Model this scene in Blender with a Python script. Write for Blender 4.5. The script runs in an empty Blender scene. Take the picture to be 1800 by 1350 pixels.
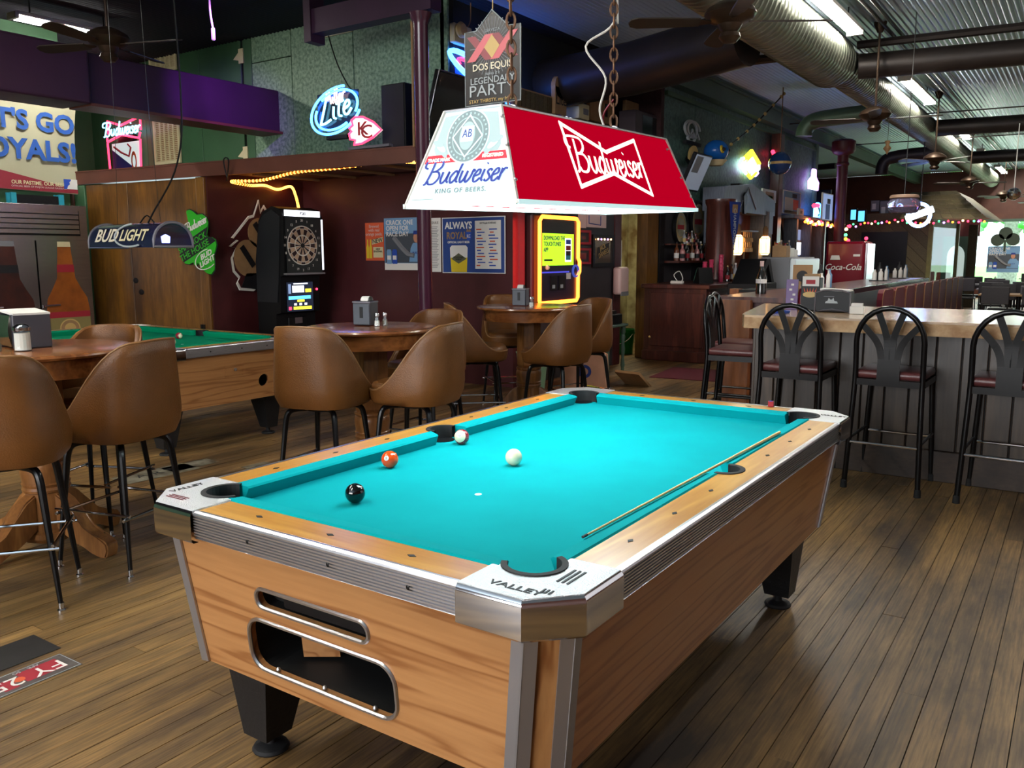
import bpy, bmesh, math, random
from mathutils import Vector, Matrix, noise as mnoise
rng = random.Random(7)
PI = math.pi
SC = bpy.context.scene
COL = SC.collection

def lin(r, g, b):
    f = lambda c: (c/255/12.92) if c/255 <= 0.04045 else ((c/255+0.055)/1.055)**2.4
    return (f(r), f(g), f(b), 1)

# ------------------------------------------------------------------ camera
cam_d = bpy.data.cameras.new('camera'); cam = bpy.data.objects.new('camera', cam_d); COL.objects.link(cam)
cam_d.lens = 29.667; cam_d.sensor_width = 36; cam_d.clip_start = 0.05; cam_d.clip_end = 200
_yw, _pt, _rl = 0.59615, 0.15115, 0.00255
_f = Vector((-math.sin(_yw)*math.cos(_pt), math.cos(_yw)*math.cos(_pt), -math.sin(_pt)))
_r = Vector((math.cos(_yw), math.sin(_yw), 0)); _d = _f.cross(_r)
_r2 = _r*math.cos(_rl)+_d*math.sin(_rl); _d2 = -_r*math.sin(_rl)+_d*math.cos(_rl)
cam.matrix_world = Matrix(((_r2.x, -_d2.x, -_f.x, 1.4379), (_r2.y, -_d2.y, -_f.y, -2.4669), (_r2.z, -_d2.z, -_f.z, 1.4541), (0, 0, 0, 1)))
SC.camera = cam

# ------------------------------------------------------------------ world, lights, exposure
SC.view_settings.view_transform = 'Standard'; SC.view_settings.look = 'None'
SC.view_settings.exposure = 0.35; SC.view_settings.gamma = 1.0; SC.view_settings.use_curve_mapping = False
w = bpy.data.worlds.new('sky'); SC.world = w; w.use_nodes = True
bg = w.node_tree.nodes['Background']; bg.inputs[0].default_value = (0.72, 0.90, 0.95, 1); bg.inputs[1].default_value = 4.5
SC.cycles.max_bounces = 7; SC.cycles.diffuse_bounces = 4; SC.cycles.glossy_bounces = 4; SC.cycles.transmission_bounces = 6
SC.cycles.caustics_reflective = False; SC.cycles.caustics_refractive = False
SC.cycles.sample_clamp_indirect = 4.0; SC.cycles.use_denoising = True; SC.cycles.blur_glossy = 0.3
def area(name, loc, rot, sx, sy, power, col=(1, 1, 1)):
    l = bpy.data.lights.new(name, 'AREA'); l.shape = 'RECTANGLE'; l.size = sx; l.size_y = sy; l.energy = power; l.color = col
    o = bpy.data.objects.new(name, l); o.location = loc; o.rotation_euler = rot; COL.objects.link(o); return o
sun_d = bpy.data.lights.new('sun', 'SUN'); sun_d.energy = 7.0; sun_d.angle = 0.02
sun = bpy.data.objects.new('sun', sun_d); sun.rotation_euler = (math.radians(40), 0, math.radians(160)); COL.objects.link(sun)
# unseen daylight fill added at the windowless rear and right walls; far window light
area('rear_daylight_fill', (-1.5, -9.9, 2.3), (math.radians(90), 0, 0), 7.0, 2.6, 620, (0.97, 0.98, 1.0))
area('side_daylight_fill', (4.9, 4.5, 2.2), (math.radians(90), 0, math.radians(90)), 6.0, 2.4, 30, (0.90, 0.96, 1.0))
area('daylight_far', (0.8, 29.8, 1.6), (math.radians(-90), 0, 0), 5.0, 2.2, 80, (0.85, 1.0, 0.97))

# ------------------------------------------------------------------ mesh container
class MB:
    """collects simple shapes in one bmesh; build() links them as ONE mesh object"""
    def __init__(s): s.bm = bmesh.new()
    def _x(s, vs, M):
        if M is not None:
            for v in vs: v.co = M @ v.co
    def box(s, c, d, M=None, bev=0.0, seg=1):
        r = bmesh.ops.create_cube(s.bm, size=1.0)
        vs = r['verts']
        for v in vs: v.co = Vector((c[0]+v.co.x*d[0], c[1]+v.co.y*d[1], c[2]+v.co.z*d[2]))
        if bev > 0:
            es = list({e for v in vs for e in v.link_edges})
            q = bmesh.ops.bevel(s.bm, geom=es, offset=bev, segments=seg, affect='EDGES', profile=0.5)
            vs = list({v for f in q['faces'] for v in f.verts} | {v for v in vs if v.is_valid})
        s._x(vs, M); return s
    def bx(s, x0, x1, y0, y1, z0, z1, M=None, bev=0.0, seg=1):
        return s.box(((x0+x1)/2, (y0+y1)/2, (z0+z1)/2), (abs(x1-x0), abs(y1-y0), abs(z1-z0)), M, bev, seg)
    def quad(s, pts, M=None):
        vs = [s.bm.verts.new(p) for p in pts]; s.bm.faces.new(vs); s._x(vs, M); return s
    def lathe(s, prof, n=20, M=None, cap=True, ax=None):
        rings = []
        allv = []
        for (r, z) in prof:
            if r <= 1e-6:
                v = s.bm.verts.new((0, 0, z)); rings.append([v]); allv.append(v)
            else:
                q = [s.bm.verts.new((r*math.cos(2*PI*i/n), r*math.sin(2*PI*i/n), z)) for i in range(n)]
                rings.append(q); allv += q
        for a, b in zip(rings, rings[1:]):
            if len(a) == 1 and len(b) == 1: continue
            for i in range(n):
                j = (i+1) % n
                if len(a) == 1: s.bm.faces.new((a[0], b[j], b[i]))
                elif len(b) == 1: s.bm.faces.new((a[i], a[j], b[0]))
                else: s.bm.faces.new((a[i], a[j], b[j], b[i]))
        if cap:
            if len(rings[0]) > 1: s.bm.faces.new(list(reversed(rings[0])))
            if len(rings[-1]) > 1: s.bm.faces.new(rings[-1])
        s._x(allv, M); return s
    def cyl(s, p0, p1, r0, r1=None, n=12, cap=True, M=None):
        p0 = Vector(p0); p1 = Vector(p1); d = p1-p0; L = d.length
        T = Matrix.Translation(p0) @ d.to_track_quat('Z', 'Y').to_matrix().to_4x4()
        if M is not None: T = M @ T
        return s.lathe([(r0, 0), (r0 if r1 is None else r1, L)], n, T, cap)
    def sphere(s, c, r, n=16, M=None, sc=(1, 1, 1)):
        k = max(6, n//2)
        prof = [(max(0, r*math.sin(PI*i/k)) if 0 < i < k else 0, -r*math.cos(PI*i/k)) for i in range(k+1)]
        T = Matrix.Translation(c) @ Matrix.Diagonal((sc[0], sc[1], sc[2], 1))
        if M is not None: T = M @ T
        return s.lathe(prof, n, T, False)
    def tube(s, path, rad, n=8, closed=False, cap=True, M=None, flat=None, up=None):
        """sweep a circle (or a flat bar: flat=(w,t)) along a path; rad may be a list"""
        P = [Vector(p) for p in path]
        m = len(P); R = rad if isinstance(rad, (list, tuple)) else [rad]*m
        T = []
        for i in range(m):
            a = P[i-1] if (i > 0 or closed) else P[i]; b = P[(i+1) % m] if (i < m-1 or closed) else P[i]
            t = (b-a); T.append(t.normalized() if t.length > 1e-9 else Vector((0, 0, 1)))
        u = Vector(up) if up is not None else (Vector((0, 0, 1)) if abs(T[0].z) < 0.9 else Vector((1, 0, 0)))
        rings = []; allv = []
        for i in range(m):
            nrm = u - T[i]*u.dot(T[i])
            if nrm.length < 1e-6: nrm = T[i].orthogonal()
            nrm.normalize(); bi = T[i].cross(nrm)
            if up is None: u = nrm
            if flat:
                cs = [(flat[0]/2, flat[1]/2), (-flat[0]/2, flat[1]/2), (-flat[0]/2, -flat[1]/2), (flat[0]/2, -flat[1]/2)]
                q = [s.bm.verts.new(P[i]+bi*a+nrm*b) for a, b in cs]
            else:
                q = [s.bm.verts.new(P[i]+(nrm*math.cos(2*PI*k/n)+bi*math.sin(2*PI*k/n))*R[i]) for k in range(n)]
            rings.append(q); allv += q
        k = len(rings[0])
        pr = list(zip(rings, rings[1:])) + ([(rings[-1], rings[0])] if closed else [])
        for a, b in pr:
            for i in range(k): s.bm.faces.new((a[i], a[(i+1) % k], b[(i+1) % k], b[i]))
        if cap and not closed:
            s.bm.faces.new(list(reversed(rings[0]))); s.bm.faces.new(rings[-1])
        s._x(allv, M); return s
    def prism(s, poly, h0, h1, M=None):
        """2D outline in XY extruded from z=h0 to h1"""
        a = [s.bm.verts.new((x, y, h0)) for x, y in poly]; b = [s.bm.verts.new((x, y, h1)) for x, y in poly]
        n = len(poly)
        try: s.bm.faces.new(list(reversed(a)))
        except Exception: pass
        s.bm.faces.new(b)
        for i in range(n): s.bm.faces.new((a[i], a[(i+1) % n], b[(i+1) % n], b[i]))
        s._x(a+b, M); return s
    def ribbon(s, path, w, h=0.002, M=None):
        """flat stroke of width w along a 2D path, thickness h (vertical pen)"""
        P = [Vector((p[0], p[1])) for p in path]; m = len(P); L = []; Rr = []
        for i in range(m):
            t = P[min(i+1, m-1)]-P[max(i-1, 0)]
            t = t.normalized() if t.length > 1e-9 else Vector((1, 0)); nn = Vector((-t.y, t.x))
            ww = w*(0.62+0.38*abs(t.y))/2
            L.append(P[i]+nn*ww); Rr.append(P[i]-nn*ww)
        al = []
        top = [(s.bm.verts.new((a.x, a.y, h)), s.bm.verts.new((b.x, b.y, h))) for a, b in zip(L, Rr)]
        for i in range(m-1):
            s.bm.faces.new((top[i][0], top[i][1], top[i+1][1], top[i+1][0]))
        for a, b in top: al += [a, b]
        s._x(al, M); return s
    def grid(s, rows, closed=False, M=None):
        V = [[s.bm.verts.new(p) for p in r] for r in rows]
        for a, b in zip(V, V[1:]):
            k = len(a)
            for i in range(k if closed else k-1): s.bm.faces.new((a[i], a[(i+1) % k], b[(i+1) % k], b[i]))
        s._x([v for r in V for v in r], M); return s
    def build(s, name, mat, parent=None, smooth=False, loc=None, rot=None, M=None, angle=35, norm=True):
        if norm: bmesh.ops.recalc_face_normals(s.bm, faces=s.bm.faces)
        me = bpy.data.meshes.new(name); s.bm.to_mesh(me); s.bm.free()
        if M is not None: me.transform(M)
        me.materials.append(mat)
        if smooth:
            for p in me.polygons: p.use_smooth = True
            try: me.set_sharp_from_angle(angle=math.radians(angle))
            except Exception: pass
        o = bpy.data.objects.new(name, me); COL.objects.link(o)
        if parent is not None: o.parent = parent
        if loc is not None: o.location = loc
        if rot is not None: o.rotation_euler = rot
        return o

def tag(o, label=None, cat=None, group=None, kind=None):
    if label: o['label'] = label
    if cat: o['category'] = cat
    if group: o['group'] = group
    if kind: o['kind'] = kind
    return o
def thing(name, label, cat, loc=(0, 0, 0), rz=0.0, group=None):
    o = bpy.data.objects.new(name, None); COL.objects.link(o); o.location = loc; o.rotation_euler = (0, 0, rz)
    o.empty_display_size = 0.1
    return tag(o, label, cat, group)
def struct(o): o['kind'] = 'structure'; return o
KIDS = {}
def copy_tree(o, parent=None):
    c = o.copy(); COL.objects.link(c)
    if parent is not None: c.parent = parent
    for ch in list(o.children): copy_tree(ch, c)
    return c
def place(proto, loc, rz, label, group=None, first=False):
    o = proto if first else copy_tree(proto)
    o.location = loc; o.rotation_euler = (0, 0, rz); o['label'] = label
    if group: o['group'] = group
    return o

# ------------------------------------------------------------------ materials
def _nt(name):
    m = bpy.data.materials.new(name); m.use_nodes = True
    nt = m.node_tree; return m, nt, nt.nodes['Principled BSDF']
def mat(name, col, rough=0.5, metal=0.0, var=0.0, vs=8.0, bump=0.0, bs=60.0, coat=0.0, emis=None, es=0.0, trans=0.0, alpha=1.0, spec=0.5, col2=None, stretch=(1, 1, 1), world=False, ior=1.45):
    m, nt, b = _nt(name)
    b.inputs['Base Color'].default_value = col; b.inputs['Roughness'].default_value = rough; b.inputs['Metallic'].default_value = metal
    b.inputs['Coat Weight'].default_value = coat; b.inputs['Coat Roughness'].default_value = 0.1
    b.inputs['Transmission Weight'].default_value = trans; b.inputs['Specular IOR Level'].default_value = spec; b.inputs['IOR'].default_value = ior
    if emis: b.inputs['Emission Color'].default_value = emis; b.inputs['Emission Strength'].default_value = es
    if var > 0 or bump > 0 or col2:
        if world: tc = nt.nodes.new('ShaderNodeNewGeometry').outputs['Position']
        else: tc = nt.nodes.new('ShaderNodeTexCoord').outputs['Object']
        mp = nt.nodes.new('ShaderNodeMapping'); mp.inputs['Scale'].default_value = stretch; nt.links.new(tc, mp.inputs[0])
    if var > 0 or col2:
        n = nt.nodes.new('ShaderNodeTexNoise'); n.inputs['Scale'].default_value = vs; n.inputs['Detail'].default_value = 5
        nt.links.new(mp.outputs[0], n.inputs['Vector'])
        cr = nt.nodes.new('ShaderNodeValToRGB')
        if col2 is None:
            lo = tuple(c*(1-var) for c in col[:3])+(1,); hi = tuple(min(1, c*(1+var)) for c in col[:3])+(1,)
        else: lo, hi = col, col2
        cr.color_ramp.elements[0].position = 0.33; cr.color_ramp.elements[1].position = 0.67
        cr.color_ramp.elements[0].color = lo; cr.color_ramp.elements[1].color = hi
        nt.links.new(n.outputs[0], cr.inputs[0]); nt.links.new(cr.outputs[0], b.inputs['Base Color'])
    if bump > 0:
        n2 = nt.nodes.new('ShaderNodeTexNoise'); n2.inputs['Scale'].default_value = bs; n2.inputs['Detail'].default_value = 3
        nt.links.new(mp.outputs[0], n2.inputs['Vector'])
        bp = nt.nodes.new('ShaderNodeBump'); bp.inputs['Strength'].default_value = bump; bp.inputs['Distance'].default_value = 0.01
        nt.links.new(n2.outputs[0], bp.inputs['Height']); nt.links.new(bp.outputs[0], b.inputs['Normal'])
    return m
def dark_src(nt, tc, dark):
    if len(dark) < 3: return tc
    m = nt.nodes.new('ShaderNodeMapping'); m.inputs['Scale'].default_value = dark[2]; nt.links.new(tc, m.inputs[0]); return m.outputs[0]
def wood(name, c1, c2, stretch, rings=30.0, rough=0.4, coat=0.0, world=False, rnd=0.0, fine=0.5, bump=0.1, dark=None):
    """grain: contour lines of a stretched noise (cathedrals) plus fine streaks; rnd: per-object tone"""
    m, nt, b = _nt(name); N = nt.nodes.new; L = nt.links.new
    tc = N('ShaderNodeNewGeometry').outputs['Position'] if world else N('ShaderNodeTexCoord').outputs['Object']
    src = tc
    oi = N('ShaderNodeObjectInfo')
    if rnd > 0:
        ad = N('ShaderNodeVectorMath'); ad.operation = 'ADD'; sc = N('ShaderNodeVectorMath'); sc.operation = 'SCALE'
        cb = N('ShaderNodeCombineXYZ'); L(oi.outputs['Random'], cb.inputs[0]); L(oi.outputs['Random'], cb.inputs[1]); L(oi.outputs['Random'], cb.inputs[2])
        L(cb.outputs[0], sc.inputs[0]); sc.inputs['Scale'].default_value = 37.0; L(tc, ad.inputs[0]); L(sc.outputs[0], ad.inputs[1]); src = ad.outputs[0]
    mp = N('ShaderNodeMapping'); mp.inputs['Scale'].default_value = stretch; L(src, mp.inputs[0])
    n1 = N('ShaderNodeTexNoise'); n1.inputs['Scale'].default_value = 1.0; n1.inputs['Detail'].default_value = 3; L(mp.outputs[0], n1.inputs['Vector'])
    mu = N('ShaderNodeMath'); mu.operation = 'MULTIPLY'; mu.inputs[1].default_value = rings; L(n1.outputs[0], mu.inputs[0])
    si = N('ShaderNodeMath'); si.operation = 'SINE'; L(mu.outputs[0], si.inputs[0])
    mr = N('ShaderNodeMapRange'); mr.inputs[1].default_value = -1; mr.inputs[2].default_value = 1; L(si.outputs[0], mr.inputs[0])
    pw = N('ShaderNodeMath'); pw.operation = 'POWER'; pw.inputs[1].default_value = 4.5; L(mr.outputs[0], pw.inputs[0])
    mp2 = N('ShaderNodeMapping'); mp2.inputs['Scale'].default_value = tuple(k*9 for k in stretch); L(src, mp2.inputs[0])
    n2 = N('ShaderNodeTexNoise'); n2.inputs['Scale'].default_value = 1.0; n2.inputs['Detail'].default_value = 6; L(mp2.outputs[0], n2.inputs['Vector'])
    mx = N('ShaderNodeMix'); mx.data_type = 'FLOAT'; mx.inputs[0].default_value = fine; L(pw.outputs[0], mx.inputs[2]); L(n2.outputs[0], mx.inputs[3])
    cr = N('ShaderNodeValToRGB'); cr.color_ramp.elements[0].color = c1; cr.color_ramp.elements[1].color = c2
    cr.color_ramp.elements[0].position = 0.15; cr.color_ramp.elements[1].position = 0.75
    L(mx.outputs[0], cr.inputs[0]); out = cr.outputs[0]
    if rnd > 0:
        hs = N('ShaderNodeHueSaturation'); m2 = N('ShaderNodeMapRange'); m2.inputs[3].default_value = 1-rnd; m2.inputs[4].default_value = 1+rnd
        L(oi.outputs['Random'], m2.inputs[0]); L(m2.outputs[0], hs.inputs['Value']); L(out, hs.inputs['Color']); out = hs.outputs[0]
    if dark:  # dirt and wear patches of the thing itself
        n3 = N('ShaderNodeTexNoise'); n3.inputs['Scale'].default_value = dark[1]; n3.inputs['Detail'].default_value = 6; n3.inputs['Roughness'].default_value = 0.65; L(dark_src(nt, tc, dark), n3.inputs['Vector'])
        r3 = N('ShaderNodeMapRange'); r3.inputs[1].default_value = 0.42; r3.inputs[2].default_value = 0.66; L(n3.outputs[0], r3.inputs[0])
        mc = N('ShaderNodeMix'); mc.data_type = 'RGBA'; L(r3.outputs[0], mc.inputs[0]); L(out, mc.inputs[6]); mc.inputs[7].default_value = dark[0]; out = mc.outputs[2]
        rr = N('ShaderNodeMapRange'); rr.inputs[3].default_value = rough-0.1; rr.inputs[4].default_value = rough+0.2; L(n3.outputs[0], rr.inputs[0]); L(rr.outputs[0], b.inputs['Roughness'])
    else: b.inputs['Roughness'].default_value = rough
    L(out, b.inputs['Base Color'])
    b.inputs['Coat Weight'].default_value = coat; b.inputs['Coat Roughness'].default_value = 0.15
    if bump > 0:
        bp = N('ShaderNodeBump'); bp.inputs['Strength'].default_value = bump; bp.inputs['Distance'].default_value = 0.004
        L(n2.outputs[0], bp.inputs['Height']); L(bp.outputs[0], b.inputs['Normal'])
    return m
def glow(name, col, s):
    m, nt, b = _nt(name); b.inputs['Base Color'].default_value = col; b.inputs['Emission Color'].default_value = col; b.inputs['Emission Strength'].default_value = s
    b.inputs['Roughness'].default_value = 0.4
    return m
def glassm(name, col=(0.95, 0.98, 0.97, 1), rough=0.02, alpha=0.18):
    m, nt, b = _nt(name); out = nt.nodes['Material Output']
    t = nt.nodes.new('ShaderNodeBsdfTransparent'); t.inputs[0].default_value = col
    g = nt.nodes.new('ShaderNodeBsdfGlossy'); g.inputs['Roughness'].default_value = rough; g.inputs['Color'].default_value = (0.9, 0.95, 1, 1)
    mx = nt.nodes.new('ShaderNodeMixShader'); fr = nt.nodes.new('ShaderNodeFresnel'); fr.inputs[0].default_value = 1.45
    ad = nt.nodes.new('ShaderNodeMath'); ad.operation = 'ADD'; ad.inputs[1].default_value = alpha*0.3; nt.links.new(fr.outputs[0], ad.inputs[0])
    ad.use_clamp = True
    cl = nt.nodes.new('ShaderNodeMath'); cl.operation = 'MINIMUM'; cl.inputs[1].default_value = 0.09; nt.links.new(ad.outputs[0], cl.inputs[0]); nt.links.new(cl.outputs[0], mx.inputs[0]); nt.links.new(t.outputs[0], mx.inputs[1]); nt.links.new(g.outputs[0], mx.inputs[2]); nt.links.new(mx.outputs[0], out.inputs[0])
    return m

K = {}
K['black'] = mat('black_plastic', lin(14, 14, 16), 0.45, spec=0.3)
K['blackmetal'] = mat('black_metal', lin(8, 8, 10), 0.28, 0.0, spec=0.35)
K['blackwood'] = mat('black_painted_wood', lin(20, 20, 22), 0.5, bump=0.15)
K['chrome'] = mat('chrome', (0.66, 0.66, 0.68, 1), 0.10, 1.0)
K['satin'] = mat('satin_aluminium', (0.62, 0.62, 0.65, 1), 0.32, 1.0, bump=0.05, bs=200)
K['grey_alu'] = mat('grey_aluminium', (0.42, 0.42, 0.45, 1), 0.38, 0.85)
K['castchrome'] = mat('pebbled_chrome', (0.78, 0.80, 0.83, 1), 0.42, 1.0, bump=0.6, bs=260)
K['rubber'] = mat('black_rubber', lin(22, 22, 24), 0.75)
K['cloth'] = mat('cool_lit_green_cloth', lin(0, 150, 156), 0.95, var=0.05, vs=4, bump=0.08, bs=900, spec=0.1)  # cool lamp light is put into the cloth colour, bluer than its green
K['cloth2'] = mat('warm_lit_green_cloth', lin(0, 136, 96), 0.95, var=0.05, vs=4, bump=0.08, bs=900, spec=0.1)  # same green cloth with the warmer light put into its colour
K['lam_x'] = wood('oak_laminate_along_x', lin(184, 132, 82), lin(146, 94, 52), (0.45, 9, 8), 52, 0.35, 0.25, fine=0.5, bump=0.03)
K['lam_y'] = wood('oak_laminate_along_y', lin(184, 130, 76), lin(146, 92, 46), (9, 0.45, 8), 52, 0.35, 0.25, fine=0.5, bump=0.03)
K['lam_z'] = wood('oak_laminate_upright', lin(186, 134, 82), lin(132, 80, 42), (8, 8, 0.5), 40, 0.35, 0.25, fine=0.5, bump=0.03)
K['rail_x'] = wood('rail_laminate_along_x', lin(184, 124, 46), lin(214, 160, 76), (0.8, 9, 9), 20, 0.3, 0.35, fine=0.6, bump=0.02)
K['rail_y'] = wood('rail_laminate_along_y', lin(184, 124, 46), lin(214, 160, 76), (9, 0.8, 9), 20, 0.3, 0.35, fine=0.6, bump=0.02)
K['oak_top'] = wood('stained_oak', lin(104, 58, 28), lin(146, 90, 46), (1.2, 9, 9), 14, 0.25, 0.5, fine=0.6, bump=0.04)
K['oak'] = wood('turned_oak', lin(110, 68, 34), lin(158, 108, 58), (9, 9, 1.3), 20, 0.35, 0.25, fine=0.6, bump=0.05)
K['floor'] = wood('worn_floor_boards', lin(70, 48, 26), lin(168, 132, 80), (14, 0.6, 9), 12, 0.44, 0.0, world=True, rnd=0.24, fine=0.8, bump=0.3, dark=(lin(46, 34, 27), 1.3, (2.2, .55, 1)))
K['gapdark'] = mat('dark_gap', lin(16, 12, 10), 0.9)
K['vinyl'] = mat('brown_vinyl', lin(100, 62, 26), 0.40, var=0.2, vs=5, bump=0.25, bs=160, spec=0.5)
K['piping'] = mat('tan_piping', lin(132, 96, 60), 0.4)
K['maroon_vinyl'] = mat('maroon_vinyl', lin(88, 46, 46), 0.32, var=0.12, vs=6, bump=0.1, bs=120)
K['darkmaroon_vinyl'] = mat('dark_maroon_vinyl', lin(78, 20, 32), 0.6, var=0.1, vs=6, spec=.12)
K['maroon_wall'] = mat('maroon_paint', lin(72, 32, 36), 0.38, var=0.12, vs=3, bump=0.12, bs=30)
K['maroon_wood'] = mat('maroon_painted_wood', lin(70, 30, 32), 0.4, var=0.15, vs=4, bump=0.1, bs=30)
K['fascia'] = mat('brown_painted_board', lin(92, 52, 40), 0.5, var=0.15, vs=3, bump=0.1, bs=40)
K['purple'] = mat('plum_painted_board', lin(52, 28, 50), 0.5, var=0.15, vs=2, bump=0.1, bs=40)
K['osb'] = mat('green_painted_strand_board', lin(66, 96, 74), 0.55, col2=lin(122, 150, 122), vs=26, bump=0.5, bs=34, world=True)
K['greenwall'] = mat('green_painted_panel', lin(54, 90, 60), 0.55, var=0.12, vs=2, bump=0.1, bs=40, world=True)
K['barwall'] = mat('dark_green_strand_board', lin(48, 76, 74), 0.5, col2=lin(84, 116, 108), vs=22, bump=0.4, bs=30, world=True)
K['charcoal'] = mat('charcoal_paint', lin(48, 46, 50), 0.6, var=0.1, vs=4, bump=0.08, bs=30)
K['darkloft'] = mat('dark_loft_paint', lin(34, 36, 38), 0.7, var=0.1, vs=3)
K['doorwood'] = wood('stained_plywood', lin(98, 62, 16), lin(154, 106, 36), (5, 5, 0.5), 9, 0.4, 0.15, fine=0.6, bump=0.06, dark=(lin(60, 36, 12), 1.3, (1.6, 1.6, .45)))
K['mahog'] = wood('dark_mahogany', lin(60, 28, 24), lin(100, 52, 42), (9, 9, 0.9), 12, 0.3, 0.3, fine=0.6, bump=0.04)
K['redwood'] = wood('red_brown_door', lin(84, 30, 14), lin(124, 52, 26), (6, 6, 0.7), 12, 0.35, 0.2, fine=0.6, bump=0.03)
K['orangewood'] = wood('orange_brown_panel', lin(104, 56, 26), lin(148, 88, 44), (6, 6, 0.7), 14, 0.4, 0.2, fine=0.6, bump=0.03)
K['barnboard'] = wood('grey_brown_board', lin(42, 33, 26), lin(74, 60, 48), (8, 8, 0.7), 12, 0.35, 0.25, rnd=0.18, fine=0.6, bump=0.12)
K['kick'] = wood('scuffed_plywood_kickboard', lin(50, 38, 32), lin(86, 68, 56), (2, 8, 8), 8, 0.5, 0.1, fine=0.7, bump=0.1, dark=(lin(34, 28, 26), 2.0))
K['bartop'] = wood('pale_maple_bar_top', lin(150, 118, 84), lin(196, 164, 124), (1.2, 7, 7), 14, 0.22, 0.6, fine=0.6, bump=0.05)
K['bark'] = mat('rough_pale_edge', lin(150, 112, 74), 0.6, col2=lin(188, 156, 116), vs=14, bump=0.6, bs=30)
K['rustic'] = wood('weathered_board', lin(60, 52, 34), lin(104, 92, 60), (6, 6, 6), 10, 0.7, 0, rnd=0.2, fine=0.7, bump=0.15)
K['olivewood'] = mat('olive_painted_frame', lin(110, 104, 58), 0.6, var=0.15, vs=8)
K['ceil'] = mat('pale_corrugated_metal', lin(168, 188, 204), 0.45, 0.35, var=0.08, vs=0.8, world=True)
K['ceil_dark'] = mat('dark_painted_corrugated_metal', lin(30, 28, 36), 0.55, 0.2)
K['duct'] = mat('galvanised_duct', lin(120, 124, 112), 0.42, 0.8, var=0.15, vs=2)
K['duct_dark'] = mat('dark_painted_duct', lin(44, 38, 36), 0.45, 0.4, var=0.15, vs=3)
K['bronze'] = mat('dark_bronze', lin(58, 44, 34), 0.4, 0.6)
K['blade'] = mat('fan_blade_brown', lin(48, 40, 34), 0.5)
K['beamgreen'] = mat('green_painted_beam', lin(74, 100, 88), 0.5, var=0.1, vs=3)
K['oxide'] = mat('oxide_red_paint', lin(84, 34, 34), 0.45, var=0.1, vs=6)
K['chain'] = mat('rusty_chain', lin(112, 82, 62), 0.5, 0.6, var=0.3, vs=30)
K['whitec'] = mat('white_paint', lin(224, 222, 214), 0.5)
K['cream'] = mat('cream_paint', lin(206, 196, 156), 0.5, var=0.05, vs=4)
K['grime'] = mat('stained_plaster', lin(196, 188, 146), 0.6, col2=lin(104, 82, 48), vs=3.2, bump=0.1)
K['paper'] = mat('white_paper', lin(222, 220, 216), 0.7)
K['navy'] = mat('navy_print', lin(28, 54, 130), 0.6)
K['royal'] = mat('royal_blue_print', lin(36, 74, 170), 0.6)
K['crimson'] = mat('crimson_print', lin(150, 32, 46), 0.6)
K['ink'] = mat('black_print', lin(18, 18, 22), 0.6)
K['silver_print'] = mat('silver_print', lin(168, 176, 180), 0.5)
K['gold_print'] = mat('gold_print', lin(196, 166, 104), 0.5)
K['tan'] = mat('tan_card', lin(150, 118, 82), 0.7, var=0.1, vs=10)
K['grey'] = mat('grey_print', lin(120, 122, 128), 0.6)
K['orange'] = mat('orange_print', lin(206, 88, 52), 0.6)
K['sky'] = mat('pale_blue_print', lin(110, 150, 190), 0.6)
K['skin'] = mat('skin_print', lin(186, 130, 104), 0.6)
K['yellow'] = mat('yellow_print', lin(216, 190, 40), 0.5)
K['lime'] = mat('lime_green_print', lin(52, 168, 40), 0.5)
K['steel'] = mat('brushed_steel', (0.36, 0.33, 0.33, 1), 0.26, 1.0, var=0.08, vs=3, bump=0.02, bs=80, stretch=(1, 1, 20))
K['glaremirror'] = mat('painted_mirror_glare', lin(190, 186, 168), .3, .2, col2=lin(120, 130, 108), vs=4)  # pale mottle stands in for bright reflections in the glass
K['mirror'] = mat('mirror_glass', (0.8, 0.8, 0.78, 1), 0.03, 1.0)
K['glass'] = glassm('clear_glass')
K['pane'] = glassm('window_glass', alpha=0.05)
K['salt'] = mat('white_salt', lin(230, 228, 222), 0.8)
K['pepper'] = mat('grey_pepper', lin(120, 110, 90), 0.8)
K['green_pl'] = mat('green_plastic', lin(20, 150, 70), 0.4)
K['pinkpl'] = mat('pinkish_white_plastic', lin(206, 176, 172), 0.4)
K['tealpl'] = mat('teal_fibreglass', lin(40, 150, 170), 0.5)
K['redgloss'] = mat('glossy_red_enamel', lin(112, 10, 30), 0.2, coat=0.5)
K['rug'] = mat('maroon_rug', lin(92, 26, 40), 0.95, var=0.15, vs=60, bump=0.4, bs=300)
K['grass'] = mat('lawn', lin(96, 170, 60), 0.9, var=0.25, vs=0.6)
K['trunk'] = mat('grey_bark', lin(140, 130, 130), 0.9, var=0.3, vs=10)
K['leaf'] = mat('spring_leaves', lin(110, 176, 110), 0.8, var=0.25, vs=3)
K['screen_off'] = mat('dark_screen', lin(36, 44, 48), 0.12, spec=0.8)
K['cabinet_in'] = mat('black_interior', lin(12, 12, 12), 0.6)
K['white_ball'] = mat('cream_ball', lin(226, 220, 188), 0.08, coat=0.6)
K['black_ball'] = mat('black_ball', lin(8, 8, 10), 0.06, coat=0.6)
K['orange_ball'] = mat('orange_ball', lin(222, 74, 18), 0.08, coat=0.6)
K['red_ball'] = mat('dark_red_ball', lin(128, 24, 40), 0.08, coat=0.6)
K['cue'] = wood('cue_maple', lin(214, 186, 120), lin(232, 208, 150), (1, 1, 1), 6, 0.5, 0.0)
K['g_white'] = glow('lit_tube', (1, 0.98, 0.94, 1), 9.0)
K['g_warm'] = glow('warm_bulb', (1, 0.52, 0.18, 1), 7.0)
K['g_amber'] = glow('amber_rope', (1, 0.26, 0.02, 1), 0.55)
K['g_red'] = glow('red_neon', (1, 0.03, 0.08, 1), 3.6)
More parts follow.
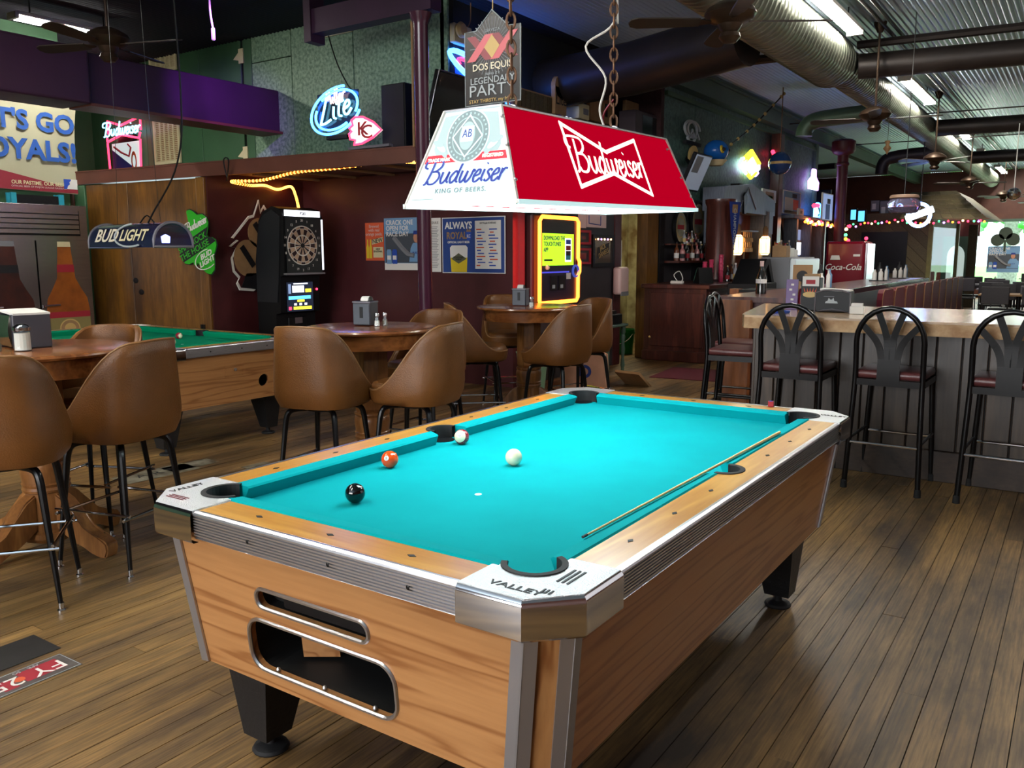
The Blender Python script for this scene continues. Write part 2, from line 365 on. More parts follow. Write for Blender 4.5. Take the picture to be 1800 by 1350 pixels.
K['g_orange'] = glow('orange_neon', (1, 0.20, 0.02, 1), 5.0)
K['g_blue'] = glow('blue_neon', (0.03, 0.20, 1, 1), 12.0)
K['g_cyan'] = glow('cyan_neon', (0.25, 0.75, 1, 1), 2.8)
K['g_pinkw'] = glow('white_pink_neon', (1, 0.62, 0.55, 1), 1.8)
K['g_yellow'] = glow('yellow_neon', (0.9, 0.75, 0.05, 1), 1.5)
K['g_purple'] = glow('purple_neon', (0.55, 0.25, 1, 1), 4.0)
K['g_green'] = glow('green_bulb', (0.1, 0.9, 0.3, 1), 2.0)
K['g_aqua'] = glow('white_aqua_neon', (0.75, 1.0, 0.95, 1), 8)
K['g_lime'] = glow('lime_screen', (0.45, 0.85, 0.02, 1), 0.95)
K['g_scr'] = glow('lit_screen', (0.12, 0.55, 1.0, 1), 1.3)
K['g_scr_w'] = glow('white_lit_panel', (0.85, 0.9, 1.0, 1), 1.3)
K['g_scr_dim'] = glow('dim_glow', (0.30, 0.42, 0.70, 1), 0.5)

# ------------------------------------------------------------------ sign helpers: a local frame u right, v up, normal out of the wall
def frame(o, u, v):
    u = Vector(u).normalized(); v = Vector(v); v = (v-u*v.dot(u)).normalized(); n = u.cross(v)
    return Matrix(((u.x, v.x, n.x, o[0]), (u.y, v.y, n.y, o[1]), (u.z, v.z, n.z, o[2]), (0, 0, 0, 1)))
def wall_y(tl, br):      # on a wall facing -Y: top-left and bottom-right corners
    return frame((tl[0], tl[1], br[2]), (1, 0, 0), (0, 0, 1)), br[0]-tl[0], tl[2]-br[2]
def wall_x(tl, br):      # on a wall facing +X
    return frame((tl[0], tl[1], br[2]), (0, 1, 0), (0, 0, 1)), br[1]-tl[1], tl[2]-br[2]
def text(body, u, v, size, m, parent=None, M=None, d=0.003, align='CENTER', sx=1.0, shear=0.0, bold=0.0, name='lettering', th=0.0008, sp=1.0, ln=0.9, rot=0.0, fit=None):
    c = bpy.data.curves.new(name, 'FONT'); c.body = body; c.size = size; c.align_x = align; c.align_y = 'CENTER'
    c.extrude = th; c.shear = shear; c.offset = bold*size; c.space_character = sp; c.space_line = ln; c.resolution_u = 3
    o = bpy.data.objects.new(name+'_tmp', c); COL.objects.link(o)
    dg = bpy.context.evaluated_depsgraph_get()
    me = bpy.data.meshes.new_from_object(o.evaluated_get(dg))
    bpy.data.objects.remove(o); bpy.data.curves.remove(c)
    if fit and len(me.vertices):
        xs = [q.co.x for q in me.vertices]; wd = max(xs)-min(xs); sx = fit/max(wd, 1e-6)
    T = Matrix.Translation((u, v, d)) @ Matrix.Rotation(rot, 4, 'Z') @ Matrix.Diagonal((sx, 1, 1, 1))
    me.transform((M @ T) if M is not None else T)
    me.materials.clear(); me.materials.append(m); me.name = name
    q = bpy.data.objects.new(name, me); COL.objects.link(q)
    if parent is not None: q.parent = parent
    q['kind'] = 'stuff'
    return q
def rect(name, u0, v0, u1, v1, m, parent, M, d=0.002, t=0.001):
    return MB().bx(u0, u1, v0, v1, d, d+t, M).build(name, m, parent)
def cat_rom(pts, k=5, closed=False):
    P = [Vector(p) for p in pts]; n = len(P); out = []
    rngs = range(n) if closed else range(n-1)
    for i in rngs:
        p0 = P[(i-1) % n] if (closed or i > 0) else P[i]; p1 = P[i]; p2 = P[(i+1) % n]; p3 = P[(i+2) % n] if (closed or i+2 < n) else p2
        for j in range(k):
            t = j/k
            out.append(0.5*((2*p1)+(p2-p0)*t+(2*p0-5*p1+4*p2-p3)*t*t+(3*p1-p0-3*p2+p3)*t**3))
    if not closed: out.append(P[-1])
    return out
SCRIPT = {  # pen strokes of a cursive hand, x-height 1
 'B': ([[(.3, 1.9), (.28, 1.0), (.15, .1), (-.05, -.05)], [(-.15, 1.35), (-.5, 1.5), (-.45, 1.95), (.2, 2.05), (.95, 1.95), (1.1, 1.5), (.75, 1.12), (.35, 1.05)], [(.35, 1.05), (.95, 1.0), (1.22, .55), (.95, .05), (.45, 0), (.25, .25)]], 1.45),
 'u': ([[(0, 1), (.03, .3), (.25, 0), (.5, .3), (.6, 1)], [(.6, 1), (.62, .25), (.85, .05)]], .9),
 'd': ([[(.55, .8), (.3, 1), (0, .5), (.2, 0), (.5, .3), (.6, 1)], [(.66, 2.0), (.6, 1), (.62, .2), (.85, .05)]], .92),
 'w': ([[(0, 1), (.03, .3), (.22, 0), (.42, .3), (.5, .95)], [(.5, .95), (.52, .25), (.72, 0), (.95, .4), (1.0, 1.0), (1.2, .85)]], 1.22),
 'e': ([[(.05, .45), (.45, .62), (.42, .95), (.2, .95), (.03, .5), (.15, .05), (.4, 0), (.65, .3)]], .68),
 'i': ([[(.1, 1), (.1, .25), (.3, .02)], [(.14, 1.42), (.18, 1.52)]], .38),
 's': ([[(.45, .82), (.25, 1), (.08, .78), (.3, .5), (.45, .25), (.25, 0), (0, .15)]], .58),
 'r': ([[(.05, 1), (.08, 0)], [(.08, .55), (.25, .95), (.5, .92)]], .52),
 'M': ([[(-.1, 0), (.15, 1.0), (.25, 1.8), (.45, .7), (.7, 1.8), (.85, .8), (1.0, .05)]], 1.15),
 'l': ([[(.14, 1.9), (.1, .3), (.3, .02)]], .38),
 't': ([[(.2, 1.6), (.13, .3), (.38, .02)], [(-.08, 1.1), (.5, 1.15)]], .5),
 'L': ([[(.55, 1.9), (.35, 1.0), (.1, .05)], [(.1, .05), (.5, .0), (.95, .1)]], 1.05),
}
def script_paths(word, size, slant=0.25, sx=1.0, k=5):
    x = 0; out = []
    for ch in word:
        st, adv = SCRIPT[ch]
        for s in st: out.append([((x+p[0])*sx*size+slant*p[1]*size, p[1]*size) for p in [tuple(q) for q in cat_rom([Vector((a[0], a[1], 0)) for a in s], k)]])
        x += adv
    return out, x*sx*size
def script(word, u, v, size, wdt, m, parent, M, d=0.003, slant=0.25, sx=1.0, name='lettering'):
    ps, W = script_paths(word, size, slant, sx); b = MB()
    for p in ps: b.ribbon([(u-W/2+q[0], v+q[1]) for q in p], wdt, d, M)
    o = b.build(name, m, parent, norm=False); o['kind'] = 'stuff'; return o
def neon_paths(paths, r, m, parent, M, name='neon_tube', d=0.03, n=6):
    b = MB()
    for p in paths: b.tube([(q[0], q[1], d) for q in p], r, n, M=M)
    o = b.build(name, m, parent, smooth=True); return o
def ell(cu, cv, ru, rv, a0=0, a1=360, n=28, rot=0.0):
    out = []
    for i in range(n+1):
        a = math.radians(a0+(a1-a0)*i/n); x, y = ru*math.cos(a), rv*math.sin(a)
        out.append((cu+x*math.cos(rot)-y*math.sin(rot), cv+x*math.sin(rot)+y*math.cos(rot)))
    return out

# ------------------------------------------------------------------ room shell
LW, RW, NY, FY_, CZ = -11.4, 5.0, -10.0, 30.0, 4.2
fl = struct(MB().bx(LW, RW, NY, FY_, -0.12, -0.012).build('floor', K['gapdark']))
def plank_mesh():
    me_o = MB().box((0, 0, 0), (1, 1, 1)); bm = me_o.bm
    top = [e for e in bm.edges if all(v.co.z > 0 for v in e.verts)]
    me = bpy.data.meshes.new('floor_plank'); bm.to_mesh(me); bm.free(); me.materials.append(K['floor']); return me
PM = plank_mesh(); PW = 0.0845
far = MB(); near_n = 0
x = LW
while x < RW-0.02:
    y = NY + rng.uniform(-3.5, 0)
    while y < FY_:
        L = rng.uniform(3.0, 5.5); y0, y1 = max(NY, y), min(FY_, y+L); y += L
        if y1 <= y0+0.05: continue
        cx, cy = x+PW/2, (y0+y1)/2
        zt = rng.uniform(-0.0012, 0.0012)
        vis = (-4.4 < cx < 2.2 and y1 > -1.6 and y0 < 6.5)
        if vis and near_n < 296:
            o = bpy.data.objects.new('floor_plank', PM); COL.objects.link(o); o.parent = fl
            o.location = (cx, cy, zt-0.006); o.scale = (PW-0.003, y1-y0-0.002, 0.012); near_n += 1
        else:
            far.bx(x+0.0015, x+PW-0.0015, y0+0.001, y1-0.001, -0.012, zt)
    x += PW
tag(far.build('floor_plank_field', K['floor'], fl), kind='stuff')

def corrugated(name, x0, x1, y0, y1, m):
    p = 0.0675; b = MB(); n = int((x1-x0)/p*6)
    a = [(x0+(x1-x0)*i/n, y0, CZ+0.012*math.sin(2*PI*(x0+(x1-x0)*i/n)/p)) for i in range(n+1)]
    c = [(q[0], y1, q[2]) for q in a]
    b.grid([a, c]); return struct(b.build(name, m, smooth=True))
corrugated('ceiling', -4.2, RW, NY, FY_, K['ceil'])
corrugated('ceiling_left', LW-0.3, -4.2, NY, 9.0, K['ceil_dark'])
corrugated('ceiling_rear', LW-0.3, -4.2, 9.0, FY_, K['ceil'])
struct(MB().bx(LW, RW, NY, FY_, CZ+0.03, CZ+0.1).build('ceiling_deck', K['charcoal']))
# side and rear walls
struct(MB().bx(-9.42, -9.3, NY, 3.42, 0, CZ).build('wall_left', K['greenwall']))
struct(MB().bx(LW, -9.42, 3.30, 3.42, 0, CZ).build('wall_left_return', K['greenwall']))
struct(MB().bx(LW-0.12, LW, 3.3, 5.2, 0, CZ).build('wall_left_recess', K['greenwall']))
struct(MB().bx(LW-0.12, LW, 9.2, FY_, 0, CZ).build('wall_left_far', K['charcoal']))
struct(MB().bx(RW, RW+0.12, NY, FY_, 0, CZ).build('wall_right', K['fascia']))
struct(MB().bx(LW, RW, NY-0.12, NY, 0, CZ).build('wall_rear', K['fascia']))
# far wall with the street window
fw = MB()
WX0, WX1, WZ0, WZ1 = -1.9, 3.2, 0.46, 2.56
fw.bx(LW, WX0, FY_, FY_+.15, 0, CZ).bx(WX1, RW, FY_, FY_+.15, 0, CZ).bx(WX0, WX1, FY_, FY_+.15, 0, WZ0).bx(WX0, WX1, FY_, FY_+.15, WZ1, CZ)
struct(fw.build('wall_far', K['fascia']))
wn = MB().bx(WX0-.06, WX0+.05, FY_-.05, FY_+.1, WZ0, WZ1).bx(WX1-.05, WX1+.05, FY_-.05, FY_+.1, WZ0, WZ1).bx(WX0, WX1, FY_-.08, FY_+.1, WZ0-.06, WZ0).bx(WX0, WX1, FY_-.05, FY_+.1, WZ1-.05, WZ1+.04)
wn = struct(wn.build('window_1', K['beamgreen']))
MB().bx(WX0, WX1, FY_+.02, FY_+.03, WZ0, WZ1).build('pane', K['pane'], wn)
# upper green wall behind the loft: separate sheets
ub = struct(MB().bx(LW, -4.45, 5.03, 5.1, 2.4, CZ).build('wall_back_upper', K['gapdark']))
for x0, x1, z0, z1, m in [(LW, -10.0, 2.5, 4.2, 'greenwall'), (-9.99, -8.72, 2.5, 4.2, 'greenwall'), (-8.71, -7.85, 2.5, 4.2, 'greenwall'), (-7.80, -7.64, 2.5, 4.2, 'greenwall'), (-7.63, -6.9, 2.5, 3.88, 'osb'), (-7.63, -6.9, 3.89, 4.2, 'osb'), (-6.89, -5.85, 2.5, 4.2, 'osb'), (-5.84, -4.45, 2.5, 4.2, 'osb')]:
    MB().bx(x0, x1, 5.0, 5.03, z0, z1, None, 0.004).build('wall_panel', K[m], ub)
for z in (2.78, 4.0):   # strap hinges of the painted-over loft door
    MB().bx(-7.87, -7.78, 4.985, 5.0, z-.09, z+.09).prism([(-7.98, z-.03), (-7.87, z-.05), (-7.87, z+.05)], 0, .012, Matrix(((1, 0, 0, 0), (0, 0, -1, 5.0), (0, 1, 0, 0), (0, 0, 0, 1)))).build('hinge', K['cream'], ub)
# restroom block: poster wall, alcove wall, corridor wall with doorway
struct(MB().bx(-7.0, -3.75, 5.2, 5.3, 0, 2.4).build('wall_back', K['maroon_wall']))
struct(MB().bx(-7.1, -7.0, 3.76, 5.2, 0, 2.4).build('wall_alcove', K['maroon_wood']))
cw = MB().bx(-3.85, -3.75, 5.301, 7.62, 0, 2.4).bx(-3.85, -3.75, 8.62, 9.0, 0, 2.4).bx(-3.85, -3.75, 7.62, 8.62, 2.12, 2.4)
struct(cw.build('wall_corridor', K['charcoal']))
struct(MB().bx(-3.87, -3.73, 7.56, 7.74, 0, 2.15).build('trim_1', K['maroon_wood']))
struct(MB().bx(-3.87, -3.71, 8.50, 8.86, 0, 2.15).build('trim_2', K['doorwood']))
struct(MB().bx(-3.87, -3.70, 8.90, 9.06, 0, 2.4).build('trim_3', K['black']))
struct(MB().bx(-3.87, -3.73, 7.74, 8.50, 2.06, 2.15).build('trim_4', K['cream']))
# small room behind the doorway
struct(MB().bx(-5.0, -4.9, 6.8, 10.4, 0, 2.4).build('wall_closet_back', K['grime']))
struct(MB().bx(-4.9, -3.85, 10.3, 10.4, 0, 2.4).build('wall_closet_end', K['grime']))
dr = thing('door_1', None, None, (-3.84, 7.76, 0)); dr['kind'] = 'structure'
a = math.atan2(.93, -.36)
MD = Matrix.Rotation(a, 4, 'Z')
MB().bx(0, .70, -.02, .02, .02, 2.05, MD, .004).build('leaf', K['cream'], dr)
MB().bx(.50, .58, -.035, -.02, 1.28, 1.68, MD, .01).build('grab_plate', K['blackmetal'], dr)
MB().bx(.515, .565, -.045, -.03, 1.30, 1.66, MD, .008).build('vision_strip', K['whitec'], dr)
MB().bx(.46, .60, -.06, -.02, 1.10, 1.22, MD, .006).build('lock_box', K['satin'], dr)
MB().bx(.30, .50, -.032, -.02, .74, .92, MD).build('kick_plate', K['satin'], dr)
area('closet_bulb', (-4.35, 9.3, 2.3), (0, 0, 0), .3, .3, 16, (1, .93, .62))
# loft over the restrooms
def FYL(x): return 4.05+(x+4.0)*0.1
lf = MB(); lf.prism([(-9.4, FYL(-9.4)+.03), (-3.95, 4.06), (-3.75, 4.3), (-3.75, 9.0), (-9.4, 9.0)], 2.40, 2.47)
struct(lf.build('ceiling_alcove', K['fascia']))
fa = MB(); fa.prism([(-9.36, FYL(-9.36)-.03), (-3.93, FYL(-3.93)-.03), (-3.93, FYL(-3.93)+.03), (-9.36, FYL(-9.36)+.03)], 2.355, 2.50)
fas = struct(fa.build('trim_5', K['fascia']))
MB().prism([(-9.36, FYL(-9.36)-.035), (-3.93, FYL(-3.93)-.035), (-3.93, FYL(-3.93)+.12), (-9.36, FYL(-9.36)+.12)], 2.50, 2.515).build('ledge', K['fascia'], fas)
for k in range(5):     # battens under the loft
    x = -6.6+k*.62
    MB().box((x, 4.6, 2.385), (.05, 1.0, .025)).build('batten', K['tan'], fas)
struct(MB().bx(-4.55, -4.5, 5.0, 9.0, 2.47, CZ).build('wall_loft', K['darkloft']))
struct(MB().bx(-4.5, -3.75, 8.95, 9.05, 2.4, CZ).build('wall_loft_end', mat('dark_brick_red', lin(52, 26, 26), .8, var=.3, vs=18)))
struct(MB().bx(-3.80, -3.70, 4.3, 9.0, 2.36, 2.50).build('trim_6', K['darkloft']))
# plywood double door and green post at the left end of the loft front
dl = thing('door_2', None, None, (-7.0, FYL(-7.0), 0), math.atan(0.1)); dl['kind'] = 'structure'
for x0, x1 in ((-1.34, -.16), (-2.12, -1.35)):
    MB().bx(x0, x1, -.01, .03, .03, 2.34, None, .004).build('door_leaf', K['doorwood'], dl)
MB().bx(-.15, -.02, -.02, .03, 0, 2.35, None, .004).build('jamb', K['doorwood'], dl)
for z in (1.82, .6):
    MB().bx(-.19, -.12, -.03, -.01, z-.06, z+.06).cyl((-.155, -.03, z-.06), (-.155, -.03, z+.06), .008).build('hinge', K['blackmetal'], dl)
for i, z in enumerate((1.16, 1.02)):
    MB().sphere((-1.30+i*.09, -.012, z), .05, 10, None, (1, .12, .7)).build('knot_hole', K['black'], dl)
MB().bx(-2.36, -2.13, -.03, .05, 0, 2.34, None, .006).build('post', K['greenwall'], dl)
MB().bx(-2.40, -2.33, -.05, .03, 0, 2.95, None, .006).build('corner_post', K['fascia'], dl)
# plum boxed beam under the left ceiling
pb = struct(MB().bx(-7.5, -7.15, 2.5, 5.0, 3.0, 3.5, None, .01).build('trim_7', K['purple']))
struct(MB().bx(-7.6, -7.06, -3.0, 2.5, 2.98, 3.53, None, .03, 3).build('trim_8', K['purple']))
struct(MB().bx(-7.5, -7.1, 2.5, 5.0, 2.97, 3.0).build('trim_9', K['fascia']))
# header above the pole at the loft corner
struct(MB().bx(-5.5, -3.86, 4.0, 4.16, 3.74, 3.98).bx(-5.55, -5.45, 3.98, 4.18, 3.66, CZ).build('trim_10', K['purple']))
# bar side wall and its beam
bw = struct(MB().bx(-3.87, -3.80, 9.05, 17.0, 0, CZ).build('wall_bar', K['gapdark']))
for i in range(7):
    y0 = 9.05+i*1.14; y1 = min(17.0, y0+1.13)
    MB().bx(-3.80, -3.75, y0, y1, 2.3, 4.1, None, .004).build('wall_panel', K['barwall'], bw)
    MB().bx(-3.80, -3.75, y0, y1, 0, 2.29, None, .004).build('wall_panel', K['charcoal'], bw)
struct(MB().bx(-3.76, -3.58, 9.0, 29.9, 3.84, 4.08).bx(-3.80, -3.54, 9.0, 29.9, 4.08, 4.12).build('trim_11', K['beamgreen']))
struct(MB().bx(-3.75, -3.70, 9.05, 17.0, 3.70, 3.76).build('trim_12', K['greenwall']))
struct(MB().bx(-3.87, -3.70, 16.95, 17.15, 0, 3.84).build('trim_13', K['beamgreen']))
struct(MB().bx(LW, -3.87, 10.45, 10.55, 0, CZ).build('wall_bar_end', K['charcoal']))
# outdoors beyond the far window
struct(MB().bx(-60, 60, 30.3, 120, -0.3, -0.05).build('ground', K['grass']))
def tree(x, y, h, r):
    t = thing('street_tree', None, 'tree', (x, y, -0.05))
    b = MB().tube([(0, 0, 0), (.1, 0, h*.3), (-.05, .1, h*.55), (.1, 0, h*.8)], [.45, .36, .28, .12], 10)
    for k in range(5):
        an = k*1.3; b.tube([(0, 0, h*(.3+.07*k)), (math.cos(an)*1.1, math.sin(an)*.8, h*(.48+.07*k)), (math.cos(an)*2.2, math.sin(an)*1.5, h*(.56+.07*k))], [.16, .1, .05], 6)
    b.build('trunk', K['trunk'], t, smooth=True)
    c = MB()
    for k in range(240):
        p = Vector((rng.gauss(0, r*.55), rng.gauss(0, r*.45), h*.78+rng.gauss(0, r*.42))); s = rng.uniform(.18, .45)
        T = Matrix.Translation(p) @ Matrix.Rotation(rng.uniform(0, 6), 4, (rng.random(), rng.random(), rng.random()+.1)) @ Matrix.Diagonal((s, s, s*.3, 1))
        c.sphere((0, 0, 0), 1, 6, T)
    tag(c.build('foliage', K['leaf'], t), kind='stuff'); return t
t1 = tree(-2.0, 47, 7.5, 3.2); t1['label'] = 'big grey-trunked tree on the lawn outside the far window'
t2 = tree(-9.5, 66, 8.0, 4.0); t2['label'] = 'smaller leafy tree farther back at the left of the far window'
t3 = tree(7.5, 60, 8.0, 4.2); t3['label'] = 'leafy tree farther back at the right of the far window'

# ------------------------------------------------------------------ pool tables
HX, HY, ZR = 0.673, 1.181, 0.80            # outer rail half sizes, rail top
NX, NYY, ZB = 0.508, 1.013, 0.757           # cushion nose half sizes, bed height
def pool_table(label, loc, rz, cloth, hole=False):
    t = thing('pool_table', label, 'pool table', loc, rz)
    BX0, BY0, BX1, BY1, ZT, ZBOT = 0.645, 1.150, 0.595, 1.112, 0.725, 0.34
    CH = 0.075
    # tapered cabinet sides (side panels plain)
    def panel(pts, m, name='side_panel'):
        q = [Vector(p) for p in pts]; n = (q[1]-q[0]).cross(q[2]-q[0]).normalized()*0.02
        c = sum(q, Vector())/4
        if n.dot(c-Vector((0, 0, c.z))) > 0: n = -n
        b = MB(); vs = [b.bm.verts.new(p) for p in q]+[b.bm.verts.new(p+n) for p in q]
        f = b.bm.faces.new
        f(vs[:4]); f(vs[7:3:-1])
        for i in range(4): f((vs[i], vs[4+i], vs[4+(i+1) % 4], vs[(i+1) % 4]))
        return b.build(name, m, t)
    for s in (-1, 1):
        panel([(s*BX0, -BY0+CH, ZT), (s*BX0, BY0-CH, ZT), (s*BX1, BY1-CH, ZBOT), (s*BX1, -BY1+CH, ZBOT)], K['lam_y'])
    panel([(-BX0+CH, BY0, ZT), (BX0-CH, BY0, ZT), (BX1-CH, BY1, ZBOT), (-BX1+CH, BY1, ZBOT)], K['lam_x'], 'end_panel')
    # chamfered corners with two aluminium edge trims each
    for sx in (-1, 1):
        for sy in (-1, 1):
            a0, a1 = Vector((sx*(BX0-CH), sy*BY0, ZT)), Vector((sx*BX0, sy*(BY0-CH), ZT))
            b0, b1 = Vector((sx*(BX1-CH), sy*BY1, ZBOT)), Vector((sx*BX1, sy*(BY1-CH), ZBOT))
            panel([a0, a1, b1, b0], K['lam_z'], 'corner_panel')
            for p, q, e, ce in ((a0, b0, Vector((-sx, 0, 0)), Vector((sx, -sy, 0))), (a1, b1, Vector((0, -sy, 0)), Vector((-sx, sy, 0)))):
                ce = ce.normalized(); o = ((e.cross(Vector((0, 0, 1))))).normalized()
                out = Vector((sx, sy, 0)).normalized()*0.006
                b = MB()
                b.tube([p+out+e*.012, q+out+e*.012], .02, flat=(.03, .006), up=(Vector((0, sy, 0)) if abs(e.x) > 0 else Vector((sx, 0, 0))))
                b.tube([p+out+ce*.014, q+out+ce*.014], .02, flat=(.032, .006), up=Vector((sx, sy, 0)))
                b.build('edge_trim', K['grey_alu'], t)
    # coin / tray end
    MF = frame((-BX0, -BY0, ZT), (1, 0, 0), (0, BY0-BY1, ZBOT-ZT))   # u right, v DOWN the panel -> flip
    Hh = math.hypot(BY0-BY1, ZT-ZBOT)
    MF = frame((0, -BY1, ZBOT), (1, 0, 0), (0, -(BY0-BY1), ZT-ZBOT))  # u right, v up, n towards the player
    from mathutils.geometry import tessellate_polygon
    def rr(u0, v0, u1, v1, r, n=6):
        out = []
        for cx, cy, a in ((u1-r, v1-r, 0), (u0+r, v1-r, 90), (u0+r, v0+r, 180), (u1-r, v0+r, 270)):
            for i in range(n+1): an = math.radians(a+90*i/n); out.append((cx+r*math.cos(an), cy+r*math.sin(an)))
        return out
    def holed(outer, holes, th, m, name):
        loops = [outer]+[list(reversed(h)) for h in holes]
        tri = tessellate_polygon([[Vector((x, y, 0)) for x, y in l] for l in loops])
        flat = [p for l in loops for p in l]
        b = MB(); f0 = [b.bm.verts.new(MF @ Vector((x, y, 0))) for x, y in flat]; f1 = [b.bm.verts.new(MF @ Vector((x, y, -th))) for x, y in flat]
        for i, j, k in tri:
            b.bm.faces.new((f0[i], f0[j], f0[k])); b.bm.faces.new((f1[k], f1[j], f1[i]))
        o = 0
        for l in loops:
            n = len(l)
            for i in range(n): b.bm.faces.new((f0[o+i], f0[o+(i+1) % n], f1[o+(i+1) % n], f1[o+i]))
            o += n
        return b.build(name, m, t)
    wt, wb = BX0-CH, BX1-CH
    if not hole:
        hs = [rr(-.255, .228, .135, .282, .026), rr(-.305, .045, .205, .190, .05)]
    else:
        hs = [[(.30+.05*math.cos(-a*PI/12), .14+.05*math.sin(-a*PI/12)) for a in range(24)][::-1]]
    holed([(-wb, 0), (wb, 0), (wt, Hh), (-wt, Hh)], hs, .02, K['lam_x'], 'end_panel')
    for i, h in enumerate(hs):
        cu = sum(p[0] for p in h)/len(h); cv = sum(p[1] for p in h)/len(h)
        ring = [tuple(MF @ Vector((u, v, .001))) for u, v in h]
        if not hole: MB().tube(ring, .0055, 6, closed=True).build('opening_trim', K['satin'], t, smooth=True)
        # recessed box behind the opening
        dp = -.05 if (i == 0 and not hole) else -.22
        h2 = [(cu+(u-cu)*1.02, cv+(v-cv)*1.05) for u, v in h]
        b = MB(); b.grid([[MF @ Vector((u, v, -.015)) for u, v in h2], [MF @ Vector((u, v, dp)) for u, v in h2]], closed=True)
        b.bm.faces.new([b.bm.verts.new(MF @ Vector((u, v, dp))) for u, v in h2])
        b.build('ball_tray' if (i or hole) else 'rack_slot', K['cabinet_in'], t, norm=False)
        if not hole and i == 1:
            MB().tube([tuple(MF @ Vector((-.10, .09, -.16))), tuple(MF @ Vector((-.06, .15, -.17)))], .02, n=8).box((0, 0, 0), (.34, .05, .06), MF @ Matrix.Translation((.03, .10, -.17))).build('ball_chute', K['black'], t)
            MB().box((0, 0, 0), (.10, .10, .02), MF @ Matrix.Translation((-.17, .10, -.12)) @ Matrix.Rotation(.5, 4, 'Y')).build('inner_board', K['lam_x'], t)
            for uu in (-.22, -.05, .12):
                MB().sphere(tuple(MF @ Vector((uu, .052, -.01))), .006, 8).build('screw', K['satin'], t)
        if not hole and i == 0:
            MB().box((0, 0, 0), (.30, .038, .02), MF @ Matrix.Translation((-.03, .250, -.030)), .004).build('slot_cover', K['black'], t)
    if hole:
        MB().cyl(tuple(MF @ Vector((.02, .26, .0))), tuple(MF @ Vector((.02, .26, .012))), .012, n=14).build('lock', K['satin'], t)
        rect('coin_plate', -.07, .20, .10, .31, K['lam_x'], t, MF, 0.0, .002)
    # slate underside and bed cloth
    MB().bx(-.565, .565, -1.08, 1.08, ZBOT+.002, ZBOT+.02).build('bottom_board', K['blackwood'], t)
    PR = .062   # pocket radius
    def circ(cx, cy, r, n=20): return [(cx+r*math.cos(2*PI*i/n), cy+r*math.sin(2*PI*i/n)) for i in range(n)]
    pk = [(sx*(NX+.012), sy*(NYY+.012)) for sx in (-1, 1) for sy in (-1, 1)]+[(-(NX+.058), 0), (NX+.058, 0)]
    MB().bx(-NX-.05, NX+.05, -NYY-.05, NYY+.05, ZB-.03, ZB).build('bed', cloth, t)
    MB().lathe([(0, ZB), (.011, ZB+.0005), (.011, ZB+.0009), (0, ZB+.0012)], 14, Matrix.Translation((0, -NYY/2-.02, 0))).build('foot_spot', K['paper'], t)
    # cushions: nose at ZR+0.002, six of them
    zc = ZR+.004
    def cushion(p, q, inward, e0, e1):
        p, q, i = Vector(p), Vector(q), Vector(inward); d = (q-p).normalized()
        prof = [(-.054, ZR-.001), (-.048, ZR+.004), (-.006, ZR-.001), (0, ZR-.006), (-.002, ZR-.010), (-.022, ZB-.01), (-.054, ZB-.01)]
        rows = []
        for end, s, mit in ((p, 1, e0), (q, -1, e1)):
            rows.append([end+i*o+d*s*((o+.054)*mit)+Vector((0, 0, z)) for o, z in prof])
        b = MB(); b.grid(rows, closed=True); b.bm.faces.new([b.bm.verts.new(v) for v in rows[0]]); b.bm.faces.new([b.bm.verts.new(v) for v in reversed(rows[1])])
        bmesh.ops.remove_doubles(b.bm, verts=b.bm.verts, dist=1e-5)
        b.build('cushion', cloth, t)
    g, gs = .058, .058
    for sx in (-1, 1):
        cushion((sx*NX, -NYY+g, 0), (sx*NX, -gs-.012, 0), (-sx, 0, 0), .15, .3)
        cushion((sx*NX, gs+.012, 0), (sx*NX, NYY-g, 0), (-sx, 0, 0), .3, .15)
    for sy in (-1, 1):
        cushion((-NX+g, sy*NYY, 0), (NX-g, sy*NYY, 0), (0, -sy, 0), .15, .15)
    # wooden rails (between cushion and edge), with diamonds, split at the side pockets
    CC = .24
    def rail(x0, x1, y0, y1, m):
        return MB().bx(x0, x1, y0, y1, ZR-.06, ZR, None, .004, 2).build('rail', m, t)
    dia = MB
    for sx in (-1, 1):
        xa, xb = sorted((sx*(NX+.052), sx*(HX-.012)))
        # side rails notched by a half-round side pocket
        pts = [(sx*(NX+.052), -(HY-CC)), (sx*(HX-.012), -(HY-CC)), (sx*(HX-.012), HY-CC), (sx*(NX+.052), HY-CC), (sx*(NX+.052), .068)]
        pts += [(sx*(NX+.052+.052*math.sin(PI*k/10)), .068*math.cos(PI*k/10)) for k in range(1, 10)] + [(sx*(NX+.052), -.068)]
        MB().prism(pts if sx > 0 else pts[::-1], ZR-.06, ZR).build('rail', K['rail_y'], t)
        for k in (1, 2, 3, 5, 6, 7):
            yy = -NYY+2*NYY*k/8; xx = sx*(NX+.102)
            MB().prism([(xx-.007, yy), (xx, yy-.013), (xx+.007, yy), (xx, yy+.013)], ZR, ZR+.0012).build('sight', K['ink'], t)
    for sy in (-1, 1):
        ya, yb = sorted((sy*(NYY+.052), sy*(HY-.012)))
        rail(-(HX-CC), HX-CC, ya, yb, K['rail_x'])
        for k in (1, 2, 3):
            xx = -NX+2*NX*k/4; yy = sy*(NYY+.104)
            MB().prism([(xx-.013, yy), (xx, yy-.007), (xx+.013, yy), (xx, yy+.007)], ZR, ZR+.0012).build('sight', K['ink'], t)
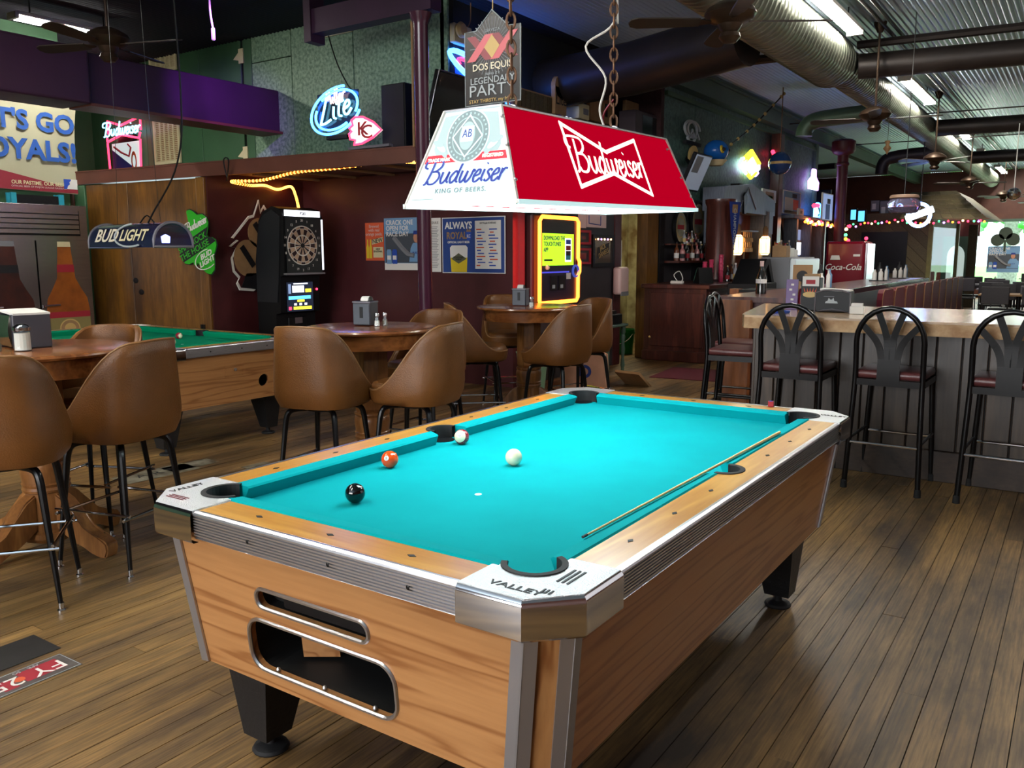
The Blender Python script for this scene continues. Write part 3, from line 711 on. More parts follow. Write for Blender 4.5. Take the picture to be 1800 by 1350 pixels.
    # ribbed aluminium rail edge
    def ribbed(p, q, out):
        p, q, o = Vector(p), Vector(q), Vector(out)
        prof = [(-.012, ZR+.001), (-.004, ZR+.0015), (.002, ZR-.003)]
        n = 8
        for k in range(n):
            z = ZR-.008-k*.0075; prof += [(.004, z), (.004, z-.0040), (-.003, z-.0045), (-.003, z-.0072)]
        prof += [(.002, ZR-.072), (-.012, ZR-.075)]
        rows = [[e+o*a+Vector((0, 0, z)) for a, z in prof] for e in (p, q)]
        b = MB(); b.grid(rows); b.build('rail_edge_trim', K['satin'], t)
    for sx in (-1, 1): ribbed((sx*HX, -(HY-CC+.0), 0), (sx*HX, HY-CC, 0), (sx, 0, 0))
    for sy in (-1, 1): ribbed((-(HX-CC), sy*HY, 0), (HX-CC, sy*HY, 0), (0, sy, 0))
    # screws on the trim
    for sy in (-1, 1):
        for xx in (-.22, .06, .3): MB().sphere((xx, sy*(HY+.003), ZR-.04), .006, 8, None, (1, .4, 1)).build('screw', K['blackmetal'], t)
    # corner castings, pocket liners
    for sx in (-1, 1):
        for sy in (-1, 1):
            pc = (NX+.002, NYY+.002); r = .071
            arc = []
            inn = [(HX-CC, NYY+.052)]
            a_s, a_e = math.radians(150), math.radians(-60)
            for k in range(15):
                a = a_s+(a_e-a_s)*k/14; inn.append((pc[0]+r*math.cos(a), pc[1]+r*math.sin(a)))
            inn.append((NX+.052, HY-CC))
            c = .085
            outl = [(HX+.004, HY-CC), (HX+.004, HY-c), (HX-c+.004, HY+.004), (HX-CC, HY+.004)]
            poly = [(sx*x, sy*y) for x, y in inn+outl]
            if sx*sy < 0: poly = poly[::-1]
            MB().prism(poly, ZR-.010, ZR+.003).build('corner_cap', K['castchrome'], t)
            # polished skirt of the casting: rounded shoulder
            rows = []
            for off, z in ((-.006, ZR+.003), (.004, ZR+.001), (.010, ZR-.006), (.012, ZR-.014), (.012, ZR-.080), (.006, ZR-.086), (-.01, ZR-.086)):
                o = off; pp = [(HX-CC, HY+o), (HX-c+o*.41, HY+o), (HX+o, HY-c+o*.41), (HX+o, HY-CC)]
                rows.append([Vector((sx*x, sy*y, z)) for x, y in pp])
            MB().grid(rows).build('corner_skirt', K['chrome'], t, smooth=True, angle=30)
            # rubber liner: ring wall plus a flat black disc for the shaded hole
            lin_ = MB()
            ring0, ring1, ring2, ring3 = [], [], [], []
            for k in range(21):
                a = a_s+.15+(a_e-a_s-.3)*k/20
                for R_, rr_, z in ((ring0, r+.002, ZR+.006), (ring1, r-.012, ZR+.006), (ring2, r-.012, ZB-.09), (ring3, r+.002, ZB-.09)):
                    R_.append(Vector((sx*(pc[0]+rr_*math.cos(a)), sy*(pc[1]+rr_*math.sin(a)), z)))
            lin_.grid([ring0, ring1, ring2, ring3, ring0]); lin_.build('pocket_liner', K['rubber'], t)
            MB().lathe([(0, 0), (.048, 0), (.048, .0012), (0, .0012)], 18, Matrix.Translation((sx*(NX+.018), sy*(NYY+.018), ZB+.0006))).build('pocket_shade_disc', K['black'], t)
    for sx in (-1, 1):
        r0, r1, r2, r3 = [], [], [], []
        for k in range(21):
            a = math.radians(100-200*k/20)
            for R_, rr_, z in ((r0, .060, ZR+.003), (r1, .045, ZR+.003), (r2, .045, ZB-.08), (r3, .060, ZB-.08)):
                R_.append(Vector((sx*(NX+.050+rr_*math.cos(a)), rr_*math.sin(a)*1.12, z)))
        MB().grid([r0, r1, r2, r3, r0]).build('pocket_liner', K['rubber'], t)
        MB().lathe([(0, 0), (.047, 0), (.047, .0012), (0, .0012)], 18, Matrix.Translation((sx*(NX+.050), 0, ZB+.0006))).build('pocket_shade_disc', K['black'], t)  # black disc on the closed bed paints the shade of the hole
    # legs: tapered black boxes with levelling feet
    for sx in (-1, 1):
        for sy in (-1, 1):
            b = MB(); top = [(sx*.55, sy*1.03), (sx*.55, sy*.84), (sx*.37, sy*.84), (sx*.37, sy*1.03)]
            bot = [(sx*.525, sy*.995), (sx*.525, sy*.90), (sx*.425, sy*.90), (sx*.425, sy*.995)]
            vt = [b.bm.verts.new((x, y, ZBOT)) for x, y in top]; vb = [b.bm.verts.new((x, y, .055)) for x, y in bot]
            b.bm.faces.new(vt); b.bm.faces.new(vb[::-1])
            for i in range(4): b.bm.faces.new((vt[i], vb[i], vb[(i+1) % 4], vt[(i+1) % 4]))
            lg = b.build('leg', K['blackwood'], t)
            MB().lathe([(0, 0), (.052, 0), (.055, .006), (.05, .014), (.016, .022), (.014, .06), (0, .06)], 18, Matrix.Translation((sx*.47, sy*.943, 0))).build('levelling_foot', K['rubber'], lg, smooth=True)
    return t, MF
T1, MF1 = pool_table('long pool table with bright turquoise cloth filling the foreground under the red and white lamp', (0, 0, 0), 0, K['cloth'])
# raised lettering on the near right casting
MC = Matrix.Translation((HX, -HY, ZR+.003)) @ Matrix.Rotation(0, 4, 'Z')
text('VALLEY', HX-.125, -(HY-.035), .030, K['ink'], T1, Matrix.Translation((0, 0, ZR+.003)), .0004, sx=1.25, bold=.012, rot=0)
for k in range(3):
    MB().box((HX-.048-k*.012, -HY+.145, ZR+.0040), (.005, .075, .0012)).build('groove', K['ink'], T1)
    MB().box((HX-.062-k*.009+.01, -HY+.052, ZR+.0040), (.004, .020, .0012)).build('groove', K['ink'], T1)
    MB().box((-HX+.10, -HY+.040+k*.009, ZR+.0040), (.075, .003, .0012)).build('groove', K['redgloss'], T1)
text('VALLEY', -HX+.035, -(HY-.125), .026, K['ink'], T1, Matrix.Translation((0, 0, ZR+.003)), .0004, sx=1.2, bold=.01, rot=PI/2)
text('VALLEY', HX-.05, HY-.11, .026, K['ink'], T1, Matrix.Translation((0, 0, ZR+.003)), .0004, sx=1.2, bold=.01, rot=0)
T2, MF2 = pool_table('second pool table in green cloth toned for warmer light, standing behind the brown stools at left', (-5.05, 1.62, 0), PI/2, K['cloth2'], hole=True)

def ball(name, label, loc, m, band=None, num=None, dirv=(1, -2), up=.6, loc2=None):
    t = thing(name, label, 'billiard ball', loc, 0, None)
    R_ = .0286
    MB().sphere((0, 0, R_), R_, 28).build('ball', m, t, smooth=True)
    d = Vector((dirv[0], dirv[1], 0)).normalized()*math.cos(up)+Vector((0, 0, math.sin(up)))
    MQ = Matrix.Translation((0, 0, R_)) @ d.to_track_quat('Z', 'Y').to_matrix().to_4x4()
    if band:     # stripe: zone of a slightly larger sphere between two small circles
        prof = [(R_*1.004*math.cos(a), R_*1.004*math.sin(a)) for a in [math.radians(-38+76*k/10) for k in range(11)]]
        bd = Vector(band[1]).normalized()
        MB().lathe(prof, 28, Matrix.Translation((0, 0, R_)) @ bd.to_track_quat('Z', 'Y').to_matrix().to_4x4(), cap=False).build('stripe', band[0], t, smooth=True)
    if num:
        r = .0088
        prof = [(R_*1.008*math.sin(a), R_*1.008*math.cos(a)) for a in [0, .1, .2, .30]]
        MB().lathe([(0, R_*1.008)]+prof[1:], 18, MQ, cap=False).build('number_spot', K['paper'], t, smooth=True)
        text(num, 0, 0, .011, K['ink'], t, MQ, R_*1.010, name='number', th=.0002)
    return t
zb = .757
ball('black_ball', 'shiny black ball nearest the camera on the turquoise cloth', (-0.241, -0.790, 0.757), K['black_ball'])
ball('orange_ball', 'plain orange ball with a white number spot, left of the cream ball', (-0.434, -0.432, 0.757), K['orange_ball'], num='5', dirv=(.3, -1), up=.35)
ball('striped_ball', 'white ball with a dark red side lying before the left side pocket', (-0.449, -0.021, 0.757), K['white_ball'], band=(K['red_ball'], (.25, -.95, .30)), num='15', dirv=(.28, -.95), up=.36)
ball('cue_ball', 'plain cream cue ball in the middle of the turquoise cloth', (-0.108, -0.179, 0.757), K['white_ball'])
ball('striped_ball', 'small white and dark red ball on the second pool table', (-4.933, 1.873, 0.757), K['white_ball'], band=(K['red_ball'], (1, .2, 0)))
ball('pale_ball', 'white ball half hidden behind the stool on the second table', (-4.527, 1.532, 0.757), K['white_ball'], num='9', dirv=(1, -.4), up=.8)
# cue along the right cushion: tip towards the camera end
cs = thing('pool_cue', 'thin pale wooden pool cue lying on the right cushion of the turquoise table', 'pool cue', (0, 0, .808))
c0, c1 = Vector((.512, -.79, -.0035)), Vector((.545, .60, .0015))
MB().cyl(c0, c1, .0028, .0050, 12).build('shaft', K['cue'], cs, smooth=True)
MB().cyl(c0-(c1-c0).normalized()*.02, c0, .0032, .0034, 12).build('ferrule', K['ink'], cs, smooth=True)
ck = thing('chalk_cube', 'small red cube of chalk on the far rail of the turquoise table', 'chalk', (0.339, 1.159, 0.800), .3)
MB().box((0, 0, .013), (.024, .024, .024), None, .002).build('cube', K['crimson'], ck)
MB().lathe([(0, .0252), (.009, .0252), (.009, .0256), (0, .0256)], 12).build('chalk_face', K['royal'], ck)

# ------------------------------------------------------------------ brown bucket stools
def bucket_stool():
    t = thing('bar_stool', 'brown vinyl bucket stool', 'stool')
    zs = .615                       # underside of the shell
    def hgt(a):                     # rim height over the seat pan by angle from the back
        a = abs(a)
        if a < 34: return .455-.006*(a/34)**2
        if a > 126: return .080
        k = (a-34)/92; k = .45*k*k*(3-2*k)+.55*(1-math.cos(PI*k))/2; return .449*(1-k)+.080*k
    def rad(a, z):                  # rounded-square plan, leaning back a little
        c, s = math.cos(math.radians(a)), math.sin(math.radians(a))
        p = 3.2; r = .250/((abs(c)**p+abs(s)**p)**(1/p))
        k = min(1, z/.10); r *= (.90+.10*math.sqrt(max(0, 1-(1-k)**2)))
        return r*(1-.12*max(0, z-.12)/.33)
    angs = [-180+i*360/48 for i in range(48)]
    def pt(a, z, inset=0.0):
        r = rad(a, z)-inset; lean = .11*max(0, z-.05)*max(0, math.cos(math.radians(a)))
        return Vector((r*math.sin(math.radians(a)), -r*math.cos(math.radians(a))-lean, zs+z))
    zz = [0, .02, .05, .10, .18, .28, .38, .455]
    rows = []
    for i in range(9): rows.append([pt(a, hgt(a)*i/8) for a in angs])
    rows.append([pt(a, hgt(a)+.010, .016) for a in angs])
    for i in range(8, 1, -1): rows.append([pt(a, hgt(a)*i/8, .034) for a in angs])
    b = MB(); b.grid(rows, closed=True); b.bm.faces.new([b.bm.verts.new(v) for v in rows[0]][::-1]); b.bm.faces.new([b.bm.verts.new(v-Vector((0, 0, 0))) for v in rows[-1]])
    bmesh.ops.remove_doubles(b.bm, verts=b.bm.verts, dist=1e-5)
    b.build('shell', K['vinyl'], t, smooth=True, angle=60)
    MB().tube([pt(a, hgt(a)+.004, .004) for a in angs], .006, 6, closed=True).build('piping', K['piping'], t, smooth=True)
    # seat cushion
    pr = []
    rows = []
    for z, k in ((.06, .95), (.075, 1.0), (.095, 1.0), (.115, .96), (.122, .85), (.124, .5)):
        rows.append([Vector((rad(a, .2)*.93*k*math.sin(math.radians(a)), -rad(a, .2)*.93*k*math.cos(math.radians(a))+.015, zs+z)) for a in angs])
    b = MB(); b.grid(rows, closed=True); b.bm.faces.new([b.bm.verts.new(v) for v in rows[-1]]); bmesh.ops.remove_doubles(b.bm, verts=b.bm.verts, dist=1e-5)
    b.build('seat', K['vinyl'], t, smooth=True, angle=60)
    MB().lathe([(0, zs-.03), (.12, zs-.03), (.13, zs-.005), (0, zs)], 20).build('swivel_plate', K['blackmetal'], t)
    feet = []
    for sx in (-1, 1):
        for sy in (-1, 1):
            p = [(sx*.06, sy*.06, zs-.022), (sx*.125, sy*.125, zs-.024), (sx*.150, sy*.150, zs-.045), (sx*.160, sy*.160, zs-.09), (sx*.205, sy*.205, .03)]
            q = cat_rom(p[:4], 4)+[Vector(p[4])]
            lg = MB().tube(q, [.0165]*(len(q)-2)+[.0165, .010], 10).build('leg', K['blackmetal'], t, smooth=True)
            MB().lathe([(0, 0), (.017, 0), (.017, .006), (.0115, .010), (.0115, .035), (0, .036)], 12, Matrix.Translation((sx*.2065, sy*.2065, 0))).build('foot_tip', K['chrome'], lg, smooth=True)
    zr = .265; r = .160+(.205-.160)*(zs-.09-zr)/(zs-.12)+.012
    for k in range(4):
        a = [(-r, -r), (r, -r), (r, r), (-r, r)][k]; c = [(-r, -r), (r, -r), (r, r), (-r, r)][(k+1) % 4]
        dv = (Vector((c[0], c[1], 0))-Vector((a[0], a[1], 0))).normalized()*.02
        z2 = zr+(.018 if k % 2 else 0)
        MB().tube([Vector((a[0], a[1], z2))-dv, Vector((c[0], c[1], z2))+dv], .0075, 8).build('footrest', K['chrome'], t, smooth=True)
    return t
bs = bucket_stool()
G1 = 'brown bucket stools round the oak tables'
LT, MT, FT = (-2.80, -.38), (-2.28, 1.42), (-2.62, 3.78)      # table centres
def face(x, y, c): return math.atan2(c[1]-y, c[0]-x)-PI/2
stools = [
    (-2.27, -.80, LT, 0.0, 'brown bucket stool nearest the camera, cut by the left edge of the photo'),
    (-2.34, -.25, LT, 0.0, 'brown bucket stool right of the nearest one, before the second pool table'),
    (-2.96, -.02, LT, 0.0, 'brown bucket stool beyond the left table, only its curved back top showing'),
    (-2.15, .90, MT, 0.0, 'brown bucket stool, back to the camera, left of the middle oak table'),
    (-1.77, 1.27, MT, 0.5, 'brown bucket stool half turned, right of the middle oak table'),
    (-2.34, 2.03, MT, 0.0, 'brown bucket stool on the far side of the middle oak table by the steel pole'),
    (-2.66, 3.06, FT, -0.8, 'brown bucket stool at the left of the farthest oak table, seen from the side'),
    (-3.12, 4.20, FT, 0.0, 'brown bucket stool behind the farthest oak table, against the maroon wall'),
    (-2.02, 3.26, FT, 0.7, 'brown bucket stool at the right of the farthest oak table, seat pushed under it'),
    (-2.25, 4.05, FT, 0.6, 'brown bucket stool rightmost at the farthest oak table, half hidden by another stool'),
]
for i, (x, y, c, dz, lab) in enumerate(stools):
    place(bs, (x, y, 0), face(x, y, c)+dz, lab, G1, first=(i == 0))

# ------------------------------------------------------------------ round oak pedestal tables
def round_table(c, label, r=.45, rz=0):
    t = thing('pedestal_table', label, 'table', (c[0], c[1], 0), rz)
    H = 1.015
    MB().lathe([(0, H-.03), (r-.025, H-.03), (r-.006, H-.024), (r, H-.014), (r-.004, H-.004), (r-.018, H), (0, H)], 56).build('tabletop', K['oak_top'], t, smooth=True)
    MB().lathe([(r-.075, H-.03), (r-.05, H-.03), (r-.055, H-.12), (r-.075, H-.12)], 48, cap=False).build('apron', K['oak_top'], t, smooth=True)
    MB().lathe([(.098, .47), (.112, .50), (.112, H-.07), (.16, H-.06), (.16, H-.03)], 8).build('column', K['oak'], t)
    MB().lathe([(.098, .30), (.108, .305), (.112, .318), (.106, .330), (.112, .345), (.106, .352), (.112, .40), (.114, .42), (.110, .445), (.104, .452), (.112, .462), (.112, .472), (.098, .48)], 26).build('turned_ring', K['oak'], t, smooth=True)
    MB().lathe([(0, .055), (.115, .055), (.128, .075), (.125, .10), (.108, .115), (.105, .30), (.09, .305)], 8).build('pedestal_base', K['oak'], t)
    for k in range(4):
        M = Matrix.Rotation(k*PI/2+.22, 4, 'Z') @ Matrix(((1, 0, 0, 0), (0, 0, -1, 0.0375), (0, 1, 0, 0), (0, 0, 0, 1)))
        up = [(.09, .30), (.15, .27), (.21, .20), (.26, .135), (.32, .105), (.38, .095), (.41, .075), (.415, .04), (.40, .0)]
        dn = [(.35, .0), (.31, .02), (.26, .045), (.21, .06), (.15, .09), (.09, .12)]
        b = MB(); b.prism(up+dn, 0, .075, M)
        bmesh.ops.bevel(b.bm, geom=[e for e in b.bm.edges], offset=.008, segments=2, affect='EDGES', clamp_overlap=True)
        b.build('claw_foot', K['oak'], t, smooth=True, angle=40)
    return t
round_table(LT, 'round oak pedestal table at the left edge with a napkin holder and sugar jar', .45)
round_table(MT, 'round oak pedestal table in the middle, left of the long pool table', .42, .4)
round_table(FT, 'round oak pedestal table farthest away, below the glowing jukebox', .46, .2)

def napkin_holder(loc, rz, label, s=1.0, curved=False, napk=True):
    t = thing('napkin_holder', label, 'napkin holder', loc, rz)
    w, d, h = .125*s, .105*s, .155*s
    MB().bx(-w/2, w/2, -d/2, d/2, .004, h, None, .006, 2).build('body', K['nap_body'], t)
    for sy in (-1, 1):
        MB().bx(-w/2+.004, w/2-.004, sy*(d/2+.002)-.002, sy*(d/2+.002)+.002, .008, h-.015, None, .003).build('face_plate', K['nap_face'], t)
        MB().bx(-.012, .012, sy*(d/2+.004)-.002, sy*(d/2+.004)+.002, .05*s, .12*s, None, .001).build('slot', K['black'], t)
    MB().bx(-w/2-.003, w/2+.003, -d/2-.004, d/2+.004, h-.012, h, None, .004).build('rim', K['nap_rim'], t)
    if napk:
        b = MB(); rows = []
        for k in range(9):
            a = PI*k/8; rows.append([Vector((x*.9, .02-.035*math.cos(a), h-.002+.032*math.sin(a))) for x in (-.03, .03)])
        b.grid(rows); b.build('napkin', K['paper'], t, smooth=True, norm=False)
    return t
K['nap_body'] = mat('charcoal_plastic', lin(60, 58, 66), .4); K['nap_face'] = mat('slate_plastic', lin(66, 72, 82), .45); K['nap_rim'] = mat('grey_rim', lin(118, 116, 124), .35, .4)
TZ = 1.0155
napkin_holder((-2.36, 1.47, TZ), .25, 'grey napkin holder with a curled napkin on the middle oak table')
napkin_holder((-2.68, 3.74, TZ), .30, 'grey napkin holder on the farthest oak table, before the jukebox')
# chrome-faced holder with a stack of napkins on the left table
nh = thing('napkin_holder', 'wide chrome napkin holder with white napkins on top, on the left oak table', 'napkin holder', (-2.87, -.38, TZ), -.15)
MB().bx(.07, .10, -.085, .085, 0, .165, None, .004).build('side_plate', K['nap_body'], nh)
MB().bx(-.13, -.10, -.085, .085, 0, .165, None, .004).build('side_plate', K['nap_body'], nh)
b = MB(); rows = []
for k in range(9): rows.append([Vector((x, -.088-.012*math.sin(PI*k/8), .01+.15*k/8)) for x in (-.105, .075)])
b.grid(rows); b.build('face_plate', K['chrome'], nh, smooth=True)
MB().bx(-.10, .07, -.07, .08, .01, .15).build('napkin_stack', K['paper'], nh)
MB().bx(-.12, .09, -.08, .085, .166, .176, Matrix.Rotation(.06, 4, 'Y')).build('napkin', K['paper'], nh)
def shaker(loc, label, fill, r=.019, h=.085, group=None):
    t = thing('salt_shaker', label, 'shaker', loc)
    MB().lathe([(0, 0), (r, 0), (r, .006), (r*.95, .01), (r*.72, h*.72), (r*.70, h*.74)], 12, cap=False).build('glass_body', K['glass'], t, smooth=True)
    MB().lathe([(0, .004), (r*.88, .004), (r*.78, h*.42), (0, h*.42)], 12).build('filling', fill, t, smooth=True)
    MB().lathe([(r*.76, h*.72), (r*.80, h*.74), (r*.80, h*.88), (r*.55, h*.98), (0, h)], 14).build('cap', K['chrome'], t, smooth=True)
    return t
shaker((-2.245, 1.45, TZ), 'small glass salt shaker with a steel cap, front one on the middle oak table', K['salt'])
shaker((-2.235, 1.51, TZ), 'small glass pepper shaker behind the salt on the middle oak table', K['pepper'])
shaker((-2.505, 3.64, TZ), 'small glass salt shaker on the farthest oak table', K['salt'], .021, .092)
shaker((-2.545, 3.72, TZ), 'dark pepper shaker between the salt and the holder on the farthest oak table', K['ink'], .019, .085)
sj = thing('sugar_jar', 'fluted glass sugar jar with a steel lid on the left oak table', 'sugar jar', (-2.68, -.49, TZ))
MB().lathe([(0, 0), (.036, 0), (.040, .006), (.036, .016), (.036, .085), (.033, .098)], 16, cap=False).build('glass_body', K['glass'], sj)
MB().lathe([(0, .004), (.0345, .006), (.0335, .086), (0, .088)], 16).build('sugar', K['salt'], sj)
MB().lathe([(.037, .096), (.039, .098), (.039, .112), (.034, .118), (.020, .128), (0, .130)], 18).build('lid', K['chrome'], sj, smooth=True)
shaker((-2.78, -.56, TZ), 'grey pepper shaker left of the sugar jar on the left oak table', K['pepper'], .022, .095)
shaker((-2.835, -.59, TZ), 'white salt shaker cut by the photo edge on the left oak table', K['salt'], .022, .09)

# ------------------------------------------------------------------ black metal bar chairs with fan backs
def bar_chair():
    t = thing('bar_chair', 'black metal bar chair', 'chair')
    W, D, SZ, TOP = .192, .20, .70, 1.135
    # rear hoop: two legs and an arch in one tube
    p = [(-W-.022, -D-.045, .0), (-W-.008, -D-.02, .40), (-W, -D, SZ), (-W, -D-.02, .93)]
    arch = [(-W*math.cos(PI*k/12), -D-.02-.022*math.sin(PI*k/12), .93+.205*math.sin(PI*k/12)) for k in range(1, 12)]
    path = cat_rom(p, 4)+[Vector(a) for a in arch]+[Vector((-q[0], q[1], q[2])) for q in cat_rom(p, 4)[::-1]]
    MB().tube(path, .0165, 12, up=(0, 1, .01)).build('back_hoop', K['blackmetal'], t, smooth=True)
    for s in (-1, 1):
        MB().tube([(s*(W-.01), D+.0, SZ-.02), (s*(W+.005), D+.012, .35), (s*(W+.02), D+.03, 0)], .0155, 10).build('leg', K['blackmetal'], t, smooth=True)
    for x, y in ((-W-.022, -D-.045), (W+.022, -D-.045), (-W-.02, D+.03), (W+.02, D+.03)):
        MB().lathe([(0, 0), (.021, 0), (.019, .045), (.015, .05), (0, .05)], 12, Matrix.Translation((x, y, 0))).build('rubber_foot', K['rubber'], t, smooth=True)
    fr = MB()
    for s in (-1, 1):
        fr.bx(s*W-.011, s*W+.011, -D, D, SZ-.045, SZ-.005)
        fr.bx(-W, W, s*D-.011, s*D+.011, SZ-.045, SZ-.005)
    fr.build('seat_frame', K['blackmetal'], t)
    b = MB(); b.box((0, 0, SZ+.022), (2*W+.02, 2*D-.005, .052), None, .022, 3); b.build('seat', K['maroon_vinyl'], t, smooth=True, angle=50)
    # fan of flat slats: joined at the foot, spreading to the hoop
    yb = -D-.012
    for s, x1, z1 in ((-1, -.165, 1.035), (-1, -.075, 1.118), (1, .075, 1.118), (1, .165, 1.035)):
        inner = abs(x1) < .1
        x0 = s*(.016 if inner else .047); pts = cat_rom([(x0, yb, SZ-.01), (x0, yb, .83 if not inner else .90), (x0+s*(.012 if inner else .03), yb-.004, .93 if not inner else .985), (x1, yb-.016, z1)], 5)
        MB().tube(pts, 0, flat=(.038, .006), up=(0, 1, 0)).build('back_slat', K['blackmetal'], t)
    MB().bx(-.065, .065, yb-.004, yb+.002, SZ-.02, .82).build('back_plate', K['blackmetal'], t)
    for y in (-D-.03, D+.02):
        MB().tube([(-W-.012, y, .295), (W+.012, y, .295)], .0095, 10).build('footrail', K['chrome'], t, smooth=True)
    for s in (-1, 1): MB().tube([(s*(W+.012), -D-.03, .315), (s*(W+.012), D+.02, .315)], .0095, 8).build('side_rail', K['blackmetal'], t, smooth=True)
    return t
bc = bar_chair(); G2 = 'black fan-backed bar chairs at the counter'
for i, (x, y, rz, lab) in enumerate([
    (.48, 3.245, -.02, 'black fan-backed bar chair in the middle of the counter front, all four feet showing'),
    (-.12, 3.245, .0, 'black fan-backed bar chair left of the middle one, behind the far pool table corner'),
    (1.12, 3.235, -.03, 'black fan-backed bar chair at the right edge of the photo'),
    (-.76, 3.92, -PI/2+.10, 'black fan-backed bar chair turned sideways at the left end of the counter'),
    (-.92, 4.42, -PI/2+.05, 'second sideways black bar chair, behind the first at the counter end')]):
    place(bc, (x, y, 0), rz, lab, G2, first=(i == 0))

# ------------------------------------------------------------------ bar peninsula
pn = thing('bar_counter', 'bar counter with a pale wood top and grey-brown plank front behind the black chairs', 'bar counter', (0, 0, 0))
poly = [(-.46, 3.12)]
for k in range(1, 17): poly.append((-.46+3.4*k/17, 3.12+.012*math.sin(k*2.1)+.006*math.sin(k*5.3)))
poly += [(2.94, 3.12), (2.94, 4.45), (-.78, 4.55), (-.56, 3.45), (-.50, 3.2)]
MB().prism(poly, .972, 1.055).build('counter_top', K['bartop'], pn)
MB().prism([(p[0], p[1]-.004) for p in poly[:17]]+[(2.94, 3.14), (-.44, 3.14)], .968, 1.042).build('live_edge', K['bark'], pn)
MB().bx(-.50, 2.9, 3.50, 4.40, 0, .97).build('core', K['black'], pn)
xx = -.50
while xx < 2.88:
    wd = .147
    MB().bx(xx+.003, min(2.9, xx+wd)-.003, 3.478, 3.50, .20, .972, None, .005).build('front_plank', K['barnboard'], pn); xx += wd
MB().bx(-.52, 2.9, 3.46, 3.50, 0, .20, None, .004).build('kickboard', K['kick'], pn)
for k in range(6): MB().bx(-.522, -.50, 3.505+k*.149, 3.648+k*.149, 0, .972, None, .004).build('side_plank', K['barnboard'], pn)
# things on the peninsula
bz = 1.0555
h = thing('napkin_holder', 'black napkin holder with a grey arched frame and pale print on the bar counter', 'napkin holder', (-.03, 3.70, bz), .03)
MB().bx(-.115, .115, 0, .14, 0, .145, None, .006).build('body', K['black'], h)
b = MB(); b.tube([(-.118, -.012, 0), (-.116, -.012, .135), (-.06, -.014, .152), (0, -.014, .156), (.06, -.014, .152), (.116, -.012, .135), (.118, -.012, 0), (.06, -.014, .014), (0, -.014, .02), (-.06, -.014, .014)], .006, 6, closed=True, up=(0, 1, .01)); b.build('frame', K['nap_rim'], h, smooth=True)
MB().bx(-.113, .113, -.010, 0, .012, .145).build('face_plate', K['black'], h)
MN = frame((0, -.0105, 0), (1, 0, 0), (0, 0, 1))
MB().prism([(-.05, .062), (-.045, .075), (-.034, .078), (-.026, .10), (-.016, .088), (-.004, .088), (.006, .102), (.012, .078), (.03, .076), (.036, .062)], .0, .001, MN).build('emblem', K['silver_print'], h)
rect('emblem', -.06, .108, .01, .112, K['grey'], h, MN, 0, .001)
MB().bx(-.10, .10, .01, .13, .146, .160, Matrix.Rotation(.05, 4, 'Y')).build('napkins', K['paper'], h)
s = thing('packet_box', 'small white box of sugar packets right of the black napkin holder', 'box', (.155, 3.60, bz), .1)
MB().bx(-.045, .045, -.03, .03, 0, .052, None, .003).build('box', K['whitec'], s)
for k in range(6): MB().bx(-.036, .036, -.024+k*.009, -.020+k*.009, .03, .068+.004*(k % 2)).build('packet', K['paper'], s)
c = thing('condiment_caddy', 'tall black condiment caddy with a white card and crown emblem on the counter', 'caddy', (-.215, 3.84, bz), .05)
MB().bx(-.065, .065, -.05, .06, 0, .235, None, .005).build('body', K['black'], c)
MCd = frame((0, -.0505, 0), (1, 0, 0), (0, 0, 1))
rect('card', -.055, .175, .06, .245, K['paper'], c, MCd, .001, .001); rect('card_print', -.03, .19, .034, .22, K['crimson'], c, MCd, .0022, .0006)
MB().lathe([(0, 0), (.05, 0), (.05, .001), (0, .001)], 24, MCd @ Matrix.Translation((0, .115, 0)) @ Matrix.Diagonal((1, .42, 1, 1))).build('emblem', K['gold_print'], c)
for k in range(5): MB().prism([(-.036+k*.018-.005, .135), (-.036+k*.018+.005, .135), ((-.036+k*.018)*1.25, .165)], 0, .001, MCd).build('emblem', K['orange'], c)
MB().bx(-.05, .05, -.03, .05, .235, .262, None, .004).build('packets', K['tan'], c)
kb = thing('ketchup_bottle', 'red squeeze bottle between the menu stand and the black caddy', 'bottle', (-.305, 3.92, bz))
MB().lathe([(0, 0), (.028, 0), (.03, .02), (.028, .12), (.022, .145), (.012, .155)], 14).build('body', K['redgloss'], kb, smooth=True)
MB().lathe([(.014, .152), (.014, .165), (.004, .20), (0, .20)], 12).build('nozzle', K['whitec'], kb, smooth=True)
ms = thing('menu_stand', 'upright purple table card with a printed pattern, left on the counter', 'menu', (-.36, 3.86, bz), .2)
MB().bx(-.042, .042, -.006, .006, 0, .22, None, .002).build('card', mat('purple_card', lin(112, 88, 140), .4), ms)
for k in range(5): rect('print', -.02+.012*(k % 3), .03+.036*k, .0+.012*(k % 3), .045+.036*k, K['paper'], ms, frame((0, -.0062, 0), (1, 0, 0), (0, 0, 1)), 0, .0006)
ba = thing('ash_dish', 'flat blue dish on the counter behind a chair back', 'dish', (-.30, 3.42, bz))
MB().lathe([(0, 0), (.05, 0), (.06, .016), (.054, .016), (.045, .006), (0, .006)], 24).build('dish', K['royal'], ba, smooth=True)
yn = thing('yellow_ribbon', 'crumpled yellow tape stuck on the left counter corner', 'tape', (-.505, 3.30, 1.0))
MB().box((0, 0, 0), (.012, .10, .03), Matrix.Rotation(.4, 4, 'X'), .004).box((0, .03, .03), (.010, .05, .02), Matrix.Rotation(-.5, 4, 'X')).build('tape', K['yellow'], yn)
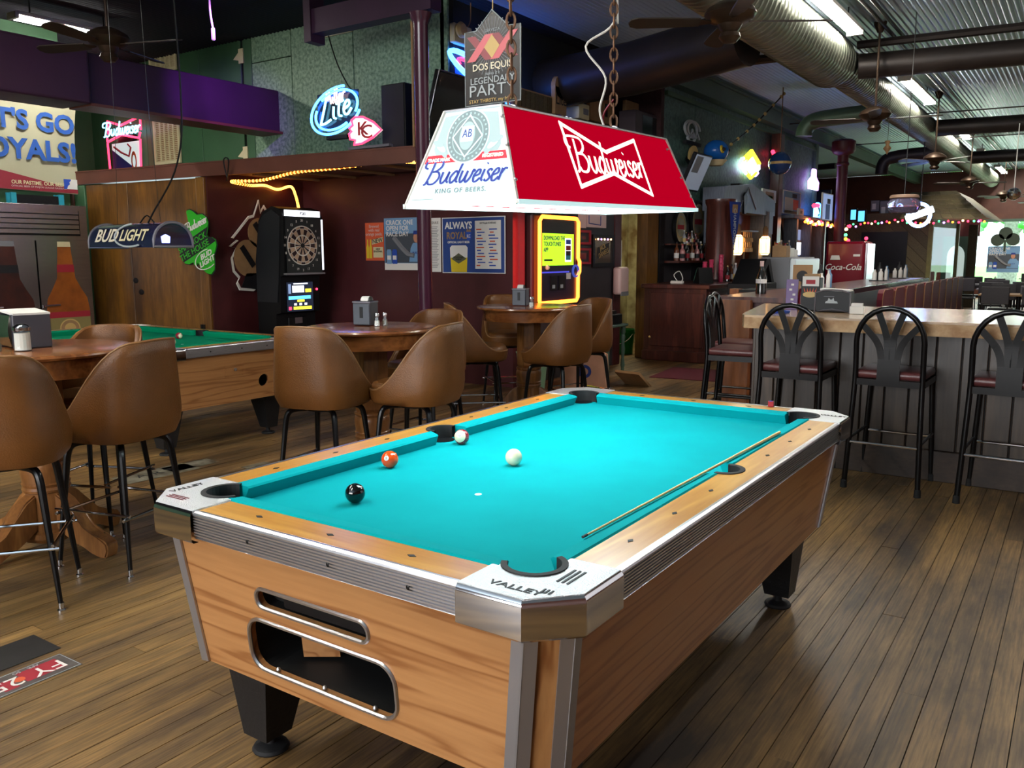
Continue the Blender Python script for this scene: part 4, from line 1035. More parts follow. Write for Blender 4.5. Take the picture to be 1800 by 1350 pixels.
# ------------------------------------------------------------------ long bar
lb = thing('long_bar', 'long bar with a steel edged top running away behind the counter', 'bar counter', (0, 0, 0))
MB().bx(-1.35, -.68, 4.9, 12.4, 1.04, 1.085).build('bar_top', K['mahog'], lb)
MB().bx(-.69, -.655, 4.9, 12.4, 1.03, 1.092, None, .006).build('steel_edge', K['chrome'], lb)
MB().bx(-1.25, -.85, 4.95, 12.3, 0, 1.04).build('bar_front', K['maroon_wood'], lb)
MB().bx(-2.0, -1.25, 7.3, 7.36, 0, 1.02).build('end_panel', K['orangewood'], lb); MB().bx(-1.27, -1.0, 4.85, 4.93, 0, 1.06).build('near_panel', K['orangewood'], lb)
MB().bx(-2.05, -1.95, 7.25, 7.40, 0, 1.06).build('end_post', K['orangewood'], lb)
MB().bx(-2.0, -1.4, 7.28, 7.9, 1.02, 1.05).build('end_shelf', K['black'], lb)
def bar_seat():
    t = thing('high_back_stool', 'tall maroon bar seat', 'stool')
    pts = [(-.27, .60), (.27, .60), (.27, 1.04), (.25, 1.10), (.20, 1.13), (-.20, 1.13), (-.25, 1.10), (-.27, 1.04)]
    M = Matrix(((0, 0, 1, .20), (1, 0, 0, 0), (0, 1, 0, 0), (0, 0, 0, 1)))
    b = MB(); b.prism(pts, 0, .05, M); b.build('backrest', K['darkmaroon_vinyl'], t)
    MB().tube([M @ Vector((x, z, .05)) for x, z in pts], .0035, 6, closed=True).build('piping', K['piping'], t, smooth=True)
    MB().box((0, 0, .70), (.42, .44, .08), None, .02, 2).build('seat', K['darkmaroon_vinyl'], t)
    for sx in (-1, 1):
        for sy in (-1, 1): MB().tube([(sx*.17, sy*.17, .66), (sx*.2, sy*.2, 0)], .012, 8).build('leg', K['blackmetal'], t)
    return t
hs = bar_seat()
for k in range(10):
    place(hs, (-.36, 6.15+k*.60, 0), 0, ['nearest of the tall maroon seats along the long bar', 'second tall maroon seat from the near end of the long bar', 'third tall maroon seat from the near end of the long bar', 'fourth tall maroon seat from the near end of the long bar', 'fifth tall maroon seat from the near end of the long bar', 'fifth tall maroon seat from the far end of the long bar', 'fourth tall maroon seat from the far end of the long bar', 'third tall maroon seat from the far end of the long bar', 'last but one tall maroon seat at the far end of the long bar', 'farthest of the tall maroon seats along the long bar'][k], 'tall maroon seats along the bar', first=(k == 0))
# ------------------------------------------------------------------ back bar cabinet
cb = thing('back_bar_cabinet', 'dark mahogany back bar cabinet with drawers and doors beside the corridor', 'cabinet', (0, 0, 0))
MB().bx(-3.70, -2.79, 8.42, 13.78, .12, 1.00).build('carcass', K['mahog'], cb)
MB().bx(-3.70, -2.74, 8.36, 13.78, 0, .14, None, .008).build('plinth', K['mahog'], cb)
MB().bx(-3.72, -2.72, 8.34, 13.78, 1.00, 1.06, None, .008).build('worktop', K['mahog'], cb)
for k in range(6):
    y0 = 8.50+k*.78
    MX = Matrix(((0, 0, 1, -2.79), (1, 0, 0, 0), (0, 1, 0, 0), (0, 0, 0, 1)))
    MB().bx(-2.79, -2.772, y0, y0+.70, .78, .96, None, .006).build('drawer', K['mahog'], cb)
    d = MB().bx(-2.79, -2.772, y0, y0+.70, .18, .74, None, .006).build('door', K['mahog'], cb)
    MB().bx(-2.772, -2.766, y0+.09, y0+.61, .27, .65, None, .004).build('raised_panel', K['mahog'], d)
    MB().tube([(-2.77, y0+.30, .87), (-2.752, y0+.31, .87), (-2.752, y0+.39, .87), (-2.77, y0+.40, .87)], .005, 6).build('drawer_pull', K['satin'], cb)
    MB().sphere((-2.762, y0+.64, .50), .012, 8).build('door_knob', K['satin'], d)
MB().bx(-3.60, -2.82, 8.40, 8.42, .20, .94, None, .004).build('side_panel', K['mahog'], cb)
MB().sphere((-3.60, 8.40, .32), .018, 8).build('brass_knob', K['gold_print'], cb)
# shelves against the wall
sh = thing('liquor_shelf', 'narrow dark wall shelf crowded with bottles under the two round mirrors', 'shelf', (0, 0, 0))
MB().bx(-3.75, -3.50, 9.12, 10.35, 1.34, 1.37).build('board', K['mahog'], sh)
MB().bx(-3.75, -3.62, 9.12, 10.35, 1.60, 1.62).build('upper_board', K['mahog'], sh)
# bottles: one mould per shape, copied
BM_ = [mat('amber_glass', lin(96, 48, 20), .12, coat=.4), mat('clear_bottle', lin(150, 150, 156), .1, coat=.4), mat('dark_bottle', lin(24, 24, 22), .12, coat=.4), mat('rose_bottle', lin(176, 120, 120), .15, coat=.4)]
LBm = [K['paper'], K['gold_print'], K['crimson'], K['ink']]
def bottle_mesh(kind):
    r, h = ((.037, .27), (.040, .29), (.034, .25), (.045, .24))[kind]
    b = MB().lathe([(0, 0), (r, 0), (r, h*.55), (r*.85, h*.63), (r*.36, h*.75), (r*.34, h*.95), (0, h*.95)], 10)
    o = b.build('glass_body', BM_[kind], None, smooth=True)
    l = MB().lathe([(r*1.02, h*.15), (r*1.02, h*.42)], 10, cap=False).build('paper_label', LBm[kind], None, smooth=True)
    c = MB().lathe([(r*.40, h*.92), (r*.40, h), (0, h)], 8).build('cap', LBm[(kind+3) % 4], None)
    return o, l, c
BPR = []
for kd in range(4):
    t = thing('liquor_bottle', '', 'bottle'); p = bottle_mesh(kd)
    for q in p: q.parent = t
    BPR.append([t, False])
def bottle(loc, kd, label, group, s=1.0):
    pr, used = BPR[kd]
    o = place(pr, loc, rng.uniform(0, 6), label, group, first=not used); BPR[kd][1] = True; o.scale = (s, s, s)
KN = ['amber', 'clear', 'dark', 'rosy']
ORD = ['first', 'second', 'third', 'fourth', 'fifth', 'sixth', 'seventh', 'eighth', 'ninth', 'tenth', 'eleventh', 'twelfth', 'thirteenth']
for k in range(13):
    kd = (k*7+k//3) % 4; bottle((-3.56+.05*(k % 2), 9.18+k*.092, 1.371), kd, '%s liquor bottle, %s from the left on the shelf under the round mirrors' % (KN[kd], ORD[k]), 'bottles on the narrow wall shelf')
for k in range(8):
    kd = (k*5+1) % 4; bottle((-3.69, 9.75+k*.075, 1.621), kd, 'small %s bottle, %s from the left on the upper wall shelf' % (KN[kd], ORD[k]), 'bottles on the upper wall shelf', .7)
for k in range(11):
    kd = (k*3+2) % 4; bottle((-2.98+.09*(k % 2), 9.72+k*.085, 1.061), kd, '%s bottle, %s in the worktop row left of the red-brown door' % (KN[kd], ORD[k]), 'bottles on the worktop left of the red-brown door', .95)
for k in range(10):
    kd = (k*3+1) % 4; bottle((-2.95+.08*(k % 2), 11.75+k*.085, 1.061), kd, '%s bottle, %s in the worktop row right of the red-brown door' % (KN[kd], ORD[k]), 'bottles on the worktop right of the red-brown door')
for k in range(8):
    kd = (k*3) % 4; bottle((-3.15, 12.5+k*.12, 1.395), kd, '%s bottle, %s from the left on the raised black rack' % (KN[kd], ORD[k]), 'bottles on the raised rack', 1.1)
rk = thing('bottle_rack', 'low black rack carrying bottles right of the hutch', 'rack', (0, 0, 0))
MB().bx(-3.3, -3.0, 12.4, 13.5, 1.37, 1.395).bx(-3.3, -3.0, 12.4, 12.43, 1.062, 1.37).bx(-3.3, -3.0, 13.47, 13.5, 1.062, 1.37).build('rack_frame', K['black'], rk)
# stack of pink and red cups, tablet till
for i, (y, m, n) in enumerate([(9.55, 'crimson', .36), (9.68, 'crimson', .40), (9.42, 'crimson', .33), (9.30, 'crimson', .30)]):
    cu = thing('cup_stack', ['tall stack of pink cups on the worktop right of the till screen', 'tallest stack of pink cups on the worktop', 'shorter stack of pink cups behind the till screen', 'shortest stack of red cups behind the till screen'][i], 'cups', (-3.02-.05*i, y, 1.0605))
    b = MB(); pr = [(.028, 0)]
    for k in range(8): z = n*k/8; pr += [(.030, z+.002), (.036, z+n/8-.004), (.032, z+n/8-.002)]
    b.lathe(pr, 12); b.build('cups', K['pinkcup'] if 'pinkcup' in K else K.setdefault('pinkcup', mat('pink_plastic', lin(196, 60, 96), .3)), cu, smooth=True)
ti = thing('till_tablet', 'black tablet till with a pale green lit screen on the worktop', 'till', (-3.05, 8.95, 1.0605), .9)
MB().prism([(-.09, 0), (.09, 0), (-.02, .22), (-.05, .22)], -.11, .11, Matrix(((0, 0, 1, 0), (1, 0, 0, 0), (0, 1, 0, 0), (0, 0, 0, 1)))).build('stand', K['black'], ti)
mm = frame((-.115, .095, .02), (1, 0, 0), (0, -.11, .22)); mm = frame((.115, .093, .012), (-1, 0, 0), (0, -.11, .22))
rect('screen', .012, .01, .218, .22, glow('till_screen', (.16, .42, .28, 1), .5), ti, mm, .001, .003); MB().lathe([(0, 0), (.035, 0), (.035, .001), (0, .001)], 14, mm @ Matrix.Translation((.13, .17, .005))).build('screen_icon', K['g_scr_w'], ti)
wc = thing('charger', 'white cable box with a curled cord at the left end of the worktop', 'charger', (-3.3, 8.62, 1.0605))
MB().box((0, 0, .02), (.18, .07, .04), None, .008).build('case', K['whitec'], wc); MB().tube(cat_rom([(0, 0, .04), (-.05, 0, .12), (.03, 0, .17), (.08, 0, .08), (.07, 0, .04)], 5), .006, 6).build('cord', K['whitec'], wc, smooth=True)
# hutch: round column, arched bluish frame with red-brown door, wall lamps
hu = thing('back_bar_hutch', 'wooden hutch frame toned for bluish light around a red-brown door behind the bar', 'hutch', (0, 0, 0))
X0 = -3.35
K['bluegrey'] = wood('blue_lit_wood', lin(84, 92, 108), lin(128, 138, 152), (5, 5, .8), 10, .5, 0, fine=.7)  # bluish light on the hutch wood is put into this colour
MB().bx(X0-.3, X0, 10.42, 10.95, 1.06, 2.28, None, .01).build('post', K['bluegrey'], hu)
MB().bx(X0-.3, X0, 12.45, 12.95, 1.06, 2.28, None, .01).build('post', K['bluegrey'], hu)
MB().prism([(10.40, 2.14), (12.97, 2.14), (12.97, 2.40), (11.7, 2.62), (10.40, 2.50)], X0-.32, X0+.03, Matrix(((0, 0, 1, 0), (1, 0, 0, 0), (0, 1, 0, 0), (0, 0, 0, 1)))).build('header', K['bluegrey'], hu)
MB().bx(X0-.28, X0-.24, 10.95, 12.45, 1.06, 2.14).build('door', K['redwood'], hu)
MB().tube([(X0+.035, 11.5, 2.55), (X0+.04, 11.9, 2.22)], .01, 6).tube([(X0+.035, 11.5, 2.55), (X0+.04, 11.1, 2.22)], .01, 6).build('garland', K['nap_rim'], hu)
MB().prism([(11.25, 2.12), (11.35, 2.12), (11.38, 2.4), (11.3, 2.46), (11.22, 2.4)], X0+.03, X0+.06, Matrix(((0, 0, 1, 0), (1, 0, 0, 0), (0, 1, 0, 0), (0, 0, 0, 1)))).build('ornament', K['black'], hu)
rc = thing('round_column', 'dark brown round column with a hanging navy pennant behind the bar', 'column', (-3.25, 10.08, 1.0605))
MB().lathe([(.24, 0), (.215, .03), (.21, 1.12), (.235, 1.17), (.235, 1.22), (0, 1.22)], 26).build('shaft', K['mahog'], rc, smooth=True)
pn_ = thing('pennant', 'navy championship pennant hanging on the dark round column', 'pennant', (-3.035, 9.92, 1.55), 0)
MPn = frame((0.02, -.13, 0), (.35, 1, 0), (0, 0, 1))
MB().prism([(0, .68), (.26, .68), (.20, .25), (.13, 0), (.06, .25)], 0, .004, MPn).build('felt', K['navy'], pn_)
text('CHAMPIONSHIP', .13, .28, .085, K['silver_print'], pn_, MPn, .005, rot=-PI/2, bold=.01)
rect('patch', .07, .52, .19, .64, K['tan'], pn_, MPn, .0045, .001)
def sconce(y, lab):
    t = thing('wall_lamp', lab, 'lamp', (X0+.12, y, 1.48))
    MB().bx(-.1, -.07, -.12, .12, -.32, .25, None, .004).build('back_plate', K['bluegrey'], t)
    MB().lathe([(0, -.03), (.05, -.03), (.085, 0), (.085, .26), (.05, .29), (0, .29)], 10, cap=True).build('shade', K['g_warm'], t)
    b = MB()
    for k in range(6): a = k*PI/3; b.tube([(.088*math.cos(a), .088*math.sin(a), 0), (.088*math.cos(a), .088*math.sin(a), .26)], .004, 5)
    b.lathe([(.09, -.005), (.094, 0), (.09, .005)], 12, cap=False).lathe([(.09, .255), (.094, .26), (.09, .265)], 12, cap=False).build('cage', K['black'], t)
    MB().lathe([(.05, .29), (.045, .42), (.02, .46), (0, .46)], 10).build('chimney', K['tan'], t, smooth=True)
sconce(10.82, 'amber lit wall lamp left of the red-brown door'); sconce(12.2, 'amber lit wall lamp right of the red-brown door')
def round_mirror(y, z, r, lab, nm='round_mirror', ry=1.0):
    t = thing(nm, lab, 'mirror', (-3.73, y, z))
    MR = Matrix.Rotation(PI/2, 4, 'Y') @ Matrix.Diagonal((1, ry, 1, 1))
    MB().lathe([(r*.84, .0), (r*.84, .03), (r*.92, .05), (r, .04), (r, 0)], 30, MR).build('frame', K['black'], t, smooth=True)
    MB().lathe([(0, .02), (r*.86, .02)], 30, MR, cap=False).build('glass', K['glaremirror'], t)
    MB().lathe([(r*.55, .022), (r*.62, .022)], 26, MR, cap=False).build('gold_ring', K['gold_print'], t)  # ring and bar prints invented along with the painted reflection
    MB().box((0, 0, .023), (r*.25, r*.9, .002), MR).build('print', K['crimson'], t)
    return t
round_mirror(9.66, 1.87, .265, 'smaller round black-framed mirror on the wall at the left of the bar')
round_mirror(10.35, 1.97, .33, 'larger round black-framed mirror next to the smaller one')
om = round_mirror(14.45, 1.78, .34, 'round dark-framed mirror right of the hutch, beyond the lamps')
# pictures and lit signs along the back bar
def picture(tl, br, lab, nm, cat, m, fm='black', parts=(), tilt=0):
    M, W, H = wall_x(tl, br); t = thing(nm, lab, cat, (0, 0, 0))
    MB().bx(0, W, 0, H, 0, .03, M, .004).build('frame', K[fm], t)
    rect('picture', W*.05, H*.04, W*.95, H*.96, m, t, M, .031, .002)
    for (a, b_, c_, d_, mm_) in parts: rect('print', W*a, H*b_, W*c_, H*d_, K[mm_], t, M, .0335, .0015)
    return t, M, W, H
picture((-3.680, 15.313, 1.994), (-3.680, 16.255, 1.403), 'framed pale mirror with white lettering, right of the round dark mirror', 'lettered_mirror', 'mirror', K['g_scr_dim'], 'bluegrey', ((.15, .45, .85, .6, 'paper'),))  # mirror face emits a faint glow in place of reflections
_t = picture((-2.600, 11.757, 1.664), (-2.600, 12.026, 1.443), 'small black-framed screen with a blue white picture behind the bar', 'small_screen', 'screen', K['g_scr_w'], 'black'); MB().bx(_t[2]*.4, _t[2]*.6, -1.46, 0, 0, .02, _t[1]).build('stand', K['black'], _t[0])
picture((-3.500, 12.701, 2.621), (-3.500, 13.489, 2.402), 'leaning print in pink and green on top of the hutch', 'leaning_print', 'picture', K['paper'], 'whitec', ((.2, .1, .8, .8, 'tan'), (.4, .2, .7, .5, 'lime')))
picture((-3.600, 14.237, 2.700), (-3.600, 15.476, 2.250), 'large pale poster of two figures in white and orange leaning above the bar', 'poster', 'poster', K['sky'], 'whitec', ((.1, .1, .55, .7, 'paper'), (.55, .2, .85, .65, 'orange'), (.5, .72, .75, .9, 'ink'), (.1, 0.03, .95, .15, 'tan')))
_p = picture((-3.000, 14.817, 2.655), (-3.000, 15.633, 2.125), 'tall pale blue poster of a dark-haired figure left of the red column', 'poster', 'poster', K['g_scr_dim'], 'whitec', ((.3, .05, .7, .6, 'sky'), (.42, .62, .72, .8, 'ink'))); MB().bx(_p[2]*.45, _p[2]*.55, -2.1, 0, -.02, .01, _p[1]).build('stand', K['mahog'], _p[0])  # poster face emits a faint glow though it is no lamp
picture((-3.400, 14.623, 2.355), (-3.400, 15.005, 2.216), 'small white card propped beside the large poster', 'card', 'card', K['paper'], 'whitec', ((.3, .3, .7, .7, 'grey'),))
ld = thing('bar_ledge', 'long pale ledge over the far back bar carrying posters and a light string', 'shelf', (0, 0, 0))
MB().bx(-3.745, -3.35, 14.3, 16.9, 2.16, 2.22).build('board', K['bluegrey'], ld)
for y in (14.9, 15.9, 16.8): MB().bx(-3.72, -3.45, y-.05, y+.05, 1.06, 2.16).build('post', K['bluegrey'], ld)
MB().bx(-3.72, -3.68, 15.3, 16.7, 1.06, 2.0).build('dark_opening', K['redwood'], ld)
def light_string(name, lab, pts, n, mats, r=.022, wire='black'):
    t = thing(name, lab, 'light string', tuple(pts[0])); o = Vector(pts[0])
    P = cat_rom([Vector(p)-o for p in pts], 6)
    MB().tube(P, .006, 5).build('wire', K[wire], t)
    bs_ = {}
    for k in range(n):
        f = k/(n-1)*(len(P)-1); i = min(int(f), len(P)-2); p = P[i].lerp(P[i+1], f-i)+Vector((rng.uniform(-.02, .02), rng.uniform(-.02, .02), rng.uniform(-.05, .02)))
        MB().sphere(p, r, 6).build('bulb', K[mats[k % len(mats)]], t)
    return t
light_string('light_string', 'orange and white light string massed along the far bar ledge', [(-3.30, 14.9, 2.15), (-3.28, 15.5, 2.10), (-3.3, 16.2, 2.12), (-3.28, 16.9, 2.10)], 34, ['g_orange', 'g_warm', 'g_pinkw', 'g_orange', 'g_red'], .03)
light_string('light_string', 'short string of red, amber and green bulbs hanging beside the red drinks cooler', [(-2.611, 15.500, 2.011), (-2.668, 15.500, 1.855), (-2.617, 15.500, 1.720), (-2.539, 15.500, 1.696), (-2.275, 15.500, 1.760)], 9, ['g_red', 'g_warm', 'g_green', 'g_orange'], .035)
# white coolers and red drinks cooler behind the bar
w1 = thing('steel_cooler', 'grey and white upright cooler standing behind the long bar', 'cooler', (-2.15, 9.9, 0))
MB().bx(-.28, .12, -.35, .95, 0, 1.42, None, .01).build('body', K['grey'], w1); MB().bx(.12, .20, -.34, .94, .1, 1.40, None, .02, 2).build('door', mat('white_enamel', lin(226, 236, 240), .3), w1)
MB().tube(cat_rom([(.215, -.28, .75), (.24, -.26, 1.0), (.215, -.28, 1.25)], 5), .012, 6).build('handle', K['grey'], w1, smooth=True)
for k, (y, hh, m) in enumerate([(-.2, .16, 'tan'), (.02, .13, 'whitec'), (.2, .11, 'paper')]):
    bxo = thing('carton', ['brown carton on top of the grey cooler', 'white carton on top of the grey cooler', 'low white carton at the right on the grey cooler'][k], 'box', (-2.2, 9.9+y, 1.4205)); MB().bx(-.1, .1, -.09, .09, 0, hh, None, .004).bx(-.08, .0, -.05, .05, hh, hh+.02).build('carton', K[m], bxo)
cm = thing('drink_machine', 'black and silver angular machine left of the grey cooler', 'machine', (-2.32, 9.0, 0))
MB().bx(-.25, .2, -.4, .3, 0, 1.08, None, .01).build('base', K['black'], cm)
MB().prism([(-.38, 1.08), (-.05, 1.40), (.1, 1.40), (.3, 1.08), (.2, 1.08), (.02, 1.33), (-.26, 1.08)], -.2, .16, Matrix(((0, 0, 1, 0), (1, 0, 0, 0), (0, 1, 0, 0), (0, 0, 0, 1)))).build('angled_frame', K['black'], cm)
MB().prism([(-.24, 1.10), (.02, 1.33), (.18, 1.10)], -.15, .12, Matrix(((0, 0, 1, 0), (1, 0, 0, 0), (0, 1, 0, 0), (0, 0, 0, 1)))).build('silver_panel', K['satin'], cm)
kp = thing('drinks_cooler', 'tall glossy red drinks cooler with white script, behind the far bar', 'cooler', (-2.38, 14.6, 0), .0)
MB().bx(-.34, .36, -.35, .35, 0, 1.70, None, .05, 3).build('body', K['redgloss'], kp)
MB().bx(.36, .40, -.33, .33, .1, 1.66, None, .01).build('door_edge', K['satin'], kp)
MK = frame((-.42, -.352, .0), (1, 0, 0), (0, 0, 1))
script('sele', .40, 1.15, .16, .026, K['paper'], kp, MK, .002, .35, 1.0) if False else text('Coca-Cola', .40, 1.22, .16, K['paper'], kp, MK, .002, shear=.35, sx=.95, bold=.01)
MB().prism([(.17, 1.36), (.35, 1.36), (.33, 1.44), (.19, 1.44)], .0, .002, MK).build('print', K['paper'], kp); rect('print', .58, 1.42, .70, 1.46, K['paper'], kp, MK, 0, .002)
# things on the long bar
def bar_cluster(y, lab, x=-1.0):
    t = thing('condiment_tray', lab, 'tray', (x, y, 1.0855))
    MB().bx(-.12, .12, -.14, .14, 0, .012).build('tray', K['black'], t)
    for k, (dx, dy, r, hh, m) in enumerate([(-.06, -.08, .03, .16, 'salt'), (.02, -.07, .03, .17, 'salt'), (.08, -.02, .022, .20, 'paper'), (-.02, .04, .035, .26, 'ink'), (.07, .07, .03, .21, 'sky'), (-.08, .09, .03, .14, 'tan')]):
        MB().lathe([(r, .012), (r, hh*.7), (r*.45, hh*.85), (r*.45, hh), (0, hh)], 10, Matrix.Translation((dx, dy, 0))).build('bottle', K[m], t, smooth=True)
    return t
bar_cluster(7.2, 'tray of white shakers and bottles on the near part of the long bar')
bar_cluster(10.4, 'tray of dark and pale bottles on the far part of the long bar')
bar_cluster(11.9, 'tray of jars and a napkin box at the far end of the long bar')
mk = thing('menu_card', 'dark framed card with a round emblem standing on the long bar', 'menu', (-1.12, 6.9, 1.0855), .1)
MB().bx(-.10, .10, -.01, .01, 0, .26).build('card', K['tan'], mk); MB().lathe([(0, 0), (.06, 0), (.06, .002), (0, .002)], 18, frame((0, -.011, .14), (1, 0, 0), (0, 0, 1))).build('emblem', K['ink'], mk)
wr = thing('bottle_trio', 'dark bottle with white labels standing on the bar behind the purple card', 'bottle', (-1.15, 5.6, 1.0855))
MB().lathe([(0, 0), (.05, 0), (.05, .14), (.03, .2), (.018, .24), (.018, .30), (0, .30)], 14).build('glass_body', BM_[2], wr, smooth=True); MB().lathe([(.0515, .10), (.0515, .14)], 14, cap=False).build('paper_label', K['paper'], wr); MB().lathe([(.02, .26), (.02, .31), (0, .31)], 10).build('cap', K['pinkpl'], wr)

# more of the back bar: dark post, glass rack, small frames, blue lit far corner
dp = thing('dark_post', 'dark brown square post rising behind the leaning prints', 'post', (-3.62, 13.95, 0)); MB().bx(-.09, .09, -.12, .12, 0, 3.7, None, .01).build('post', K['mahog'], dp)
gr = thing('glass_rack', 'rack of upturned glasses lit amber between the two wall lamps', 'rack', (-3.2, 11.1, 1.40))
MB().bx(-.12, .12, -.2, .28, .42, .44).bx(-.12, -.10, -.2, -.18, -.34, .44).bx(-.12, -.10, .26, .28, -.34, .44).build('frame', K['bluegrey'], gr)
for k in range(5):
    for r_ in range(2): MB().lathe([(.012, .42-.16*r_), (.008, .34-.16*r_), (.03, .32-.16*r_), (.036, .26-.16*r_)], 10, Matrix.Translation((.02, -.14+.09*k, 0)), cap=False).build('glass', mat('amber_lit_glass', lin(200, 160, 110), .1, coat=.4) if (k, r_) == (0, 0) else bpy.data.materials['amber_lit_glass'], gr, smooth=True)  # amber lamplight is put into the glass colour
for i, (a_, b_, l_, m_) in enumerate((((-3.680, 16.182, 1.812), (-3.680, 16.767, 1.550), 'small dark frame on the wall under the orange light string', 'redwood'), ((-3.300, 12.541, 2.203), (-3.300, 12.757, 1.814), 'narrow pale board on the right post of the hutch', 'bluegrey'))):
    M, W, H = wall_x(a_, b_); q = thing('wall_board', l_, 'board', (0, 0, 0)); MB().bx(0, W, 0, H, -.05, .02, M, .004).build('board', K[m_], q)
cp = struct(MB().bx(-9.0, -4.2, 20.4, 20.5, 0, 3.1).build('wall_side_room', mat('blue_lit_panelling', lin(56, 66, 92), .5, var=.15, vs=5)))  # blue light on this corner wall is put into the board colours
for k in range(9): MB().bx(-9.0+k*.53, -9.0+k*.53+.51, 20.37, 20.40, .05, 3.08, None, .004).build('wall_panel', K['bluepanel'] if 'bluepanel' in K else K.setdefault('bluepanel', mat('blue_lit_board', lin(62, 72, 98), .45, var=.2, vs=4)), cp)
for i, (a_, b_, l_) in enumerate((((-3.201, 20.300, 2.790), (-2.986, 20.300, 2.506), 'left framed photograph above the dark booth'), ((-2.989, 20.300, 2.782), (-2.759, 20.300, 2.223), 'tall framed photograph collage above the dark booth'))):
    M, W, H = wall_y(a_, b_); q = thing('framed_photograph', l_, 'picture', (0, 0, 0)); MB().bx(0, W, 0, H, -.02, .02, M, .004).build('frame', K['black'], q); rect('picture', W*.06, H*.05, W*.94, H*.95, K['grey'], q, M, .021, .002); rect('print', W*.2, H*.2, W*.6, H*.7, K['paper'], q, M, .024, .001)

# ------------------------------------------------------------------ billiard lamp over the long table
PL = thing('billiard_lamp', 'long red and white trapezoid billiard lamp hanging on chains over the turquoise table', 'lamp', (-.135, .235, 1.616))
PL.rotation_euler = (math.radians(1.39), 0, 0)
hw, hl, tw, tl, LH = .212, .665, .105, .585, .285
K['lampwhite'] = mat('lit_white_acrylic', (.55, .62, .62, 1), .45, emis=(.50, .74, .76, 1), es=.72)
K['lampred'] = mat('lit_red_acrylic', lin(84, 0, 14), .6, spec=.0, emis=(.50, .0, .016, 1), es=.72)
K['lampgrey'] = mat('lit_grey_print', (.12, .15, .15, 1), .5, emis=(.13, .22, .24, 1), es=.8)
K['lampgrey2'] = mat('lit_pale_grey_print', (.25, .3, .3, 1), .5, emis=(.27, .43, .45, 1), es=.8)
K['lampnavy'] = mat('navy_on_acrylic', lin(20, 44, 130), .4, emis=(.01, .03, .25, 1), es=.6)
K['lampband'] = mat('red_on_acrylic', lin(190, 20, 44), .4, emis=(.6, .01, .03, 1), es=.7)
K['lampcream'] = mat('cream_on_red_acrylic', lin(250, 244, 226), .3, emis=(1, .93, .80, 1), es=.8)
def slab(pts, th, m, name, par):
    q = [Vector(p) for p in pts]; n = (q[1]-q[0]).cross(q[2]-q[0]).normalized()*th
    b = MB(); a = [b.bm.verts.new(p) for p in q]; c = [b.bm.verts.new(p-n) for p in q]
    b.bm.faces.new(a); b.bm.faces.new(c[::-1])
    for i in range(len(q)): b.bm.faces.new((a[i], c[i], c[(i+1) % len(q)], a[(i+1) % len(q)]))
    return b.build(name, m, par)
z0 = .012
slab([(-hw, -hl, z0), (hw, -hl, z0), (tw, -tl, LH), (-tw, -tl, LH)], .004, K['lampwhite'], 'end_panel', PL)
slab([(hw, hl, z0), (-hw, hl, z0), (-tw, tl, LH), (tw, tl, LH)], .004, K['lampwhite'], 'end_panel', PL)
slab([(hw, -hl, z0), (hw, hl, z0), (tw, tl, LH), (tw, -tl, LH)], .004, K['lampred'], 'side_panel', PL)
slab([(-hw, hl, z0), (-hw, -hl, z0), (-tw, -tl, LH), (-tw, tl, LH)], .004, K['lampred'], 'side_panel', PL)
MB().bx(-tw, tw, -tl, tl, LH-.004, LH+.004).build('top_plate', K['whitec'], PL)
b = MB(); b.tube([(-hw, -hl, .006), (hw, -hl, .006), (hw, hl, .006), (-hw, hl, .006)], 0, closed=True, flat=(.012, .014), up=(0, 0, 1)); b.build('bottom_rim', K['lampwhite'], PL)
for sx in (-1, 1):
    for sy in (-1, 1): MB().tube([(sx*hw, sy*hl, 0), (sx*tw, sy*tl, LH+.004)], .006, 6).build('corner_strip', K['whitec'], PL)
    MB().tube([(sx*tw, -tl, LH+.004), (sx*tw, tl, LH+.004)], .005, 6).build('top_strip', K['satin'], PL)
    MB().tube([(-tw, sx*tl, LH+.004), (tw, sx*tl, LH+.004)], .005, 6).build('top_strip', K['satin'], PL)
K['g_diff'] = glow('fluorescent_diffuser', (.80, .97, 1, 1), 12.4)
MB().bx(-hw+.012, hw-.012, -hl+.012, hl-.012, .016, .020).build('diffuser', K['g_diff'], PL)
# end panel print
ME = frame((0, -hl, z0), (1, 0, 0), (0, hl-tl, LH-z0)); EH = math.hypot(hl-tl, LH-z0)
def half(v): return hw-(hw-tw)*v/EH
ve = .196
MB().prism([(-half(.125)+.010, .125), (half(.125)-.010, .125), (half(.150)-.010, .150), (-half(.150)+.010, .150)], .001, .0016, ME).build('band', K['lampband'], PL)
text('TRADE MARK', -.098, .134, .015, K['lampcream'], PL, ME, .0022, bold=.02, sx=.95); text('REGISTERED', .102, .137, .0145, K['lampcream'], PL, ME, .0022, bold=.02, sx=.95)
for s in (-1, 1):
    MB().prism([(s*.05, .14), (s*.115, .150), (s*(half(.2)-.012), .17), (s*(half(.27)-.012), .27), (s*.04, .275)], .0008, .0012, ME).build('scroll', K['lampgrey2'], PL)
    for k in range(3): MB().lathe([(0, 0), (.022, 0), (.022, .0006), (0, .0006)], 12, ME @ Matrix.Translation((s*(.085+.012*k), .158+.014*k, .0020+.0002*k)) @ Matrix.Rotation(s*(.9-.3*k), 4, 'Z') @ Matrix.Diagonal((1, .42, 1, 1))).build('leaf', K['lampwhite'] if k % 2 else K['lampgrey2'], PL)
for r, m, d in ((.086, 'lampwhite', .0024), (.081, 'lampgrey', .0030), (.062, 'lampgrey2', .0036), (.058, 'lampgrey', .0042)):
    MB().lathe([(0, 0), (r, 0), (r, .0004), (0, .0004)], 36, ME @ Matrix.Translation((0, ve+.006, d)) @ Matrix.Diagonal((.93, .98, 1, 1))).build('seal', K[m], PL)
